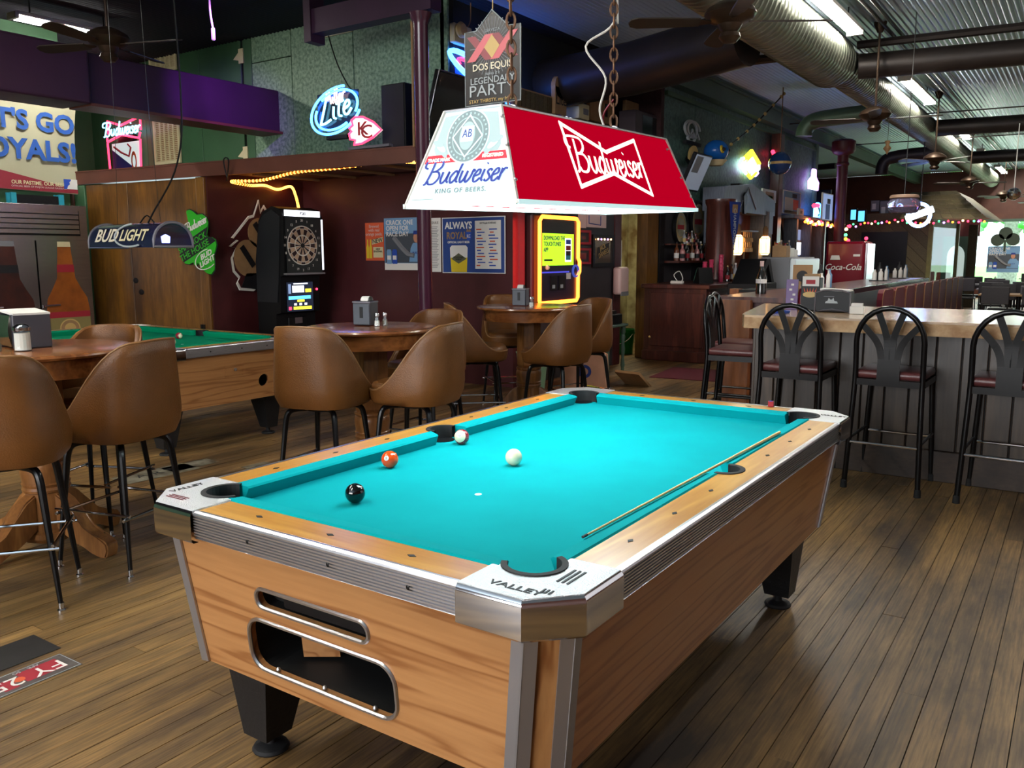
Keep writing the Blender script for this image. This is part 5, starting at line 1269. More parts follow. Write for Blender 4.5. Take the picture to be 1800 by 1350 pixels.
for k in range(28):
    a = 2*PI*k/28; MB().box((.068*math.cos(a), ve+.006+.071*math.sin(a), .0038), (.006, .006, .0008), ME).build('seal_bead', K['lampgrey2'], PL)
MB().prism([(-.058, ve+.004), (0, ve-.062), (.058, ve+.004), (0, ve+.074)], .0044, .005, ME).build('diamond', K['lampwhite'], PL)
MB().prism([(-.052, ve+.004), (0, ve-.055), (.052, ve+.004), (0, ve+.066)], .0050, .0056, ME).build('diamond', K['lampgrey'], PL)
MB().lathe([(0, 0), (.040, 0), (.040, .0004), (0, .0004)], 28, ME @ Matrix.Translation((0, ve+.006, .0058)) @ Matrix.Diagonal((.72, 1.1, 1, 1))).build('medallion', K['lampgrey2'], PL)
rect('shield', -.023, ve-.012, .023, ve+.036, K['lampwhite'], PL, ME, .0064, .0004)
text('AB', 0, ve+.012, .036, K['lampnavy'], PL, ME, .0070, sx=.8, bold=.0)
script('Budweiser', .004, .060, .036, .0085, K['lampnavy'], PL, ME, .0024, .35, 1.13)
text('KING OF BEERS.', 0, .036, .020, K['lampgrey'], PL, ME, .0022, bold=.015, sx=1.1, sp=1.25)
rect('fine_print', -.185, .012, -.10, .0135, K['lampgrey'], PL, ME, .001, .0004)
# side panel print: bow tie and script
MS = frame((hw, 0, z0), (0, 1, 0), (tw-hw, 0, LH-z0)); SH = math.hypot(hw-tw, LH-z0)
bt = [(-.265, .055), (-.265, .275), (0, .195), (.265, .262), (.265, .045), (0, .115)]
b = MB()
for i in range(6):
    p, q = Vector(bt[i]), Vector(bt[(i+1) % 6]); d = (q-p).normalized()*.006
    b.tube([(p.x-d.x, p.y-d.y, .0022), (q.x+d.x, q.y+d.y, .0022)], 0, flat=(.014, .0012), up=(0, 0, 1), M=MS)
b.build('bow_tie', K['lampcream'], PL)
script('Budweiser', .0, .110, .060, .0130, K['lampcream'], PL, MS, .0034, .12, 1.14)
for k, yy in enumerate((-.62, -.60)):
    pass
for yy, vv in ((-.60, .26), (-.625, .17), (-.645, .06), (.56, .25), (.60, .13), (.635, .05)):
    MB().sphere((yy, vv, .002), .006, 8, MS).build('rivet', K['satin'], PL)
MB().bx(-.655, .655, .036, .039, .0005, .0015, MS).build('crease', K['lampred'], PL)
def ring_mesh():
    b = MB(); P = []
    for k in range(12):
        a = 2*PI*k/12; P.append((.0135*math.cos(a), 0, .0255*math.sin(a)+(.0)))
    b.tube(P, .0042, 6, closed=True); o = b.build('chain_link', K['chain'], None, smooth=True); return o
lk = ring_mesh()
for ci, (yy, zz) in enumerate(((-.371, .31), (.33, .32))):
    MB().tube([(.0+.028*math.cos(PI*k/8), yy, LH+.004+.034*math.sin(PI*k/8)) for k in range(9)], .005, 6).build('hook', K['satin'], PL, smooth=True)
    for k in range(18):
        o = lk if (ci == 0 and k == 0) else lk.copy()
        if o is not lk: COL.objects.link(o)
        o.parent = PL; o.location = (0, yy, zz+.022+k*.041); o.rotation_euler = (0, 0, (PI/2)*(k % 2)+.5)
    far_chain = MB()
    for k in range(18, 54):
        P = []
        for j in range(10):
            a = 2*PI*j/10; P.append((.0135*math.cos(a), 0, .0255*math.sin(a)))
        far_chain.tube(P, .0042, 5, closed=True, M=Matrix.Translation((0, yy, zz+.022+k*.041)) @ Matrix.Rotation((PI/2)*(k % 2)+.5, 4, 'Z'))
    tag(far_chain.build('upper_chain', K['chain'], PL), kind='stuff')
MB().tube(cat_rom([(-.02, .33, LH), (-.05, .31, LH+.10), (-.03, .32, LH+.22), (-.10, .29, LH+.34), (.0, .33, LH+.42), (.01, .34, LH+.6), (.01, .34, 2.5)], 6), .0045, 6).build('power_cord', K['whitec'], PL, smooth=True)
MB().tube(cat_rom([(-.03, .34, LH), (-.04, .32, LH+.08), (.0, .33, LH+.14)], 6), .004, 6).build('lead', K['redgloss'], PL, smooth=True)

# hanging double-X beer sign
DS = thing('hanging_sign', 'black hanging party sign with two pink crossed letters behind the billiard lamp', 'sign', (-1.162, 1.200, 2.224))
DW, DH = .172, .366
MD_ = frame((0, -.006, .0), (1, 0, 0), (0, 0, 1))
board = [(-DW, 0), (DW, 0), (DW, DH), (DW*.58, DH), (0, DH+.09), (-DW*.58, DH), (-DW, DH)]
MB().prism(board, -.008, 0, MD_).build('board', mat('black_sign_board', lin(30, 27, 28), .4), DS)
b = MB(); b.tube([(x, y, .001) for x, y in board], .003, 5, closed=True, M=MD_); b.build('edge', K['silver_print'], DS)
XC = .279
for k in range(40):
    a = 2*PI*k/40; R1 = .145
    if abs(math.sin(a)) < .45: R1 = .14 if abs(math.sin(a)) < .12 else .10
    c_, s_ = math.cos(a), math.sin(a)
    p = [(.05*c_-.0012*s_, XC+.05*s_+.0012*c_), (.05*c_+.0012*s_, XC+.05*s_-.0012*c_), (R1*c_+.0024*s_, XC+R1*s_-.0024*c_), (R1*c_-.0024*s_, XC+R1*s_+.0024*c_)]
    MB().prism(p[::-1], .0005, .001, MD_).build('ray', K['grey'], DS)
K['xpink'] = mat('rose_print', lin(206, 104, 112), .5); K['xpink2'] = mat('dark_rose_print', lin(140, 66, 74), .5)
for cx in (-.074, .074):
    for s_, m, d in ((1, 'xpink2', .0016), (-1, 'xpink', .0024)):
        q = [(cx-s_*.058-.027, XC+.062), (cx-s_*.058+.027, XC+.062), (cx+s_*.058+.027, XC-.062), (cx+s_*.058-.027, XC-.062)]
        MB().prism(q, d, d+.0006, MD_).build('crossed_letter', K[m], DS)
MB().prism([(-.048, XC), (0, XC-.058), (.048, XC), (0, XC+.058)], .0034, .004, MD_).build('diamond', K['gold_print'], DS)
text('CERVEZA', 0, .358, .020, K['silver_print'], DS, MD_, .003, fit=.10)
text('DOS EQUIS', 0, .184, .047, mat('ivory_print', lin(232, 222, 196), .5), DS, MD_, .003, bold=.012, fit=.245)
text('makes it a', 0, .150, .024, K['silver_print'], DS, MD_, .003, shear=.3, fit=.09)
text('LEGENDARY', 0, .117, .046, K['silver_print'], DS, MD_, .003, bold=.008, fit=.275)
text('PARTY', 0, .067, .080, K['silver_print'], DS, MD_, .003, bold=.0, fit=.29)
text('STAY THIRSTY, my friend.', 0, .018, .024, K['gold_print'], DS, MD_, .003, bold=.008, fit=.29)
MB().tube([(0, -.004, DH+.07), (0, 0, DH+.09), (0, 0, 1.99)], .003, 6).build('string', K['gold_print'], DS)

# small half-barrel lamp over the second table
BL = thing('billiard_lamp', 'dark blue half-barrel lamp with white lettering over the second pool table', 'lamp', (-5.02, 1.625, 1.53))
bw_, bl_, bh_ = .175, .455, .19
b = MB(); rows = []
for x in (-bl_, bl_): rows.append([Vector((x, -bw_*math.cos(PI*k/16), bh_*math.sin(PI*k/16)**.8)) for k in range(17)])
b.grid(rows); b.grid([[v*.97 for v in r] for r in rows]); b.build('shade', mat('navy_lamp_shade', lin(22, 26, 54), .25, coat=.5), BL, smooth=True)
K['bowlglass'] = glassm('bowl_glass', (.80, .82, 1, 1), .05, .5); K['lampend'] = K['bowlglass']
for s in (-1, 1):
    MB().prism([(-bw_*.93*math.cos(PI*k/16), bh_*.9*math.sin(PI*k/16)**.8) for k in range(17)], 0, .004, Matrix(((0, 0, 1, s*bl_-.002), (1, 0, 0, 0), (0, 1, 0, 0), (0, 0, 0, 1)))).build('end_glass', K['lampend'], BL)
    MB().tube([(s*bl_, -bw_*math.cos(PI*k/16), bh_*math.sin(PI*k/16)**.8) for k in range(17)]+[(s*bl_, 0, 0)], .012, 6, closed=True).build('end_rim', K['nap_rim'], BL, smooth=True)
MB().lathe([(0, 0), (.03, 0), (.035, .05), (0, .07)], 12, Matrix.Translation((bl_-.1, 0, .03))).build('bulb', glow('lamp_bulb', (.45, .52, 1, 1), 3.5), BL)
MB().lathe([(0, 0), (.05, 0), (.06, .1), (0, .12)], 12, Matrix.Translation((-.15, 0, .03))).build('bulb', glow('lamp_bulb_b', (.6, .7, 1, 1), 9), BL)
MBL = frame((0, -bw_*.985, .03), (1, 0, 0), (0, .05, .15))
text('BUD', -.20, .055, .15, mat('ivory_lettering', lin(214, 206, 184), .4), BL, MBL, .012, shear=.2, bold=.02, sx=1.05)
text('LIGHT', .17, .055, .13, K['cream'], BL, MBL, .012, shear=.2, bold=.02, sx=1.0)
neon_paths([ell(.16, .06, .24, .095, 100, 300, 20)], .008, K['silver_print'], BL, MBL, 'swoosh', .012)
for s in (-.30, .30): MB().tube([(s, 0, bh_), (s*.8, 0, 1.0), (s*.7, .0, 2.6)], .002, 5).build('chain', K['blackmetal'], BL)
MB().tube(cat_rom([(.12, 0, bh_-.01), (.2, 0, .26), (.42, .1, .65), (.52, .1, 1.2), (.60, 0, 2.66)], 8), .007, 6).build('power_cord', K['black'], BL, smooth=True)
MB().tube(cat_rom([(.02, 0, bh_), (.12, 0, bh_+.06), (.22, 0, bh_-.0)], 6), .006, 6).build('loose_cord', K['black'], BL, smooth=True)

# ------------------------------------------------------------------ left wall: banner, steel cooler
MBn = frame((-9.27, 2.12, 2.26), (0, 1, 0), (0, 0, 1)); BWd, BHt = 1.44, 1.08
ban = thing('banner', 'wrinkled white cloth banner with blue cheer lettering and a crimson foot', 'banner', (0, 0, 0))
b = MB(); rows = []
for j in range(13):
    v = j/12; rows.append([MBn @ Vector((u/24*(BWd-.05*math.sin(v*PI)*(u/24)), v*BHt-.03*(u/24), .012+.012*math.sin(u*.9+j*.7)*.4+.006*math.sin(u*.33-j*.5))) for u in range(25)])
b.grid(rows); b.build('cloth', mat('banner_cloth', lin(176, 174, 146), .8), ban, smooth=True)
K['bannerblue'] = mat('banner_blue', lin(42, 88, 168), .7)
text("LET'S GO", .77, .80, .31, K['bannerblue'], ban, MBn, .036, bold=.035, sx=.98)
text('ROYALS!', .76, .46, .325, K['bannerblue'], ban, MBn, .036, bold=.035, sx=1.0)
MB().prism([(0, .0), (1.42, -.02), (1.42, .02), (1.0, .10), (.4, .22), (0, .33)], .030, .034, MBn).build('foot', mat('banner_crimson', lin(136, 38, 52), .7), ban)
text('OUR PASTIME. OUR BEER.', .90, .075, .062, K['cream'], ban, MBn, .038, bold=.02, sx=.92)
text('OFFICIAL BEER OF MAJOR LEAGUE BASEBALL', .90, .03, .030, K['pinkpl'], ban, MBn, .038, sx=1.1)
rect('emblem', 1.20, .03, 1.29, .15, K['royal'], ban, MBn, .036, .003); rect('emblem', 1.29, .03, 1.37, .15, K['paper'], ban, MBn, .036, .003)
MB().prism([(1.235, .03), (1.30, .03), (1.30, .08), (1.335, .105), (1.31, .12), (1.29, .135), (1.27, .115), (1.275, .09), (1.25, .07)], .0395, .041, MBn).build('emblem', K['paper'], ban)
rp = light_string('rope_light', 'yellow rope light along the top edge of the white banner', [(-9.22, 2.1, 3.36), (-9.22, 2.8, 3.36), (-9.22, 3.5, 3.34)], 2, ['g_amber'], .01)
MB().tube([(0, 0, 0), (0, .75, 0), (0, 1.4, -.02)], .012, 6).build('lit_tube', glow('dim_amber_tube', (1, .55, .15, 1), 1.2), rp)
ST = thing('beer_cooler', 'steel two-door cooler with big bottle pictures under the white banner', 'cooler', (-9.0, 2.75, 0))
MB().bx(-.28, .26, -1.0, .55, 0, 2.06, None, .006).build('body', K['steel'], ST)
MSt = frame((.265, -1.0, 0), (0, 1, 0), (0, 0, 1))
MB().bx(.20, 1.45, 1.70, 2.0, 0, .004, MSt).build('vent_back', K['blackmetal'], ST)
for k in range(5): MB().box((.73, 1.745+k*.058, .022), (1.40, .046, .008), MSt @ Matrix.Translation((0, 0, 0))).build('vent_slat', K['steel'], ST)
for k in range(2):
    u0 = .26+.645*k
    rect('gap_shade_strip', u0-.018, .06, u0-.002, 1.64, K['black'], ST, MSt, .001, .004)  # black strip laid on the body paints the shade of the gap
    MB().bx(u0, u0+.625, .06, 1.64, 0, .03, MSt).build('door', K['steel'], ST)
    cu = u0+.315; d = .0315
    sil = [(-.26, .06), (.26, .06), (.26, .82), (.24, .96), (.17, 1.08), (.11, 1.2), (.085, 1.48), (.075, 1.60), (-.075, 1.60), (-.085, 1.48), (-.11, 1.2), (-.17, 1.08), (-.24, .96), (-.26, .82)]
    MB().prism([(cu+x, y) for x, y in sil], d, d+.001, MSt).build('bottle_print', mat('bottle_print_%d' % k, lin(70, 30, 22) if k == 0 else lin(120, 62, 22), .35, col2=lin(40, 18, 16) if k == 0 else lin(156, 86, 30), vs=5), ST)
    MB().prism([(cu-.08, 1.57), (cu+.08, 1.57), (cu+.075, 1.63), (cu-.075, 1.63)], d+.001, d+.002, MSt).build('cap_print', K['cream'] if k else K['grey'], ST)
    MB().prism([(cu-.105, 1.27), (cu+.105, 1.27), (cu+.10, 1.36), (cu-.10, 1.36)], d+.001, d+.002, MSt).build('neck_label', K['crimson'] if k else K['ink'], ST)
    MB().prism([(cu-.26, .2), (cu+.26, .2), (cu+.26, .80), (cu-.26, .80)], d+.001, d+.002, MSt).build('label_print', mat('label_print_%d' % k, lin(132, 120, 74) if k else lin(110, 60, 50), .5), ST)
    MB().prism([(cu-.26, .73), (cu+.26, .73), (cu+.26, .80), (cu-.26, .80)], d+.002, d+.003, MSt).build('label_band', K['crimson'], ST)
    for r, m, e in ((.125, 'gold_print', 0), (.11, 'tan', .0006), (.07, 'gold_print', .0012)):
        MB().lathe([(0, 0), (r, 0), (r, .0005), (0, .0005)], 24, MSt @ Matrix.Translation((cu, .60, d+.0035+e)) @ Matrix.Diagonal((1, .9, 1, 1))).build('seal_print', K[m], ST)
    script('Budweiser', cu, .40, .058, .012, K['ink'], ST, MSt, d+.004)
    MB().tube([tuple(MSt @ Vector(p)) for p in ((u0+.02, .86, .03), (u0+.02, .88, .06), (u0+.20, .885, .065))], .012, 6).build('handle', K['chrome'], ST, smooth=True)
lad = thing('step_ladder', 'turquoise stepladder top standing on the cooler under the banner', 'ladder', (-9.12, 2.9, 2.061))
for y in (-.28, .28):
    for dx in (-.05, .05): MB().box((dx, y, .07), (.03, .06, .14)).build('rail', K['tealpl'], lad)
MB().box((0, 0, .07), (.10, .5, .10)).build('dark_box', K['black'], lad)

# ------------------------------------------------------------------ loft: neons, speaker, grilles
def vent(tl, br, lab, nm='air_grille', m='cream', inner='black', vert=5):
    M, W, H = wall_y(tl, br); t = thing(nm, lab, 'vent', (0, 0, 0))
    fr = .04
    MB().bx(0, W, 0, fr, 0, .025, M).bx(0, W, H-fr, H, 0, .025, M).bx(0, fr, fr, H-fr, 0, .025, M).bx(W-fr, W, fr, H-fr, 0, .025, M).build('frame', K[m], t)
    rect('back', fr, fr, W-fr, H-fr, K[inner], t, M, 0, .002)
    for k in range(1, vert): MB().bx(fr+(W-2*fr)*k/vert-.009, fr+(W-2*fr)*k/vert+.009, fr, H-fr, .002, .02, M).build('bar', K[m], t)
    n = 22
    lv = MB()
    for k in range(n): lv.bx(fr, W-fr, fr+(H-2*fr)*(k+.5)/n-.004, fr+(H-2*fr)*(k+.5)/n+.004, .002, .012, M)
    tag(lv.build('louvres', K[m] if inner != 'black' else K['tan'], t), kind='stuff')
    return t
vent((-9.783, 4.985, 3.384), (-9.183, 4.985, 2.748), 'cream air grille beside the red bow-tie neon', inner='tan')
vent((-6.311, 4.985, 4.437), (-5.828, 4.985, 4.011), 'dark air grille in a cream frame high on the green wall', vert=2)
vent((-9.778, 4.985, 4.389), (-9.160, 4.985, 3.993), 'cream air grille half hidden behind the left ceiling fan', inner='tan')
sp = thing('loudspeaker', 'tall black loudspeaker standing on the loft edge beside the pole', 'speaker', (-4.62, 4.45, 2.516))
MB().bx(-.16, .16, -.15, .15, 0, .68, None, .008).build('cabinet', K['black'], sp); MB().bx(-.15, .15, -.16, -.15, .01, .67).build('grille', mat('speaker_cloth', lin(26, 26, 28), .9), sp)
# oval blue beer neon
MLt, W, H = wall_y((-5.613, 4.120, 3.213), (-4.858, 4.120, 2.710))
NL = thing('neon_sign', 'blue oval neon sign with white script leaning on the loft edge', 'neon sign', (0, 0, 0))
c0 = (W*.5, H*.5); rot = .26
rect('backing', W*.1, H*.12, W*.9, H*.88, K['screen_off'], NL, MLt, -.01, .006)
neon_paths([ell(c0[0], c0[1], W*.50, H*.44, 60, 330, 30, rot), ell(c0[0], c0[1], W*.43, H*.37, -35, 120, 24, rot), ell(c0[0]+.01, c0[1], W*.42, H*.36, 150, 290, 22, rot)], .013, K['g_blue'], NL, MLt)
ps, pw = script_paths('Miller', .068, .25, 1.25)
neon_paths([[(W*.50-pw/2+(x*math.cos(.2)-y*math.sin(.2)), H*.60+(x*math.sin(.2)+y*math.cos(.2))) for x, y in p] for p in ps], .008, K['g_pinkw'], NL, MLt)
ps, pw = script_paths('Lite', .13, .28, 1.45)
neon_paths([[(W*.50-pw/2+(x*math.cos(.22)-y*math.sin(.22)), H*.22+(x*math.sin(.22)+y*math.cos(.22))) for x, y in p] for p in ps], .013, K['g_cyan'], NL, MLt)
MB().bx(W*.3, W*.7, -.04, .0, -.03, .03, MLt).build('stand', K['black'], NL)
# arrowhead neon with interlocked letters
MKc, W, H = wall_y((-5.030, 4.080, 2.873), (-4.557, 4.080, 2.576))
KC = thing('neon_sign', 'red and white arrowhead neon sign right of the blue oval', 'neon sign', (0, 0, 0))
ah = [(.10, .86), (.22, .96), (.45, .93), (.75, .72), (.97, .44), (.72, .22), (.40, .06), (.16, .04), (.20, .20), (.05, .24), (.02, .42), (.10, .50), (.03, .60), (.14, .70)]
ahp = [(x*W, y*H) for x, y in ah]
MB().prism(ahp[::-1], -.004, .004, MKc).build('plate', mat('lit_white_plate', (.9, .9, .9, 1), .4, emis=(1, .9, .9, 1), es=.85), KC)
neon_paths([[(x, y) for x, y in ahp+ahp[:1]]], .012, K['g_red'], KC, MKc, d=.02)
text('K', W*.40, H*.54, .19, K['crimson'], KC, MKc, .008, sx=1.3, bold=.01); text('C', W*.52, H*.42, .19, K['crimson'], KC, MKc, .010, sx=1.3, bold=.01)
MB().bx(W*.0, W*1.2, -.035, -.01, -.03, .03, MKc).build('stand', K['nap_rim'], KC)
# red bow-tie neon with motorcycle picture
MBw, W, H = wall_y((-10.896, 4.930, 3.451), (-9.959, 4.930, 2.671))
BN = thing('neon_sign', 'red bow-tie neon with blue script over a small motorcycle picture', 'neon sign', (0, 0, 0))
P = lambda *a: [(x*W, y*H) for x, y in a]
neon_paths([P((.10, .74), (.10, .98), (.45, .87), (.98, .98), (.98, .74)), P((.06, .68), (.06, .60), (.45, .70), (.92, .60), (.96, .70)), P((.06, .58), (.08, .02), (.68, .02)), P((.95, .58), (.92, .02))], .017, K['g_red'], BN, MBw)
ps, pw = script_paths('Budweiser', .095, .2, 1.0)
neon_paths([[(W*.50-pw*.5*1.3+x*1.3, H*.70+y) for x, y in p] for p in ps], .011, K['g_cyan'], BN, MBw, d=.05)
MB().bx(W*.3, W*.7, H*.2, H*.7, -.068, -.004, MBw).build('mount', K['black'], BN)
rect('picture', W*.14, H*.06, W*.88, H*.56, mat('lit_picture', (.6, .7, .7, 1), .4, emis=(.55, .66, .66, 1), es=.6), BN, MBw, 0, .01)
MB().prism(P((.14, .06), (.75, .06), (.14, .45)), .0105, .012, MBw).build('picture_shadow', K['navy'], BN)
MB().lathe([(.07, 0), (.11, 0), (.11, .004), (.07, .004)], 18, MBw @ Matrix.Translation((W*.72, H*.2, .012)) @ Matrix.Diagonal((.6, 1.3, 1, 1)), cap=False).build('picture_wheel', K['orange'], BN)
MB().tube([tuple(MBw @ Vector((x*W, y*H, .014))) for x, y in ((.2, .5), (.4, .38), (.6, .3), (.66, .45), (.58, .52))], .015, 5).build('picture_frame_tube', K['crimson'], BN)
# amber rope light under the loft front
rl = thing('rope_light', 'amber rope light running along under the loft front and down to the dart machine', 'light string', (0, 0, 0))
pts = cat_rom([(-4.106, 4.020, 2.358), (-4.489, 4.040, 2.384), (-5.192, 4.020, 2.362), (-5.779, 4.000, 2.352), (-6.221, 3.900, 2.283), (-6.559, 3.760, 2.278), (-6.960, 4.340, 2.291), (-6.960, 4.554, 2.305), (-6.960, 4.754, 2.269), (-6.900, 4.912, 2.311), (-6.700, 4.810, 2.179), (-6.400, 4.578, 2.016)], 8)
MB().tube(pts, .013, 6).build('lit_tube', K['g_amber'], rl, smooth=True)
for k in range(110):
    f = k/109*(len(pts)-1); i = min(int(f), len(pts)-2); MB().sphere(pts[i].lerp(pts[i+1], f-i), .0165, 6).build('bulb', glow('rope_bulb', (1, .42, .06, 1), 5) if k == 0 else bpy.data.materials['rope_bulb'], rl)
# dart machine on the alcove wall
DM = thing('dart_machine', 'tall black electronic dart machine with lit board in the maroon alcove', 'dart machine', (-6.98, 4.44, 0))
SW = .30
MX_ = Matrix(((1, 0, 0, 0), (0, 0, 1, 0), (0, 1, 0, 0), (0, 0, 0, 1)))
prof = [(.30, 0), (.62, 0), (.62, .78), (.70, .80), (.72, 1.22), (.78, 1.24), (.80, 1.90), (.74, 1.99), (.62, 2.02), (.46, 1.96), (.38, 1.86), (.30, 1.4)]
MB().prism(prof, -SW, SW, MX_).build('cabinet', K['black'], DM)
for s in (-1, 1):
    MB().prism([(.31, .92), (.66, .92), (.70, 1.2), (.76, 1.9), (.62, 1.98), (.47, 1.92), (.40, 1.84), (.32, 1.4)], s*(SW+.0)-.012, s*SW+.012, MX_).build('side_pad', mat('black_vinyl_pad_%d' % (s+1), lin(24, 26, 30), .45), DM)
MDm = frame((.80, -SW, 1.24), (0, 1, 0), (0, 0, 1))
rect('board_back', .03, .02, .57, .66, mat('board_black', lin(40, 44, 44), .35), DM, MDm, .001, .004)
rect('marquee', .02, .665, .56, .735, mat('lit_marquee', (.9, .9, .95, 1), .3, emis=(.9, .92, 1, 1), es=1.6), DM, MDm, .0, .004)
text('Arachnid', .29, .70, .06, K['ink'], DM, MDm, .006, shear=.3, bold=.01) if False else script('Bulls' if False else 'Miller' if False else 'eerie' if False else 'irises', .29, .685, .03, .008, K['ink'], DM, MDm, .006)
cx, cz, R_ = .27, .335, .215
def ringsec(r0, r1, a0, a1, m, d, name):
    n = 3; pts = [(cx+r1*math.cos(a0+(a1-a0)*k/n), cz+r1*math.sin(a0+(a1-a0)*k/n)) for k in range(n+1)]+[(cx+r0*math.cos(a1+(a0-a1)*k/n), cz+r0*math.sin(a1+(a0-a1)*k/n)) for k in range(n+1)]
    MB().prism(pts, d, d+.004, MDm).build(name, m, DM)
MB().lathe([(0, 0), (R_+.012, 0), (R_+.012, .003), (0, .003)], 40, MDm @ Matrix.Translation((cx, cz, .005))).build('board_rim', K['whitec'], DM)
for k in range(20):
    a0 = (k-.5)*PI/10+PI/2; a1 = a0+PI/10; g_ = .022
    dk, lt = mat_dk, mat_lt = (K.setdefault('dart_dark', mat('dart_dark', lin(44, 22, 24), .5)), K.setdefault('dart_light', mat('dart_tan', lin(196, 166, 140), .5)))
    ringsec(R_*.90, R_, a0+g_, a1-g_, lt if k % 2 else dk, .008, 'segment')
    ringsec(R_*.58, R_*.87, a0+g_, a1-g_, dk if k % 2 else lt, .008, 'segment')
    ringsec(R_*.15, R_*.50, a0+g_*2, a1-g_*2, dk if k % 2 else lt, .008, 'segment')
MB().lathe([(0, 0), (.028, 0), (.028, .006), (0, .006)], 16, MDm @ Matrix.Translation((cx, cz, .008))).build('bull', K['ink'], DM)
for k, n in enumerate([20, 1, 18, 4, 13, 6, 10, 15, 2, 17, 3, 19, 7, 16, 8, 11, 14, 9, 12, 5]):
    a = PI/2-k*PI/10; text(str(n), cx+.262*math.cos(a), cz+.285*math.sin(a), .038, K['whitec'], DM, MDm, .008, bold=.01)
rect('side_light', .572, .05, .598, .64, K['g_scr_w'], DM, MDm, -.03, .035)
MB().bx(.0, .6, .0, .02, -.03, .02, MDm).build('ledge', K['grey_alu'], DM)
MSc = frame((.722, -SW, .78), (0, 1, 0), (0, 0, 1))
rect('screen', .08, .03, .48, .37, mat('score_screen', (.02, .02, .03, 1), .15, emis=(.02, .03, .06, 1), es=.5), DM, MSc, .0, .004)
for (u0, v0, u1, v1, c_) in [(.16, .25, .34, .33, 'g_scr_w'), (.10, .24, .14, .35, 'g_scr_dim'), (.36, .25, .45, .29, 'g_yellow'), (.10, .17, .44, .21, 'g_scr'), (.23, .14, .34, .165, 'g_yellow'), (.18, .10, .22, .125, 'g_scr_w'), (.26, .10, .30, .125, 'g_scr_w'), (.34, .10, .38, .125, 'g_scr_w'), (.17, .05, .45, .085, 'g_yellow'), (.10, .05, .14, .085, 'g_red'), (.18, .345, .40, .36, 'g_scr_w')]:
    rect('screen_item', u0, v0, u1, v1, K[c_], DM, MSc, .0045, .001)
MB().sphere(tuple(MSc @ Vector((.545, .28, .0))), .014, 8).build('button', K['g_red'], DM)
MSd = frame((.622, -SW, .3), (0, 1, 0), (0, 0, 1))
MB().bx(.16, .44, .05, .44, 0, .02, MSd, .01).build('coin_door', K['black'], DM); rect('coin_plate', .26, .36, .37, .43, K['satin'], DM, MSd, .02, .004); rect('sticker', .30, .22, .37, .29, K['yellow'], DM, MSd, .02, .002)
# cut-out wall ornament left of the machine
WO = thing('wall_ornament', 'cream and black cut-out ornament on the alcove wall left of the dart machine', 'wall ornament', (0, 0, 0))
MWo = frame((-6.985, 4.02, 1.05), (0, 1, 0), (0, 0, 1))
outl = [(.10, .0), (.30, -.02), (.62, .20), (.70, .55), (.66, .80), (.52, 1.02), (.46, .94), (.44, 1.08), (.36, .90), (.28, .88), (.14, .74), (.02, .62), (.10, .60), (-.02, .52), (.08, .50), (.0, .38), (.02, .22), (.10, .14), (.06, .08)]
MB().prism(outl, 0, .02, MWo).build('cutout', K['whitec'], WO)
MB().prism([(x*.93+.02, y*.93+.03) for x, y in outl], .02, .024, MWo).build('inner', K['maroon_wood'], WO)
for u, v, a_, b_ in ((.23, .38, .20, .22), (.42, .68, .17, .18)):
    MB().lathe([(0, 0), (1, 0), (1, .006), (0, .006)], 26, MWo @ Matrix.Translation((u, v, .024)) @ Matrix.Diagonal((a_, b_, 1, 1))).build('oval', K['tan'], WO)
    MB().box((u+.01, v+.02, .034), (.07, b_*1.3, .006), MWo @ Matrix.Translation((u, v, 0)) @ Matrix.Rotation(.62, 4, 'Z') @ Matrix.Translation((-u, -v, 0))).build('bar', K['ink'], WO)
MB().prism([(.12, .04), (.34, .0), (.40, .2), (.2, .2)], .024, .03, MWo).build('black_patch', K['ink'], WO)
# shamrock board on the plywood doors
SHm = thing('shamrock_sign', 'green shamrock board with black bands and white lettering on the plywood door', 'sign', (0, 0, 0))
sx0, sz0 = (-7.105, 3.600, 1.625)[0], (-7.142, 3.600, 1.243)[2]
MSh = frame((sx0-.31, FYL(sx0)-.055-.031, sz0), (1, .1, 0), (0, 0, 1))
KX, KZ = .0085, .00643
pxo = [(345, 200), (352, 172), (400, 160), (460, 188), (520, 242), (610, 236), (680, 290), (708, 370), (692, 460), (668, 560), (690, 600), (760, 602), (812, 640), (830, 720), (802, 820), (772, 890), (780, 1000), (768, 1120), (715, 1190), (640, 1170), (565, 1105), (522, 1040), (492, 1000), (470, 1050), (432, 1040), (420, 1000), (340, 1030), (270, 1018), (212, 950), (190, 860), (190, 760), (205, 640), (190, 540), (215, 440), (290, 400), (340, 425), (378, 440), (368, 340)]
def sp(x, y): return ((x/9+280-300)*KX-.008, (483-(y/9+350))*KZ)
poly = [sp(*p) for p in pxo][::-1]
MB().prism(poly, 0, .012, MSh).build('board', mat('shamrock_green', lin(44, 168, 34), .4), SHm)
cxs = sum(p[0] for p in poly)/len(poly); cys = sum(p[1] for p in poly)/len(poly)
MB().prism([(cxs+(x-cxs)*1.035, cys+(y-cys)*1.035) for x, y in poly], -.006, 0, MSh).build('edge', K['ink'], SHm)
def clip_line(pl, p, q):
    out = []; d = Vector((q[0]-p[0], q[1]-p[1]))
    side = lambda a: d.x*(a[1]-p[1])-d.y*(a[0]-p[0])
    for i in range(len(pl)):
        a, b_ = pl[i], pl[(i+1) % len(pl)]; sa, sb = side(a), side(b_)
        if sa >= 0: out.append(a)
        if (sa >= 0) != (sb >= 0): f_ = sa/(sa-sb); out.append((a[0]+f_*(b_[0]-a[0]), a[1]+f_*(b_[1]-a[1])))
    return out
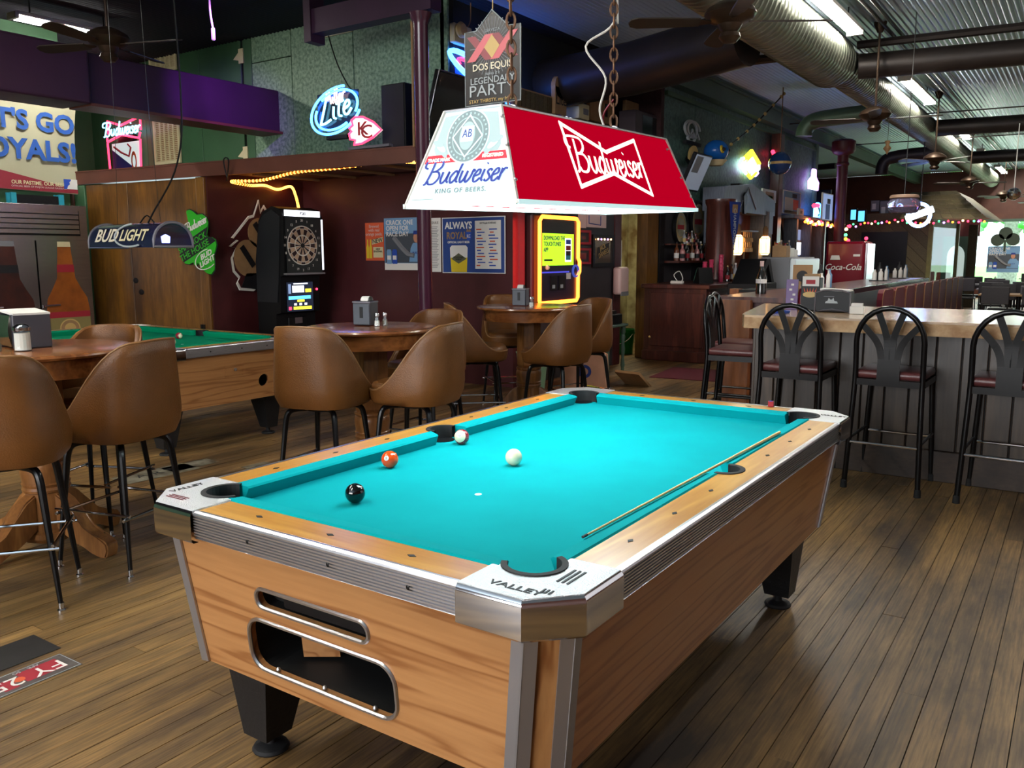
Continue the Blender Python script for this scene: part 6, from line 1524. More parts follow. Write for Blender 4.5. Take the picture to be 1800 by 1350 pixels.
for (a0, a1), (b0, b1) in ((((185, 1040), (840, 650)), ((130, 780), (720, 420))),):
    band = clip_line(poly, sp(*a0), sp(*a1)); band = clip_line(band, sp(*b1), sp(*b0))
    if len(band) > 2: MB().prism(band, .012, .014, MSh).build('band', K['ink'], SHm)
def stext(body, x, y, hh, m, kw=1.0, **k):
    u, v = sp(x, y); return text(body, u, v, hh*KZ/9, m, SHm, MSh, .016, rot=.40, sx=kw, **k)
stext('SHAMROCK', 420, 690, 135, K['lime'], .95, bold=.01); stext('THE HOUSE', 455, 810, 140, K['lime'], .98, bold=.01)
u, v = sp(590, 440); script('Budweiser', 0, 0, .050, .016, K['whitec'], SHm, MSh @ Matrix.Translation((u-.06, v, 0)) @ Matrix.Rotation(.34, 4, 'Z'), .016, .2, .95)
stext('BUD', 648, 880, 115, K['whitec'], 1.2, bold=.03, shear=.2); stext('LIGHT', 660, 985, 115, K['whitec'], 1.15, bold=.03, shear=.2)
u, v = sp(650, 950); neon_paths([ell(u, v, .19, .105, 70, 300, 20, .35)], .006, K['whitec'], SHm, MSh, 'swoosh', .014)
# steel pole
po = thing('steel_pole', 'maroon steel pole holding up the loft corner', 'pole', (-4.0, 4.02, 0))
MB().lathe([(0, 0), (.11, 0), (.11, .02), (.072, .03), (.072, 3.62), (.09, 3.66), (.11, 3.72), (0, 3.74)], 22).build('shaft', mat('maroon_gloss_paint', lin(70, 32, 52), .25, coat=.4), po, smooth=True)
MB().tube([(-.085, -.03, 2.5), (-.085, -.03, 3.66)], .012, 6).build('conduit', K['tan'], po)
# posters on the maroon wall
def poster(tl, br, lab, m, edge=None):
    M, W, H = wall_y(tl, br); t = thing('poster', lab, 'poster', (0, 0, 0))
    MB().bx(0, W, 0, H, 0, .004, M).build('sheet', m, t); return t, M, W, H
PY = 5.195
t, M, W, H = poster((-5.918, 5.195, 1.850), (-5.616, 5.195, 1.397), 'small orange poster leftmost on the maroon wall', K['orange'])
text('Brewed\nwith real\norange peels.', W*.48, H*.80, W*.17, K['pinkpl'], t, M, .006, bold=.01)
MB().prism([(W*.35, H*.42), (W*.95, H*.50), (W*.95, H*.62), (W*.35, H*.55)], .005, .006, M).build('print', K['cream'], t); text('NEW', W*.66, H*.52, W*.24, K['ink'], t, M, .007, rot=.1, bold=.01)
rect('print', W*.42, H*.08, W*.95, H*.36, K['cream'], t, M, .005, .001); text('NEW\nSEASONAL', W*.68, H*.27, W*.10, K['ink'], t, M, .007, bold=.02)
for u in (.12, .28): MB().lathe([(0, 0), (W*.07, 0), (W*.07, H*.28), (W*.03, H*.38), (W*.03, H*.5), (0, H*.5)], 8, M @ Matrix.Translation((W*u, H*.06, .006)) @ Matrix(((1, 0, 0, 0), (0, 0, 1, 0), (0, -.02, 0, 0), (0, 0, 0, 1)))).build('bottle_print', K['yellow'], t)
def race_poster(t, M, W, H, k=1.0):
    rect('print', W*.02, H*.14, W*.98, H*.70, K['nap_face'], t, M, .0045, .0005)
    text('CRACK ONE\nOPEN FOR\nRACE DAY', W*.05, H*.80, H*.128, K['paper'], t, M, .006, align='LEFT', bold=.012, ln=.85, sx=.95)
    MB().tube([tuple(M @ Vector((W*x, H*y, .004))) for x, y in ((.25, .62), (.45, .42), (.6, .30), (.75, .28))], H*.05, 6, M=None).build('print', K['grey'], t)
    MB().prism([(W*.62, H*.16), (W*.66, H*.42), (W*.72, H*.52), (W*.9, H*.52), (W*.98, H*.42), (W*.98, H*.16)], .006, .008, M).build('figure_shirt', K['sky'], t)
    MB().lathe([(0, 0), (H*.085, 0), (H*.085, .002), (0, .002)], 18, M @ Matrix.Translation((W*.80, H*.62, .006)) @ Matrix.Diagonal((.85, 1.15, 1, 1))).build('figure_face', K['skin'], t)
    MB().prism([(W*.72, H*.68), (W*.88, H*.68), (W*.86, H*.75), (W*.74, H*.75)], .0085, .0095, M).build('figure_cap', K['navy'], t)
    text('BUSCH', W*.79, H*.33, H*.055, K['navy'], t, M, .009, bold=.02)
    for u in (.06, .20):
        MB().prism([(W*u, H*.12), (W*(u+.12), H*.12), (W*(u+.12), H*.36), (W*(u+.10), H*.40), (W*(u+.02), H*.40), (W*u, H*.36)], .006, .009, M).build('can_print', K['sky'] if u < .1 else K['royal'], t)
        rect('can_label', W*(u+.015), H*.20, W*(u+.105), H*.28, K['paper'], t, M, .0095, .0005)
t, M, W, H = poster((-5.606, 5.193, 1.896), (-4.975, 5.193, 1.286), 'pale blue race day poster half hidden behind the pole', K['sky'])
rect('print', W*.0, 0, W, H*.13, K['paper'], t, M, .004, .0005); race_poster(t, M, W, H)
t, M, W, H = poster((-5.008, 5.188, 1.881), (-4.733, 5.188, 1.269), 'narrow white schedule sheet just right of the pole', K['paper'])
text('SCHEDULE', W*.55, H*.91, W*.14, K['ink'], t, M, .006)
for k in range(26): rect('line_print', W*.42, H*(.08+.030*k), W*(.80+.12*((k*7) % 3)/3), H*(.08+.030*k)+.007, K['grey'], t, M, .0045, .0005)
t, M, W, H = poster((-4.711, 5.185, 1.879), (-3.833, 5.185, 1.258), 'large royal blue poster with a beer glass and a schedule', K['paper'])
rect('print', W*.012, H*.012, W*.985, H*.985, mat('poster_blue', lin(38, 66, 132), .5), t, M, .004, .001)
text('ALWAYS', W*.27, H*.85, H*.17, K['paper'], t, M, .0065, sx=.92, bold=.03); text('ROYAL', W*.24, H*.67, H*.17, K['tan'], t, M, .0065, sx=.86, bold=.03)
text('OFFICIAL LIGHT BEER', W*.27, H*.555, H*.052, K['paper'], t, M, .0065, bold=.02)
MB().prism([(W*.395, H*.62), (W*.435, H*.57), (W*.475, H*.62), (W*.475, H*.74), (W*.395, H*.74)], .006, .007, M).build('crest', K['royal'], t); text('KC', W*.435, H*.66, H*.085, K['paper'], t, M, .0075, bold=.01, sx=.7)
MB().prism([(W*.395, H*.74), (W*.415, H*.80), (W*.435, H*.76), (W*.455, H*.80), (W*.475, H*.74)], .006, .007, M).build('crown', K['tan'], t)
MB().prism([(W*.15, H*.02), (W*.40, H*.02), (W*.41, H*.28), (W*.135, H*.28)], .0055, .0065, M).build('beer_print', K['yellow'], t)
MB().prism([(W*.135, H*.28), (W*.41, H*.28), (W*.415, H*.46), (W*.385, H*.50), (W*.16, H*.50), (W*.13, H*.46)], .0055, .0065, M).build('foam_print', K['paper'], t)
MB().prism([(W*.15, H*.26), (W*.27, H*.36), (W*.40, H*.26), (W*.27, H*.17)], .007, .008, M).build('label_print', mat('olive_label', lin(90, 92, 70), .5), t)
text('BOULEVARD\nWHEAT', W*.272, H*.265, H*.042, K['ink'], t, M, .009, bold=.02)
rect('print', W*.535, H*.08, W*.935, H*.93, K['paper'], t, M, .0055, .0005); text('2019 Royals SCHEDULE', W*.735, H*.885, H*.042, K['ink'], t, M, .007, bold=.01, sx=.85)
for c_ in range(2):
    for k in range(13):
        u0 = W*(.555+.19*c_)+W*.01*((k*5+c_) % 3); ww = W*(.06+.02*((k*3+c_*2) % 5))
        rect('line_print', u0, H*(.13+.053*k), u0+ww, H*(.13+.053*k)+.013, K['royal'] if (k+c_) % 3 else K['orange'], t, M, .0065, .0005)
# screw heads on the wall read as specks; skip. Corridor wall: jukebox and frames
JB = thing('jukebox', 'black wall jukebox edged in orange neon with a lime green screen', 'jukebox', (-3.745, 5.95, .86))
MB().bx(0, .10, -.52, .47, .02, 1.06, None, .03, 2).build('case', K['black'], JB)
MJ = frame((.105, -.41, .06), (0, 1, 0), (0, 0, 1)); JW, JH = .86, .96
rect('front', .03, .02, JW-.03, JH-.02, mat('jukebox_front', lin(46, 40, 58), .25), JB, MJ, 0, .01)
pp = [(.02, .0), (JW-.04, .0), (JW, .04), (JW, .30), (JW+.035, .34), (JW+.035, .46), (JW, .50), (JW, JH-.04), (JW-.05, JH), (.05, JH), (.0, JH-.05), (.0, .03)]
neon_paths([pp+pp[:1]], .022, K['g_orange'], JB, MJ, d=.02, n=8)
rect('screen', .07, .42, .76, .78, K['g_lime'], JB, MJ, .011, .004); rect('dark_panel', .07, .79, .76, .94, K['screen_off'], JB, MJ, .011, .004)
text('DOWNLOAD THE\nTOUCHTUNES\nAPP', .09, .66, .066, K['navy'], JB, MJ, .017, align='LEFT', bold=.02, sx=.86, ln=1.0)
rect('phone', .56, .46, .70, .73, K['g_scr_w'], JB, MJ, .016, .002)
for v, c_ in ((.66, 'royal'), (.59, 'crimson'), (.53, 'ink'), (.48, 'tealpl')): rect('phone_screen', .575, v, .685, v+.055, K[c_], JB, MJ, .0185, .001)
rect('print', .10, .47, .28, .49, K['ink'], JB, MJ, .016, .001)
rect('blue_strip', .06, .335, .66, .352, K['g_blue'] if False else mat('blue_strip', lin(40, 40, 190), .3, emis=(.1, .1, .8, 1), es=.6), JB, MJ, .011, .004)
for u in (.24, .42): rect('card_slot', u, .14, u+.14, .30, K['black'], JB, MJ, .011, .01); rect('card_print', u+.03, .16, u+.09, .20, K['silver_print'], JB, MJ, .022, .001)
rect('code_plate', .60, .26, .70, .33, K['paper'], JB, MJ, .011, .002)
MB().lathe([(.055, 0), (.075, 0), (.075, .02), (.055, .02)], 22, MJ @ Matrix.Translation((.80, .35, .012)), cap=False).build('volume_ring', mat('navy_ring', lin(30, 40, 110), .3, emis=(.05, .08, .4, 1), es=.8), JB)
MB().sphere(tuple(MJ @ Vector((.16, .40, .02))), .03, 8).build('coin_flap', K['whitec'], JB)
area('jukebox_glow', (-3.60, 5.40, 1.4), (math.radians(90), 0, math.radians(75)), .05, .9, 5, (1, .03, .03))
pl_ = bpy.data.lights.new('purple_fill_spot', 'SPOT'); pl_.energy = 480; pl_.color = (.40, .08, 1); pl_.spot_size = math.radians(38); pl_.spot_blend = 1.0; pl_.shadow_soft_size = .06
party = bpy.data.objects.new('purple_fill_spot', pl_); COL.objects.link(party); party.location = (-5.2, 2.7, 3.85)  # added spot with no fixture, puts a purple glow on the plum beam
party.rotation_euler = (Vector((-7.15, 4.15, 3.2))-Vector(party.location)).to_track_quat('-Z', 'Y').to_euler()
def cframe(tl, br, lab, m, fm='black', nm='framed_picture', cat='picture', parts=()):
    M, W, H = wall_x(tl, br); t = thing(nm, lab, cat, (0, 0, 0))
    f = .09*W
    MB().bx(0, W, 0, f, 0, .025, M).bx(0, W, H-f, H, 0, .025, M).bx(0, f, f, H-f, 0, .025, M).bx(W-f, W, f, H-f, 0, .025, M).build('frame', K[fm], t)
    rect('picture', f, f, W-f, H-f, m, t, M, .004, .004)
    for (a, b_, c_, d_, mm_) in parts: rect('print', W*a, H*b_, W*c_, H*d_, K[mm_], t, M, .009, .001)
    return t, M, W, H
t, M, W, H = cframe((-3.740, 6.944, 1.712), (-3.740, 7.524, 1.304), 'black-framed bar mirror with a slanted label print, left of the doorway', mat('tinted_mirror', (.34, .30, .27, 1), .12, .9), nm='framed_mirror', cat='mirror')
MB().prism([(W*.22, H*.26), (W*.75, H*.42), (W*.78, H*.76), (W*.25, H*.60)], .009, .011, M).build('print', K['ink'], t); text('JACK\nDANIELS', W*.5, H*.52, W*.15, K['gold_print'], t, M, .013, rot=.3, sx=.8)
for k in range(5): MB().sphere(tuple(M @ Vector((W*(.2+.15*k), H*.86, .03))), .012, 6).build('bulb', K['g_purple'] if k % 2 else K['g_warm'], t)
cframe((-3.740, 6.572, 1.759), (-3.740, 6.888, 1.585), 'small red-lit frame, upper of the two beside the jukebox', K['charcoal'], 'crimson', parts=((.35, .35, .65, .6, 'redgloss'),))
cframe((-3.740, 6.576, 1.541), (-3.740, 6.894, 1.347), 'small red-lit frame, lower of the two beside the jukebox', K['charcoal'], 'crimson', parts=((.25, .3, .7, .7, 'redgloss'),))
for i, (tl_, br_, l_) in enumerate((((-3.742, 6.600, 1.950), (-3.742, 6.800, 1.785), 'grey paper notice nearest the jukebox'), ((-3.740, 6.807, 1.958), (-3.740, 7.319, 1.798), 'wide paper notice above the framed bar mirror'))):
    M, W, H = wall_x(tl_, br_); q = thing('paper_notice', l_, 'notice', (0, 0, 0)); MB().bx(0, W, 0, H, 0, .004, M).build('sheet', K['pinkpl'], q)
    if i: MB().tube([tuple(M @ Vector((W*x, H*y, .006))) for x, y in ((.1, .9), (.1, .3), (.7, .2), (.7, .9))], .006, 4).build('print', K['navy'], q)
sd = thing('soap_dispenser', 'pinkish white dispenser on the doorpost of the corridor door', 'dispenser', (-3.725, 7.62, 1.0))
MB().box((.06, 0, .12), (.12, .26, .36), None, .035, 3).build('case', K['pinkpl'], sd, smooth=True); MB().bx(.11, .125, -.10, .10, -.075, -.02).build('window', K['grey'], sd)
bk = thing('bucket', 'green plastic bucket with a wire handle inside the doorway', 'bucket', (-4.22, 8.86, 0))
MB().lathe([(0, 0), (.125, 0), (.145, .30), (.158, .30), (.158, .33), (.150, .33), (.150, .36), (.155, .37), (.14, .37), (.12, .02), (0, .02)], 22).build('pail', K['green_pl'], bk, smooth=True)
MB().tube(cat_rom([(.15, -.02, .31), (.13, -.16, .22), (0, -.20, .16), (-.13, -.16, .22), (-.15, -.02, .31)], 5), .006, 6).build('handle', K['whitec'], bk, smooth=True)
st = thing('door_sign', 'small red sign on the stained plaster inside the doorway', 'sign', (-4.89, 9.6, 1.15)); MB().bx(0, .01, -.17, .17, 0, .09).build('plate', K['orange'], st); text('EMPLOYEES', 0, .045, .05, K['paper'], st, frame((.0105, 0, 0), (0, 1, 0), (0, 0, 1)), .001)
# little green table, paper sack and boxes at the corridor wall
gt = thing('side_table', 'small dark green table with turned legs beside the doorway', 'table', (-3.42, 6.62, 0))
MB().bx(-.25, .25, -.25, .25, .60, .63, None, .008).build('tabletop', K['beamgreen'], gt)
for sx in (-1, 1):
    for sy in (-1, 1): MB().lathe([(0, 0), (.02, 0), (.022, .05), (.018, .08), (.028, .12), (.018, .2), (.026, .32), (.018, .40), (.03, .47), (.02, .5), (.03, .52), (.03, .6), (0, .6)], 12, Matrix.Translation((sx*.20, sy*.20, 0))).build('turned_leg', K['beamgreen'], gt, smooth=True)
bbx = thing('black_box', 'black box lying on the small green table', 'box', (-3.42, 6.62, .631)); MB().box((0, 0, .06), (.4, .36, .12), None, .01).bx(-.15, .15, -.12, .12, .121, .16).build('case', K['black'], bbx)
sk = thing('paper_sack', 'pinkish printed paper sack on the floor behind the farthest stools', 'sack', (-3.15, 5.75, 0), .3)
MB().prism([(-.26, 0), (.26, 0), (.24, .36), (.10, .43), (-.14, .42), (-.25, .34)], -.10, .10, Matrix(((1, 0, 0, 0), (0, 0, 1, 0), (0, 1, 0, 0), (0, 0, 0, 1)))).build('bag', mat('sack_paper', lin(196, 146, 120), .8, var=.08, vs=8), sk)
MB().lathe([(.04, 0), (.075, 0), (.075, .001), (.04, .001)], 16, frame((.02, -.102, .18), (1, 0, 0), (0, 0, 1)), cap=False).build('print', K['navy'], sk)
sk2 = thing('cardboard_flap', 'flattened printed cardboard lying right of the paper sack', 'cardboard', (-2.68, 6.15, 0), -.2)
MB().box((0, 0, .10), (.34, .03, .34), Matrix.Rotation(.9, 4, 'X')).build('sheet', K['tan'], sk2)
gb = thing('green_bin', 'pale green plastic bin behind the stools by the corridor wall', 'bin', (-3.4, 5.05, 0)); MB().lathe([(0, 0), (.13, 0), (.17, .42), (.18, .44), (.16, .44), (.12, .02), (0, .02)], 16).build('pail', mat('sage_plastic', lin(130, 166, 136), .5), gb, smooth=True)
wp = thing('white_broom_handle', 'white tapered post leaning on the maroon wall behind the stools', 'post', (-4.55, 5.08, 0)); MB().cyl((0, 0, 0), (.02, .02, .62), .03, .018, 10).build('post', K['whitec'], wp, smooth=True)
rg = thing('floor_rug', 'maroon rug on the boards before the back bar', 'rug', (-2.15, 7.35, .001), .12); MB().bx(-.75, .55, -.5, .5, 0, .008, None, .003).build('mat', K['rug'], rg)
# things on the loft over the corridor
def loft(tl, br, lab, nm, cat, m, th=.06, x=-4.15):
    M, W, H = wall_x(tl, br); t = thing(nm, lab, cat, (0, 0, 0)); MB().bx(0, W, 0, H, -th, 0, M, .006).build('board', m, t)
    if br[2] > 2.5: MB().bx(W*.2, W*.8, 2.476-br[2], 0, -th, -.01, M).build('stand', K['rustic'], t)
    return t, M, W, H
t, M, W, H = loft((-4.150, 5.819, 3.366), (-4.150, 6.690, 3.135), 'framed slatted wooden panel on the loft behind the hanging sign', 'slatted_panel', 'panel', K['tan'])
for k in range(8): MB().bx(W*(.06+.11*k), W*(.155+.11*k), H*.1, H*.9, 0, .012, M).build('slat', K['rustic'], t)
t, M, W, H = loft((-4.100, 6.644, 3.490), (-4.100, 6.920, 3.160), 'rounded tan board with black lettering on the loft', 'tap_board', 'sign', K['tan'])
text('Lite', W*.5, H*.52, W*.62, K['ink'], t, M, .004, bold=.01); MB().lathe([(0, 0), (W*.5, 0), (W*.5, .06), (0, .06)], 18, M @ Matrix.Translation((W*.5, H, -.06))).build('round_top', K['tan'], t)
t, M, W, H = loft((-3.950, 6.505, 3.119), (-3.950, 7.144, 3.099), 'purple light-up number strip on the loft edge', 'number_strip', 'sign', mat('purple_board', lin(80, 50, 130), .5))
for k in range(6): rect('number', W*(.06+.15*k), H*.3, W*(.14+.15*k), H*.75, K['g_scr_w'] if k % 3 else K['gold_print'], t, M, .002, .001)
t, M, W, H = loft((-4.100, 7.230, 3.374), (-4.100, 7.502, 3.185), 'small white box with a dark square on the loft', 'white_box', 'box', K['cream'], .2); rect('print', W*.4, H*.3, W*.9, H*.7, K['grey'], t, M, .001, .001)
t, M, W, H = loft((-4.150, 7.612, 3.647), (-4.150, 8.234, 3.220), 'large brown board standing on the loft', 'brown_board', 'board', K['tan']); rect('print', W*.65, H*.2, W*.78, H*.6, K['ink'], t, M, .001, .001); rect('print', W*.03, H*.6, W*.97, H*.95, K['orangewood'], t, M, .001, .001)
t, M, W, H = loft((-4.100, 8.553, 3.599), (-4.100, 9.024, 3.232), 'torn tan cardboard standing on the loft', 'cardboard', 'cardboard', K['tan'])
t, M, W, H = loft((-3.820, 8.272, 3.405), (-3.820, 9.407, 2.994), 'old dark television on the loft corner by the bar', 'old_television', 'television', mat('television_case', lin(60, 48, 54), .5), .25); rect('screen', W*.2, H*.08, W*.95, H*.9, K['screen_off'], t, M, .001, .004)
# corner television, emergency lamp, blue oval neon
TV = thing('television', 'flat television tilted down beside the pole, reflecting a lamp', 'television', (0, 0, 0))
MTv = frame((-4.24, 4.32, 2.58), (0, 1, 0), (.22, 0, .70))
MB().bx(0, 1.22, 0, .72, -.06, 0, MTv, .01).build('case', K['black'], TV); rect('screen', .02, .03, 1.20, .70, K['screen_off'], TV, MTv, .0, .004)
MB().tube([tuple(MTv @ Vector((.6, .4, -.06))), (-4.45, 4.95, 3.1)], .03, 8).build('wall_arm', K['black'], TV)
b = MB(); b.tube([tuple(MTv @ Vector(p)) for p in ((0, 0, .002), (1.22, 0, .002), (1.22, .72, .002), (0, .72, .002))], .007, 5, closed=True); b.build('bezel', K['grey_alu'], TV)
el = thing('emergency_light', 'cream emergency light box with one round lamp near the ceiling', 'lamp', (-4.47, 5.2, 3.72)); MB().bx(0, .08, -.16, .16, 0, .2, None, .01).build('case', K['cream'], el); MB().lathe([(0, 0), (.075, 0), (.085, .03), (.06, .06), (0, .07)], 16, Matrix.Translation((.09, -.08, .13)) @ Matrix.Rotation(PI/2, 4, 'Y')).build('lamp_head', K['gold_print'], el, smooth=True)
MB().tube(cat_rom([(.04, .12, .2), (.06, .16, .3), (.03, .2, .6)], 4), .006, 5).build('cord', K['tan'], el)
MPb, W, H = wall_x((-4.470, 4.993, 3.518), (-4.470, 6.581, 3.319))
PB = thing('neon_sign', 'blue and pink oval neon behind the hanging party sign', 'neon sign', (0, 0, 0))
neon_paths([ell(W*.5, H*.5, W*.5, H*.62, 0, 360, 36, -.25)], .028, K['g_blue'], PB, MPb)
neon_paths([ell(W*.46, H*.5, W*.36, H*.44, 60, 200, 20, -.25)], .022, K['g_red'], PB, MPb)
neon_paths([[(W*.22, H*.3), (W*.22, H*.62), (W*.30, H*.62), (W*.31, H*.45), (W*.24, H*.44)]], .018, K['g_cyan'], PB, MPb)
rect('backing', W*.1, H*.1, W*.9, H*.9, K['navy'], PB, MPb, -.01, .008)

# ------------------------------------------------------------------ ceiling: ducts, fans, lights
def duct(name, lab, path, r, m, ribs=0.11, grp=None):
    t = thing(name, lab, 'duct', (0, 0, 0), 0, grp)
    P = [Vector(p) for p in path]; MB().tube(P, r, 26).build('pipe', m, t, smooth=True)
    if ribs:
        b = MB()
        for a, c in zip(P, P[1:]):
            L = (c-a).length; n = int(L/ribs); d = (c-a).normalized()
            if n < 6: continue
            for k in range(n):
                p = a+d*(k+.5)*ribs
                T = Matrix.Translation(p) @ d.to_track_quat('Z', 'Y').to_matrix().to_4x4()
                b.lathe([(r, -.012), (r+.008, 0), (r, .012)], 24, T, cap=False)
        tag(b.build('spiral_seam', m, t, smooth=True), kind='stuff')
    return t
DXc = -1.42
duct('air_duct', 'large ribbed round duct running along the ceiling away from the camera', [(DXc, 3.4, 3.80), (DXc, 8.8, 3.80)], .30, K['duct'])
duct('air_duct', 'narrower far length of the ribbed ceiling duct', [(DXc, 8.8, 3.84), (DXc, 29.5, 3.84)], .23, K['duct'])
duct('branch_duct', 'thick dark duct crossing to the left behind the nearest fan', [(DXc-.32, 6.63, 3.72), (-3.2, 6.9, 3.62), (-4.48, 7.05, 3.60)], .30, K['duct_dark'], 0)
duct('branch_duct', 'long dark duct branch crossing to the right, nearer one', [(DXc+.26, 9.12, 3.78), (4.9, 10.1, 3.78)], .15, K['duct_dark'], 0)
duct('branch_duct', 'dark duct branch crossing to the right, farther one', [(DXc+.25, 15.6, 3.80), (4.9, 16.4, 3.80)], .15, K['duct_dark'], 0)
duct('branch_duct', 'far dark duct branch to the right near the window', [(DXc+.25, 21.5, 3.80), (4.9, 22.0, 3.80)], .15, K['duct_dark'], 0)
el_ = cat_rom([(DXc-.24, 13.0, 3.80), (-2.3, 13.0, 3.78), (-2.72, 13.0, 3.74), (-2.86, 13.0, 3.62), (-2.88, 13.0, 3.5)], 5)
duct('elbow_duct', 'green grey duct with a down-turned elbow over the bar', el_, .14, mat('green_grey_duct', lin(92, 110, 92), .45, .5), 0)
el2 = cat_rom([(DXc-.24, 19.0, 3.72), (-2.2, 19.0, 3.70), (-2.6, 19.0, 3.64), (-2.72, 19.0, 3.5), (-2.74, 19.0, 3.3)], 5)
duct('elbow_duct', 'dark duct with a down-turned elbow farther along the bar', el2, .14, K['duct_dark'], 0)
duct('air_duct', 'round duct at the top left corner of the photo', [(-9.2, 2.2, 3.86), (-7.7, 1.4, 3.86), (-4.0, .8, 3.86)], .2, K['duct'])
# steel rods and purlins under the ceiling
def bar(name, lab, p, q, r, m='duct_dark', grp=None):
    t = thing(name, lab, 'pipe', (0, 0, 0), 0, grp); MB().cyl(p, q, r, n=8).build('pipe', K[m], t, smooth=True); return t
bar('ceiling_pipe', 'thin dark pipe across the ceiling above the nearer right branch', (-1.2, 9.15, 4.05), (4.9, 9.75, 4.05), .05)
bar('ceiling_pipe', 'black pipe across the ceiling left of the ribbed duct', (-1.7, 9.05, 4.0), (-4.4, 8.9, 4.0), .06)
bar('ceiling_wire', 'thin wire across the ceiling beyond the second fan', (-3.6, 14.5, 3.95), (4.9, 15.2, 3.95), .012)
bar('ceiling_wire', 'thin wire across the ceiling farther off', (-3.6, 18.5, 3.95), (4.9, 19.0, 3.95), .012)
bar('ceiling_pipe', 'dark pipe across the side room behind the red column', (-3.9, 19.5, 3.6), (-9.0, 20.5, 3.6), .07)
for i, x in enumerate((-.80, -.70)): bar('conduit', ['conduit along the ceiling right of the duct', 'second conduit beside the first along the ceiling'][i], (x, 3.0, 4.12), (x, 29.5, 4.12), .02)
def tube_light(loc, L, lab, rz=0, tm='g_tube'):
    t = thing('ceiling_light', lab, 'lamp', loc, rz, 'fluorescent ceiling lights')
    MB().bx(-.09, .09, -L/2, L/2, .03, .07, None, .006).build('housing', K['whitec'], t)
    for x in (-.045, .045): MB().cyl((x, -L/2+.03, .012), (x, L/2-.03, .012), .019, n=10).build('tube', K[tm], t, smooth=True)
    for y in (-L/2, L/2): MB().bx(-.09, .09, y-.02, y+.02, -.01, .06).build('end_cap', K['whitec'], t)
    for y in (-L*.35, L*.35): MB().cyl((0, y, .07), (0, y, CZ-loc[2]), .008, n=6).build('hanger', K['blackmetal'], t)
    return t
K['g_tube'] = glow('fluorescent_tube', (1, .95, .84, 1), 130)
K['g_tube_left'] = glow('fluorescent_tube_left', (1, .96, .88, 1), 120)
FX = -1.03
for y, lab in ((7.05, 'nearest fluorescent light over the ribbed duct, cut by the photo top'), (12.6, 'second fluorescent light along the duct'), (17.9, 'third fluorescent light along the duct'), (23.0, 'fourth fluorescent light along the duct'), (27.6, 'fifth and farthest fluorescent light along the duct')):
    tube_light((FX, y, 3.97), 2.4, lab)
tube_light((2.0, 5.0, 3.97), 2.4, 'fluorescent light over the counter, above the frame')
tube_light((1.2, 26.0, 2.75), 1.9, 'bright fluorescent light hanging before the far window', PI/2)
tube_light((-8.28, 3.0, 3.97), 1.2, 'lone fluorescent light above the plum beam at the left', 0, 'g_tube_left')
tube_light((-3.2, -1.2, 3.97), 2.4, 'fluorescent light over the oak tables, above the frame')
tube_light((-1.0, -3.2, 3.97), 2.4, 'fluorescent light behind the camera')
def fan(loc, lab, rod, rz, s=1.0, first=False):
    t = thing('ceiling_fan', lab, 'fan', loc, rz, 'ceiling fans')
    MB().lathe([(0, -.10), (.05, -.10), (.075, -.07), (.09, -.04), (.16, -.01), (.19, .03), (.17, .07), (.10, .11), (.04, .13), (0, .14)], 24).build('motor', K['bronze'], t, smooth=True)
    MB().lathe([(0, -.17), (.05, -.165), (.08, -.13), (.07, -.10), (0, -.1)], 20).build('switch_cup', K['bronze'], t, smooth=True)
    MB().cyl((0, 0, .12), (0, 0, rod), .014, n=8).build('downrod', K['bronze'], t); MB().lathe([(.03, rod-.12), (.07, rod-.03), (.075, rod), (0, rod)], 16).build('canopy', K['bronze'], t, smooth=True)
    for k in range(4):
        M = Matrix.Rotation(k*PI/2, 4, 'Z') @ Matrix.Translation((0, 0, -.02)) @ Matrix.Rotation(.22, 4, 'X')
        MB().prism([(.14, -.02), (.24, -.045), (.24, .045), (.14, .02)], -.004, .004, M).build('blade_iron', K['bronze'], t)
        MB().prism([(.22, -.055), (.45, -.07), (.68, -.075), (.73, -.05), (.745, 0), (.73, .05), (.68, .075), (.45, .07), (.22, .055)], -.005, .005, M).build('blade', K['blade'], t)
    return t
fan((-.90, 3.85, 3.17), 'nearest bronze ceiling fan at the top of the photo', CZ-3.17, .55)
fan((-.87, 8.8, 3.10), 'second bronze ceiling fan, hanging before the ribbed duct', CZ-3.10, .2)
fan((-.92, 14.0, 3.06), 'third ceiling fan, above the blue ring neon', CZ-3.06, .9)
fan((-.95, 19.4, 3.06), 'fourth ceiling fan along the duct', CZ-3.06, .3)
fan((-.62, 24.0, 3.0), 'fifth ceiling fan near the far window', CZ-3.0, .7)
fan((.3, 26.5, 2.95), 'pale bladed ceiling fan before the far brown wall', CZ-2.95, .1)
fan((-6.05, 2.1, 3.36), 'dark ceiling fan at the upper left, before the plum beam', CZ-3.36, .35)
db = thing('mirror_ball', 'silver mirror ball hanging near the far window', 'mirror ball', (0.232, 15.000, 2.498)); MB().sphere((0, 0, 0), .11, 20).build('ball', K['mirror'], db); MB().cyl((0, 0, .11), (0, 0, 1.2), .008, n=6).build('rod', K['whitec'], db)
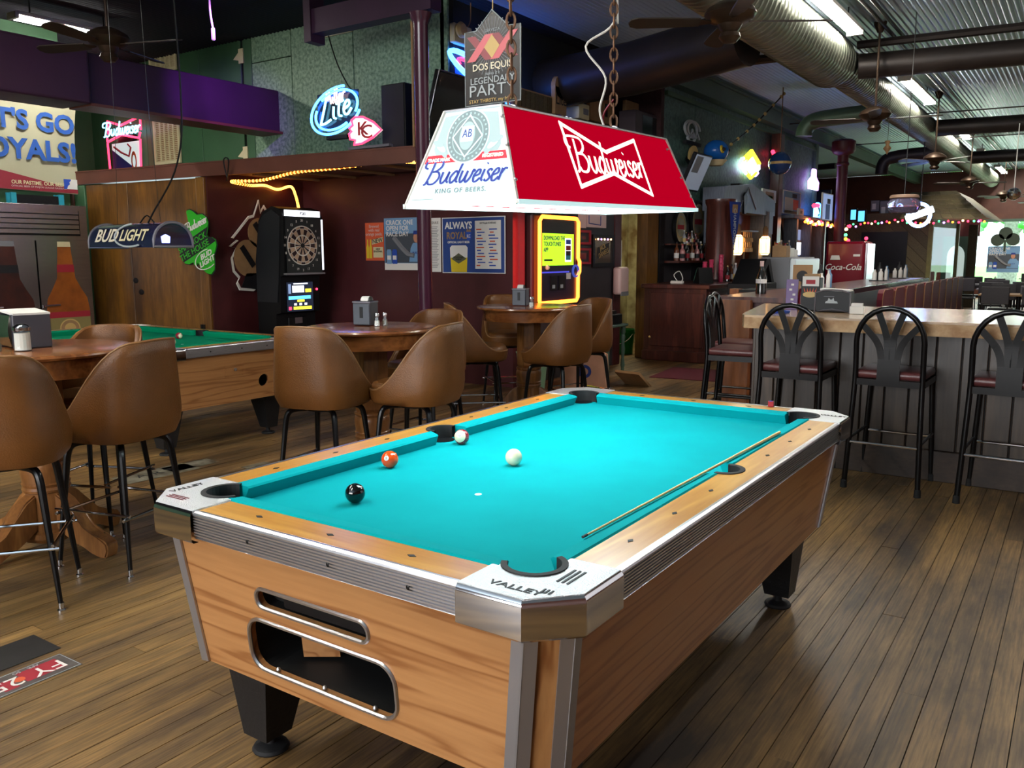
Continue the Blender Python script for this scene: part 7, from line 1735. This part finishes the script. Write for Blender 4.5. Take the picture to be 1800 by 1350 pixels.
# ------------------------------------------------------------------ bar wall decorations
def hang_neon(nm, lab, center, r): pass
PN = thing('neon_sign', 'dazzling white and yellow diamond neon on the bar wall', 'neon sign', (0, 0, 0))
M, W, H = wall_x((-3.700, 11.990, 3.279), (-3.700, 13.233, 2.796))
MB().prism([(W*.12, H*.38), (W*.3, H*.2), (W*.72, H*.2), (W*.92, H*.42), (W*.9, H*.62), (W*.6, H*.78), (W*.3, H*.7)], 0, .03, M).build('lit_panel', K['g_aqua'], PN)
neon_paths([[(W*.18, H*.6), (W*.5, H*.97), (W*.85, H*.6)], [(W*.28, H*.58), (W*.52, H*.86), (W*.76, H*.58)]], .04, K['g_yellow'], PN, M)
neon_paths([[(W*.25, H*.22), (W*.5, H*.02), (W*.72, H*.24)]], .035, K['g_yellow'], PN, M)
neon_paths([[(W*.02, H*.42), (W*.1, H*.6), (W*.25, H*.66)]], .03, K['g_cyan'], PN, M); neon_paths([[(W*.2, H*.24), (W*.3, H*.14)], [(W*.8, H*.25), (W*.7, H*.14)]], .03, K['g_purple'], PN, M)
LB2 = thing('lit_box', 'small white lit display box under the diamond neon', 'lit box', (0, 0, 0)); M, W, H = wall_x((-3.400, 11.289, 2.610), (-3.400, 12.142, 2.420)); MB().bx(0, W, 0, H, -.15, 0, M).build('case', K['black'], LB2)
rect('panel', W*.08, H*.08, W*.9, H*.5, K['g_scr_w'], LB2, M, .001, .004); rect('panel', W*.15, H*.55, W*.8, H*.9, K['g_scr_w'], LB2, M, .001, .004); rect('letter_strip', W*.3, H*.62, W*.75, H*.74, K['ink'], LB2, M, .006, .002)
t = thing('tilted_television', 'television tilted forward on the bar wall showing a grey picture', 'television', (0, 0, 0)); Mt = frame((-3.550, 9.254, 2.385), (.0, 1, 0), (.28, 0, .62))
MB().bx(0, .62, 0, .56, -.06, 0, Mt, .01).build('case', K['black'], t); rect('screen', .02, .03, .60, .54, mat('grey_lit_screen', (.3, .34, .4, 1), .2, emis=(.24, .29, .38, 1), es=.3), t, Mt, .0, .004); rect('picture', .06, .28, .30, .52, K['grey'], t, Mt, .0045, .001)
MB().tube([tuple(Mt @ Vector((.3, .3, -.05))), (-3.75, 9.9, 2.9)], .03, 6).build('wall_arm', K['black'], t)
wl = thing('unlit_neon', 'unlit white glass tube sign of loops on the bar wall', 'neon sign', (0, 0, 0)); M, W, H = wall_x((-3.700, 9.556, 3.438), (-3.700, 10.241, 3.119))
neon_paths([ell(W*.42, H*.62, W*.34, H*.36, 0, 360, 26), ell(W*.58, H*.62, W*.34, H*.36, 0, 300, 26), [(W*.35, H*.2), (W*.5, H*.6), (W*.62, H*.3), (W*.75, H*.55), (W*.9, H*.25)], ell(W*.45, H*.2, W*.2, H*.16, 0, 360, 16)], .022, K['silver_print'], wl, M)
MB().bx(W*.1, W*.95, -.03, .02, 0, .06, M).build('transformer', K['black'], wl)
fh = thing('fish_lamp', 'blue domed wall lamp with yellow eye rings on the bar wall', 'lamp', (-3.400, 10.203, 3.018)); MB().sphere((0, 0, 0), .19, 18, None, (1, 1, .85)).build('dome', mat('blue_enamel', lin(20, 90, 170), .25), fh, smooth=True)
for y in (-.13, .06): MB().lathe([(0, .0), (.06, 0), (.06, .02), (0, .03)], 14, Matrix.Translation((.13, y, .0)) @ Matrix.Rotation(PI/2-.2, 4, 'Y')).build('eye_ring', K['yellow'], fh); MB().sphere((.165, y, .0), .03, 8).build('pupil', K['ink'], fh)
MB().lathe([(.17, -.14), (.1, -.22), (0, -.22)], 14).build('jaw', K['cream'], fh, smooth=True); MB().lathe([(0, 0), (.16, 0), (.18, .04), (0, .06)], 16, Matrix.Translation((-.3, -.22, -.1)) @ Matrix.Rotation(PI/2, 4, 'Y')).build('wall_plate', K['gold_print'], fh, smooth=True); MB().tube([(-.25, -.2, -.1), (0, 0, -.05)], .03, 6).build('arm', K['black'], fh)
gl = thing('hanging_globe', 'blue and red globe hanging on a chain before the bar wall', 'lamp', (-3.000, 12.088, 2.970)); MB().sphere((0, 0, 0), .19, 18).build('globe', mat('blue_glass_globe', lin(30, 60, 110), .08, coat=.5), gl, smooth=True); MB().lathe([(.192, -.02), (.192, .02)], 18, cap=False).build('band', K['gold_print'], gl); MB().cyl((0, 0, .19), (0, 0, 1.28), .008, n=6).build('chain', K['chain'], gl)
rn = thing('neon_sign', 'small red neon beside the hanging blue globe', 'neon sign', (0, 0, 0)); M, W, H = wall_x((-3.680, 13.655, 3.404), (-3.680, 14.089, 3.045)); neon_paths([[(W*.2, H*.9), (W*.7, H*.6), (W*.3, H*.4), (W*.7, 0)]], .04, K['g_red'], rn, M); neon_paths([[(W*.8, H*.9), (W*.8, H*.3)]], .03, K['g_cyan'], rn, M)
bn = thing('neon_sign', 'white violet bottle-shaped neon at the end of the bar wall', 'neon sign', (0, 0, 0)); M, W, H = wall_x((-3.680, 16.317, 3.256), (-3.680, 16.985, 2.847))
MB().prism([(W*.1, .0), (W*.9, 0), (W*.95, H*.35), (W*.65, H*.6), (W*.6, H), (W*.4, H), (W*.35, H*.6), (W*.05, H*.35)], 0, .03, M).build('lit_panel', glow('violet_white', (.85, .8, 1, 1), 2.5), bn); neon_paths([[(W*.05, 0), (W*.0, H*.4), (W*.35, H*.65), (W*.38, H), (W*.62, H), (W*.65, H*.65), (W, H*.4), (W*.95, 0)]], .035, K['g_purple'], bn, M)
pb2 = thing('neon_sign', 'small round blue neon with a red tip over the far bar ledge', 'neon sign', (0, 0, 0)); M, W, H = wall_x((-3.500, 16.040, 2.526), (-3.500, 16.792, 2.185)); neon_paths([ell(W*.4, H*.55, W*.55, H*.45, -80, 90, 18)], .035, K['g_blue'], pb2, M); neon_paths([[(W*.3, 0), (W*.3, H*.7), (W*.45, H*.4)]], .05, K['g_cyan'], pb2, M); neon_paths([[(W*.1, H*.85), (W*.5, H*.9)]], .05, K['g_red'], pb2, M)
fb = thing('hanging_bowl', 'large clear glass fishbowl hanging on a rope over the long bar', 'bowl', (-0.445, 8.600, 2.037)); MB().lathe([(.10, -.10), (.15, -.09), (.185, -.03), (.18, .02), (.145, .07), (.15, .085)], 26, cap=False).build('bowl', mat('purple_lit_bowl_glass', lin(170, 160, 200), .08, trans=.75, ior=1.1), fb, smooth=True); MB().lathe([(.15, .07), (.165, .08), (.155, .11), (.14, .115), (0, .12)], 26).build('lid', mat('tan_lid', lin(150, 120, 100), .5), fb, smooth=True)  # purple-white light on the clear bowl is put into its glass tint
MB().lathe([(0, -.10), (.14, -.095), (.15, -.06), (0, -.055)], 20).build('contents', mat('dark_trinkets', lin(70, 50, 60), .5, col2=lin(150, 100, 90), vs=30), fb, smooth=True); MB().cyl((0, 0, .12), (0, 0, 2.18), .005, n=6).build('rope', K['blackmetal'], fb)
rn2 = thing('neon_sign', 'big blue ring neon with a white slanted bar at the far end of the bar', 'neon sign', (0, 0, 0)); M, W, H = wall_y((-1.654, 16.000, 2.446), (-1.156, 16.000, 1.994)); neon_paths([ell(W*.48, H*.5, W*.40, H*.48, 0, 360, 30)], .035, glow('blue_white_neon', (.16, .34, 1, 1), 16), rn2, M); neon_paths([[(W*.02, H*.34), (W*.98, H*.74)]], .07, glow('white_blue_neon', (.7, .85, 1, 1), 4), rn2, M); MB().cyl(tuple(M @ Vector((W*.5, H, 0))), tuple(M @ Vector((W*.5, H+1.6, 0))), .01, n=5).build('hanger', K['black'], rn2)
rc2 = thing('steel_column', 'oxide red iron column with a flared capital at the bar end', 'column', (-3.05, 16.6, 0)); MB().lathe([(.16, 0), (.16, .1), (.11, .14), (.11, 3.3), (.13, 3.32), (.13, 3.36), (.11, 3.38), (.11, 3.52), (.20, 3.56), (.24, 3.62), (.24, 3.80), (.18, 3.84), (0, 3.84)], 18).build('shaft', K['oxide'], rc2, smooth=True)
for i, (tl_, br_, l_) in enumerate((((-3.571, 19.900, 2.549), (-3.450, 19.900, 2.310), 'left blue lit screen in the far corner'), ((-3.395, 19.900, 2.516), (-3.248, 19.900, 2.264), 'right blue lit screen in the far corner'))):
    M, W, H = wall_y(tl_, br_); q = thing('blue_screen', l_, 'screen', (0, 0, 0)); MB().bx(-.03, W+.03, -.03, H+.03, -.06, -.001, M).build('case', K['black'], q); rect('screen', 0, 0, W, H, K['g_scr'], q, M, 0, .004)
ho = thing('swag_light', 'string of small gold lights swagged up to the ceiling over the bar', 'light string', (0, 0, 0)); pts = cat_rom([(-3.500, 11.106, 3.211), (-3.400, 11.740, 3.534), (-3.200, 11.827, 3.754), (-3.000, 12.139, 4.096)], 5); MB().tube(pts, .012, 5).build('wire', K['black'], ho)
for k in range(9): MB().sphere(pts[min(len(pts)-1, k*2)], .03, 6).build('bulb', K['gold_print'], ho)
wch = thing('wind_chime', 'small copper wind chime hanging before the elbow duct', 'chime', (-0.784, 9.200, 2.810)); MB().lathe([(0, -.12), (.02, -.08), (.05, -.04), (.02, 0), (.035, .05), (0, .06)], 12).build('body', K['tan'], wch); MB().cyl((0, 0, .06), (0, 0, 1.25), .003, n=5).build('wire', K['blackmetal'], wch)
# ------------------------------------------------------------------ far end: vestibule with shingled awning, dining set
vs = thing('vestibule', 'entrance booth of diagonal boards with a shingled awning at the far end', 'booth', (0, 0, 0))
VX0, VX1, VY = -4.1, -1.75, 20.0
MB().bx(VX0, VX1, VY, VY+.1, 0, 2.45).build('front_wall', K['rustic'], vs)
for k in range(-9, 12):   # diagonal boards
    x0 = VX0+k*.30
    poly = [(x0, 0), (x0+.285, 0), (x0+.285+2.3, 2.3), (x0+2.3, 2.3)]
    def clip(pl, ax, val, keep):
        out = []
        for i in range(len(pl)):
            p, q = pl[i], pl[(i+1) % len(pl)]; ip, iq = keep*(p[ax]-val) >= 0, keep*(q[ax]-val) >= 0
            if ip: out.append(p)
            if ip != iq: f = (val-p[ax])/(q[ax]-p[ax]); out.append((p[0]+f*(q[0]-p[0]), p[1]+f*(q[1]-p[1])))
        return out
    poly = [(VX0+VX1-x, y) for x, y in poly]
    poly = clip(poly, 0, VX0, 1); poly = clip(poly, 0, VX1, -1) if poly else poly
    if len(poly) > 2: MB().prism(poly, 0, .03, frame((0, VY-.0, 0), (1, 0, 0), (0, 0, 1))).build('diagonal_board', K['rustic'], vs)
MB().bx(-3.3, -2.25, VY-.06, VY-.035, 1.0, 2.0).build('dark_panel', K['black'], vs)
# framed glass wall running back, and the door
for x0, x1, y in ((-1.80, -1.70, VY-.05), (-1.46, -1.38, VY+2.0)): MB().bx(x0, x1, y, y+.1, 0, 2.25).build('post', K['olivewood'], vs)
MB().quad([(-1.72, VY, .75), (-1.42, VY+2.0, .75), (-1.42, VY+2.0, 2.1), (-1.72, VY, 2.1)]).build('glass_pane', K['pane'], vs, norm=False)
MB().quad([(-1.72, VY, 0), (-1.42, VY+2.0, 0), (-1.42, VY+2.0, .75), (-1.72, VY, .75)]).build('lower_panel', K['olivewood'], vs, norm=False); MB().quad([(-1.72, VY, 2.1), (-1.42, VY+2.0, 2.1), (-1.42, VY+2.0, 2.3), (-1.72, VY, 2.3)]).build('upper_panel', K['olivewood'], vs, norm=False)
dr2 = MB().bx(-2.05, -1.40, 24.4, 24.48, 0, 1.95).build('door', K['beamgreen'], vs)
MB().bx(-1.38, -1.16, 24.0, 24.08, 0, 2.25).build('side_wall', K['rustic'], vs)
MB().bx(-2.4, -1.16, 24.5, 24.6, 1.95, 2.6).build('door_header', K['oxide'], vs)
Md = frame((-1.70, 24.395, .75), (1, 0, 0), (0, 0, 1)); arch_ = [(-.22, 0), (.22, 0), (.22, .65)]+[(.22*math.cos(PI*k/10), .65+.3*math.sin(PI*k/10)) for k in range(1, 10)]+[(-.22, .65)]
MB().prism(arch_, 0, .01, Md).build('arched_glass', mat('lit_door_glass', (.6, .7, .7, 1), .1, emis=(.6, .75, .7, 1), es=.5), vs); MB().bx(-.03, .03, 0, .9, .01, .02, Md).build('muntin', K['oxide'], vs)  # door glass emits a faint light of its own, no lamp
roof = [[(-2.35, 19.4, 2.28), (-.55, 19.4, 2.22)], [(-2.35, 20.6, 2.95), (-1.35, 20.6, 2.95)]]
for k in range(6):    # courses of shingles
    f0, f1 = k/6, (k+1)/6
    lerp = lambda a, c, f: tuple(a[i]+(c[i]-a[i])*f for i in range(3))
    a0, a1 = lerp(roof[0][0], roof[1][0], f0), lerp(roof[0][1], roof[1][1], f0); b0, b1 = lerp(roof[0][0], roof[1][0], f1), lerp(roof[0][1], roof[1][1], f1)
    n = 8
    for j in range(n):
        p = [lerp(a0, a1, j/n+.003), lerp(a0, a1, (j+1)/n-.003), lerp(b0, b1, (j+1)/n-.003), lerp(b0, b1, j/n+.003)]
        q = MB(); lo = [q.bm.verts.new(v) for v in p]; dz = .035
        hi = [q.bm.verts.new((v[0], v[1], v[2]+(dz if i < 2 else .01))) for i, v in enumerate(p)]
        q.bm.faces.new(hi); q.bm.faces.new(lo[::-1])
        for i in range(4): q.bm.faces.new((lo[i], lo[(i+1) % 4], hi[(i+1) % 4], hi[i]))
        q.build('shingle', K['rustic'], vs)
MB().quad([(-.55, 19.4, 2.26), (-.55, 24, 2.3), (-1.35, 24, 2.95), (-1.35, 20.6, 2.95)]).build('hip_roof', K['rustic'], vs, norm=False)
light_string('light_string', 'multicoloured bulb string along the awning of the far entrance booth', [(-4.6, 19.35, 2.24), (-3.5, 19.35, 2.16), (-2.6, 19.35, 2.24), (-1.6, 19.35, 2.2), (-.6, 19.35, 2.2)], 44, ['g_red', 'g_orange', 'g_red', 'g_warm', 'g_red', 'g_green', 'g_purple'], .026)
# window things
q = thing('window_poster', 'race day poster taped inside the far window', 'poster', (0, 0, 0)); M, W, H = wall_y((-1.405, 29.900, 1.714), (-0.478, 29.900, 0.861)); MB().bx(0, W, 0, H, 0, .004, M).build('sheet', K['sky'], q); race_poster(q, M, W, H)
q = thing('shamrock_cutout', 'dark shamrock cut-out hanging in the far window', 'ornament', (0, 0, 0)); c_ = (-0.924, 29.850, 1.913); b = MB()
for dx, dz in ((-.22, 0), (.22, .02), (0, .22)): b.lathe([(0, 0), (.2, 0), (.2, .02), (0, .02)], 18, frame((c_[0]+dx, c_[1], c_[2]+dz), (1, 0, 0), (0, 0, 1)))
b.bx(c_[0]-.03, c_[0]+.03, c_[1]-.02, c_[1], c_[2]-.36, c_[2]); b.build('cutout', mat('dark_shamrock', lin(40, 52, 40), .6), q)
def dtable(x, y, lab, w=1.2, d=.75, h=.76, m='tan'):
    t = thing('dining_table', lab, 'table', (x, y, 0)); MB().bx(-w/2, w/2, -d/2, d/2, h-.03, h, None, .006).build('tabletop', K[m], t); MB().cyl((0, 0, .03), (0, 0, h-.03), .04, n=10).build('column', K['black'], t)
    for k in range(4): MB().box((.2*math.cos(k*PI/2), .2*math.sin(k*PI/2), .02), (.4 if k % 2 == 0 else .05, .05 if k % 2 == 0 else .4, .04)).build('foot', K['black'], t)
    hld = thing('table_caddy', lab.replace('dining table', 'condiment caddy on the dining table'), 'caddy', (x+.1, y, h+.0005)); MB().bx(-.08, .08, -.06, .06, 0, .14, None, .004).build('holder', K['nap_body'], hld); MB().lathe([(0, 0), (.03, 0), (.03, .12), (.012, .17), (0, .18)], 8, Matrix.Translation((.14, 0, 0))).build('bottle', K['salt'], hld)
    return t
dts = [(.45, 14.9, 'nearest dining table beyond the long bar', 'tan'), (.15, 17.6, 'second dining table beyond the bar, before the booth', 'grey'), (-.62, 20.5, 'dining table beside the entrance booth', 'grey'), (.85, 22.4, 'pale dining table in the light of the far window', 'paper'), (.35, 26.8, 'bright dining table right under the far window', 'paper')]
for x, y, l, m in dts: dtable(x, y, l, m=m)
def dchair():
    t = thing('dining_chair', 'dark dining chair', 'chair')
    MB().box((0, 0, .45), (.42, .42, .05), None, .015).build('seat', K['black'], t); MB().box((0, -.21, .76), (.42, .03, .30), None, .01).build('backrest', K['charcoal'], t)
    for sx in (-1, 1):
        MB().tube([(sx*.19, -.18, 0), (sx*.19, -.20, .45), (sx*.19, -.21, .86)], .012, 6).build('leg', K['blackmetal'], t); MB().tube([(sx*.19, .18, .45), (sx*.2, .2, 0)], .012, 6).build('leg', K['blackmetal'], t)
    return t
dc = dchair(); first = True
nm_ = ['nearest dining table', 'second dining table', 'dining table by the booth', 'pale dining table', 'dining table under the window']
for (x, y, l, m), n_ in zip(dts, nm_):
    for dx, dy, rz, s_ in ((-.3, -.62, 0, 'near left side'), (.3, -.62, 0, 'near right side'), (-.3, .62, PI, 'far left side'), (.85, 0, PI/2, 'right end')):
        place(dc, (x+dx, y+dy, 0), rz, 'dark dining chair at the %s of the %s' % (s_, n_), 'dark dining chairs at the far end', first=first); first = False
# ------------------------------------------------------------------ floor: painted plates, stickers, cord
fp = thing('floor_plate', 'worn licence-plate sized patch with red and white figures stuck on the boards', 'floor sticker', (-1.52, -1.13, .0015), PI/2+.02)
MB().bx(-.155, .155, -.075, .075, 0, .0012, None, .0).build('patch', mat('worn_plate', lin(92, 86, 84), .5, col2=lin(66, 58, 56), vs=14), fp)
MF_ = Matrix.Translation((0, 0, .0012)) @ Matrix.Rotation(PI, 4, 'Z')
for u0, v0, u1, v1 in ((-.12, -.05, .02, .04), (.05, -.03, .10, .05)): rect('red_wear', u0, v0, u1, v1, K['crimson'], fp, MF_, .0002, .0003)
MB().lathe([(0, 0), (.02, 0), (.02, .0004), (0, .0004)], 10, MF_ @ Matrix.Translation((.03, 0, .0004))).build('orange_wear', K['orange'], fp)
text('FY 25', 0, 0, .10, K['paper'], fp, MF_, .0008, th=.0002, sx=1.1); text('APR    SO', -.02, -.055, .022, K['silver_print'], fp, MF_, .0008, th=.0002)
b = MB(); b.tube([(-.15, -.07, .0016), (.15, -.07, .0016), (.15, .07, .0016), (-.15, .07, .0016)], .0012, 4, closed=True); b.build('border', K['silver_print'], fp)
for i, (x, y, rz, w_, l_) in enumerate(((-1.74, -1.10, PI/2, .3, 'dark rectangular tar patch on the boards left of the worn plate'),)):
    q = thing('floor_patch', l_, 'floor patch', (x, y, .0015), rz); MB().bx(-w_/2, w_/2, -.1, .1, 0, .001).build('patch', mat('tar', lin(32, 30, 30), .6, var=.2, vs=12), q)
for i, (px, l_) in enumerate((((-3.683, 0.785, 0.000), 'big pale worn sticker on the floor between the left stools and table corner'), ((-3.682, 1.049, 0.000), 'thin pale sticker farther right on the floor by the table corner'), ((-3.297, 1.304, 0.000), 'small pale sticker on the floor beside the far left rail'))):
    q = thing('floor_sticker', l_, 'floor sticker', (px[0], px[1], .0015), PI/2-.05); MB().bx(-.26+.08*i, .26-.08*i, -.12+.04*i, .12-.04*i, 0, .001).build('sheet', mat('worn_sticker_%d' % i, lin(150, 146, 128), .6, col2=lin(84, 76, 62), vs=9), q)
    if i == 0: text('A R T', 0, 0, .12, K['ink'], q, Matrix.Translation((0, 0, .0012)), .0004, th=.0002)
# hanging cable with white plug at the top left
hc = thing('hanging_plug', 'white extension plug dangling from the ceiling at the upper left', 'plug', (-5.742, 3.000, 3.572)); MB().tube(cat_rom([(0, 0, .05), (-.03, 0, .25), (-.02, 0, .6), (0, 0, .95)], 5), .009, 6).build('cord', K['whitec'], hc, smooth=True); MB().box((0, 0, 0), (.04, .03, .12), None, .01).build('socket', K['whitec'], hc)
nc = thing('hanging_cable', 'thin black cord from the high grille down to the oval neon', 'cord', (0, 0, 0)); MB().tube(cat_rom([(-6.239, 4.980, 4.075), (-5.914, 4.800, 3.650), (-5.547, 4.600, 3.327), (-5.072, 4.200, 3.156)], 5), .008, 5).build('cord', K['black'], nc)
cl = thing('looped_cable', 'black looped cord hung over the loft front', 'cord', (0, 0, 0)); MB().tube(cat_rom([(-6.531, 3.680, 2.314), (-6.548, 3.660, 2.490), (-6.497, 3.660, 2.523), (-6.462, 3.660, 2.473), (-6.560, 3.700, 2.280)], 5), .008, 5).build('cord', K['black'], cl)
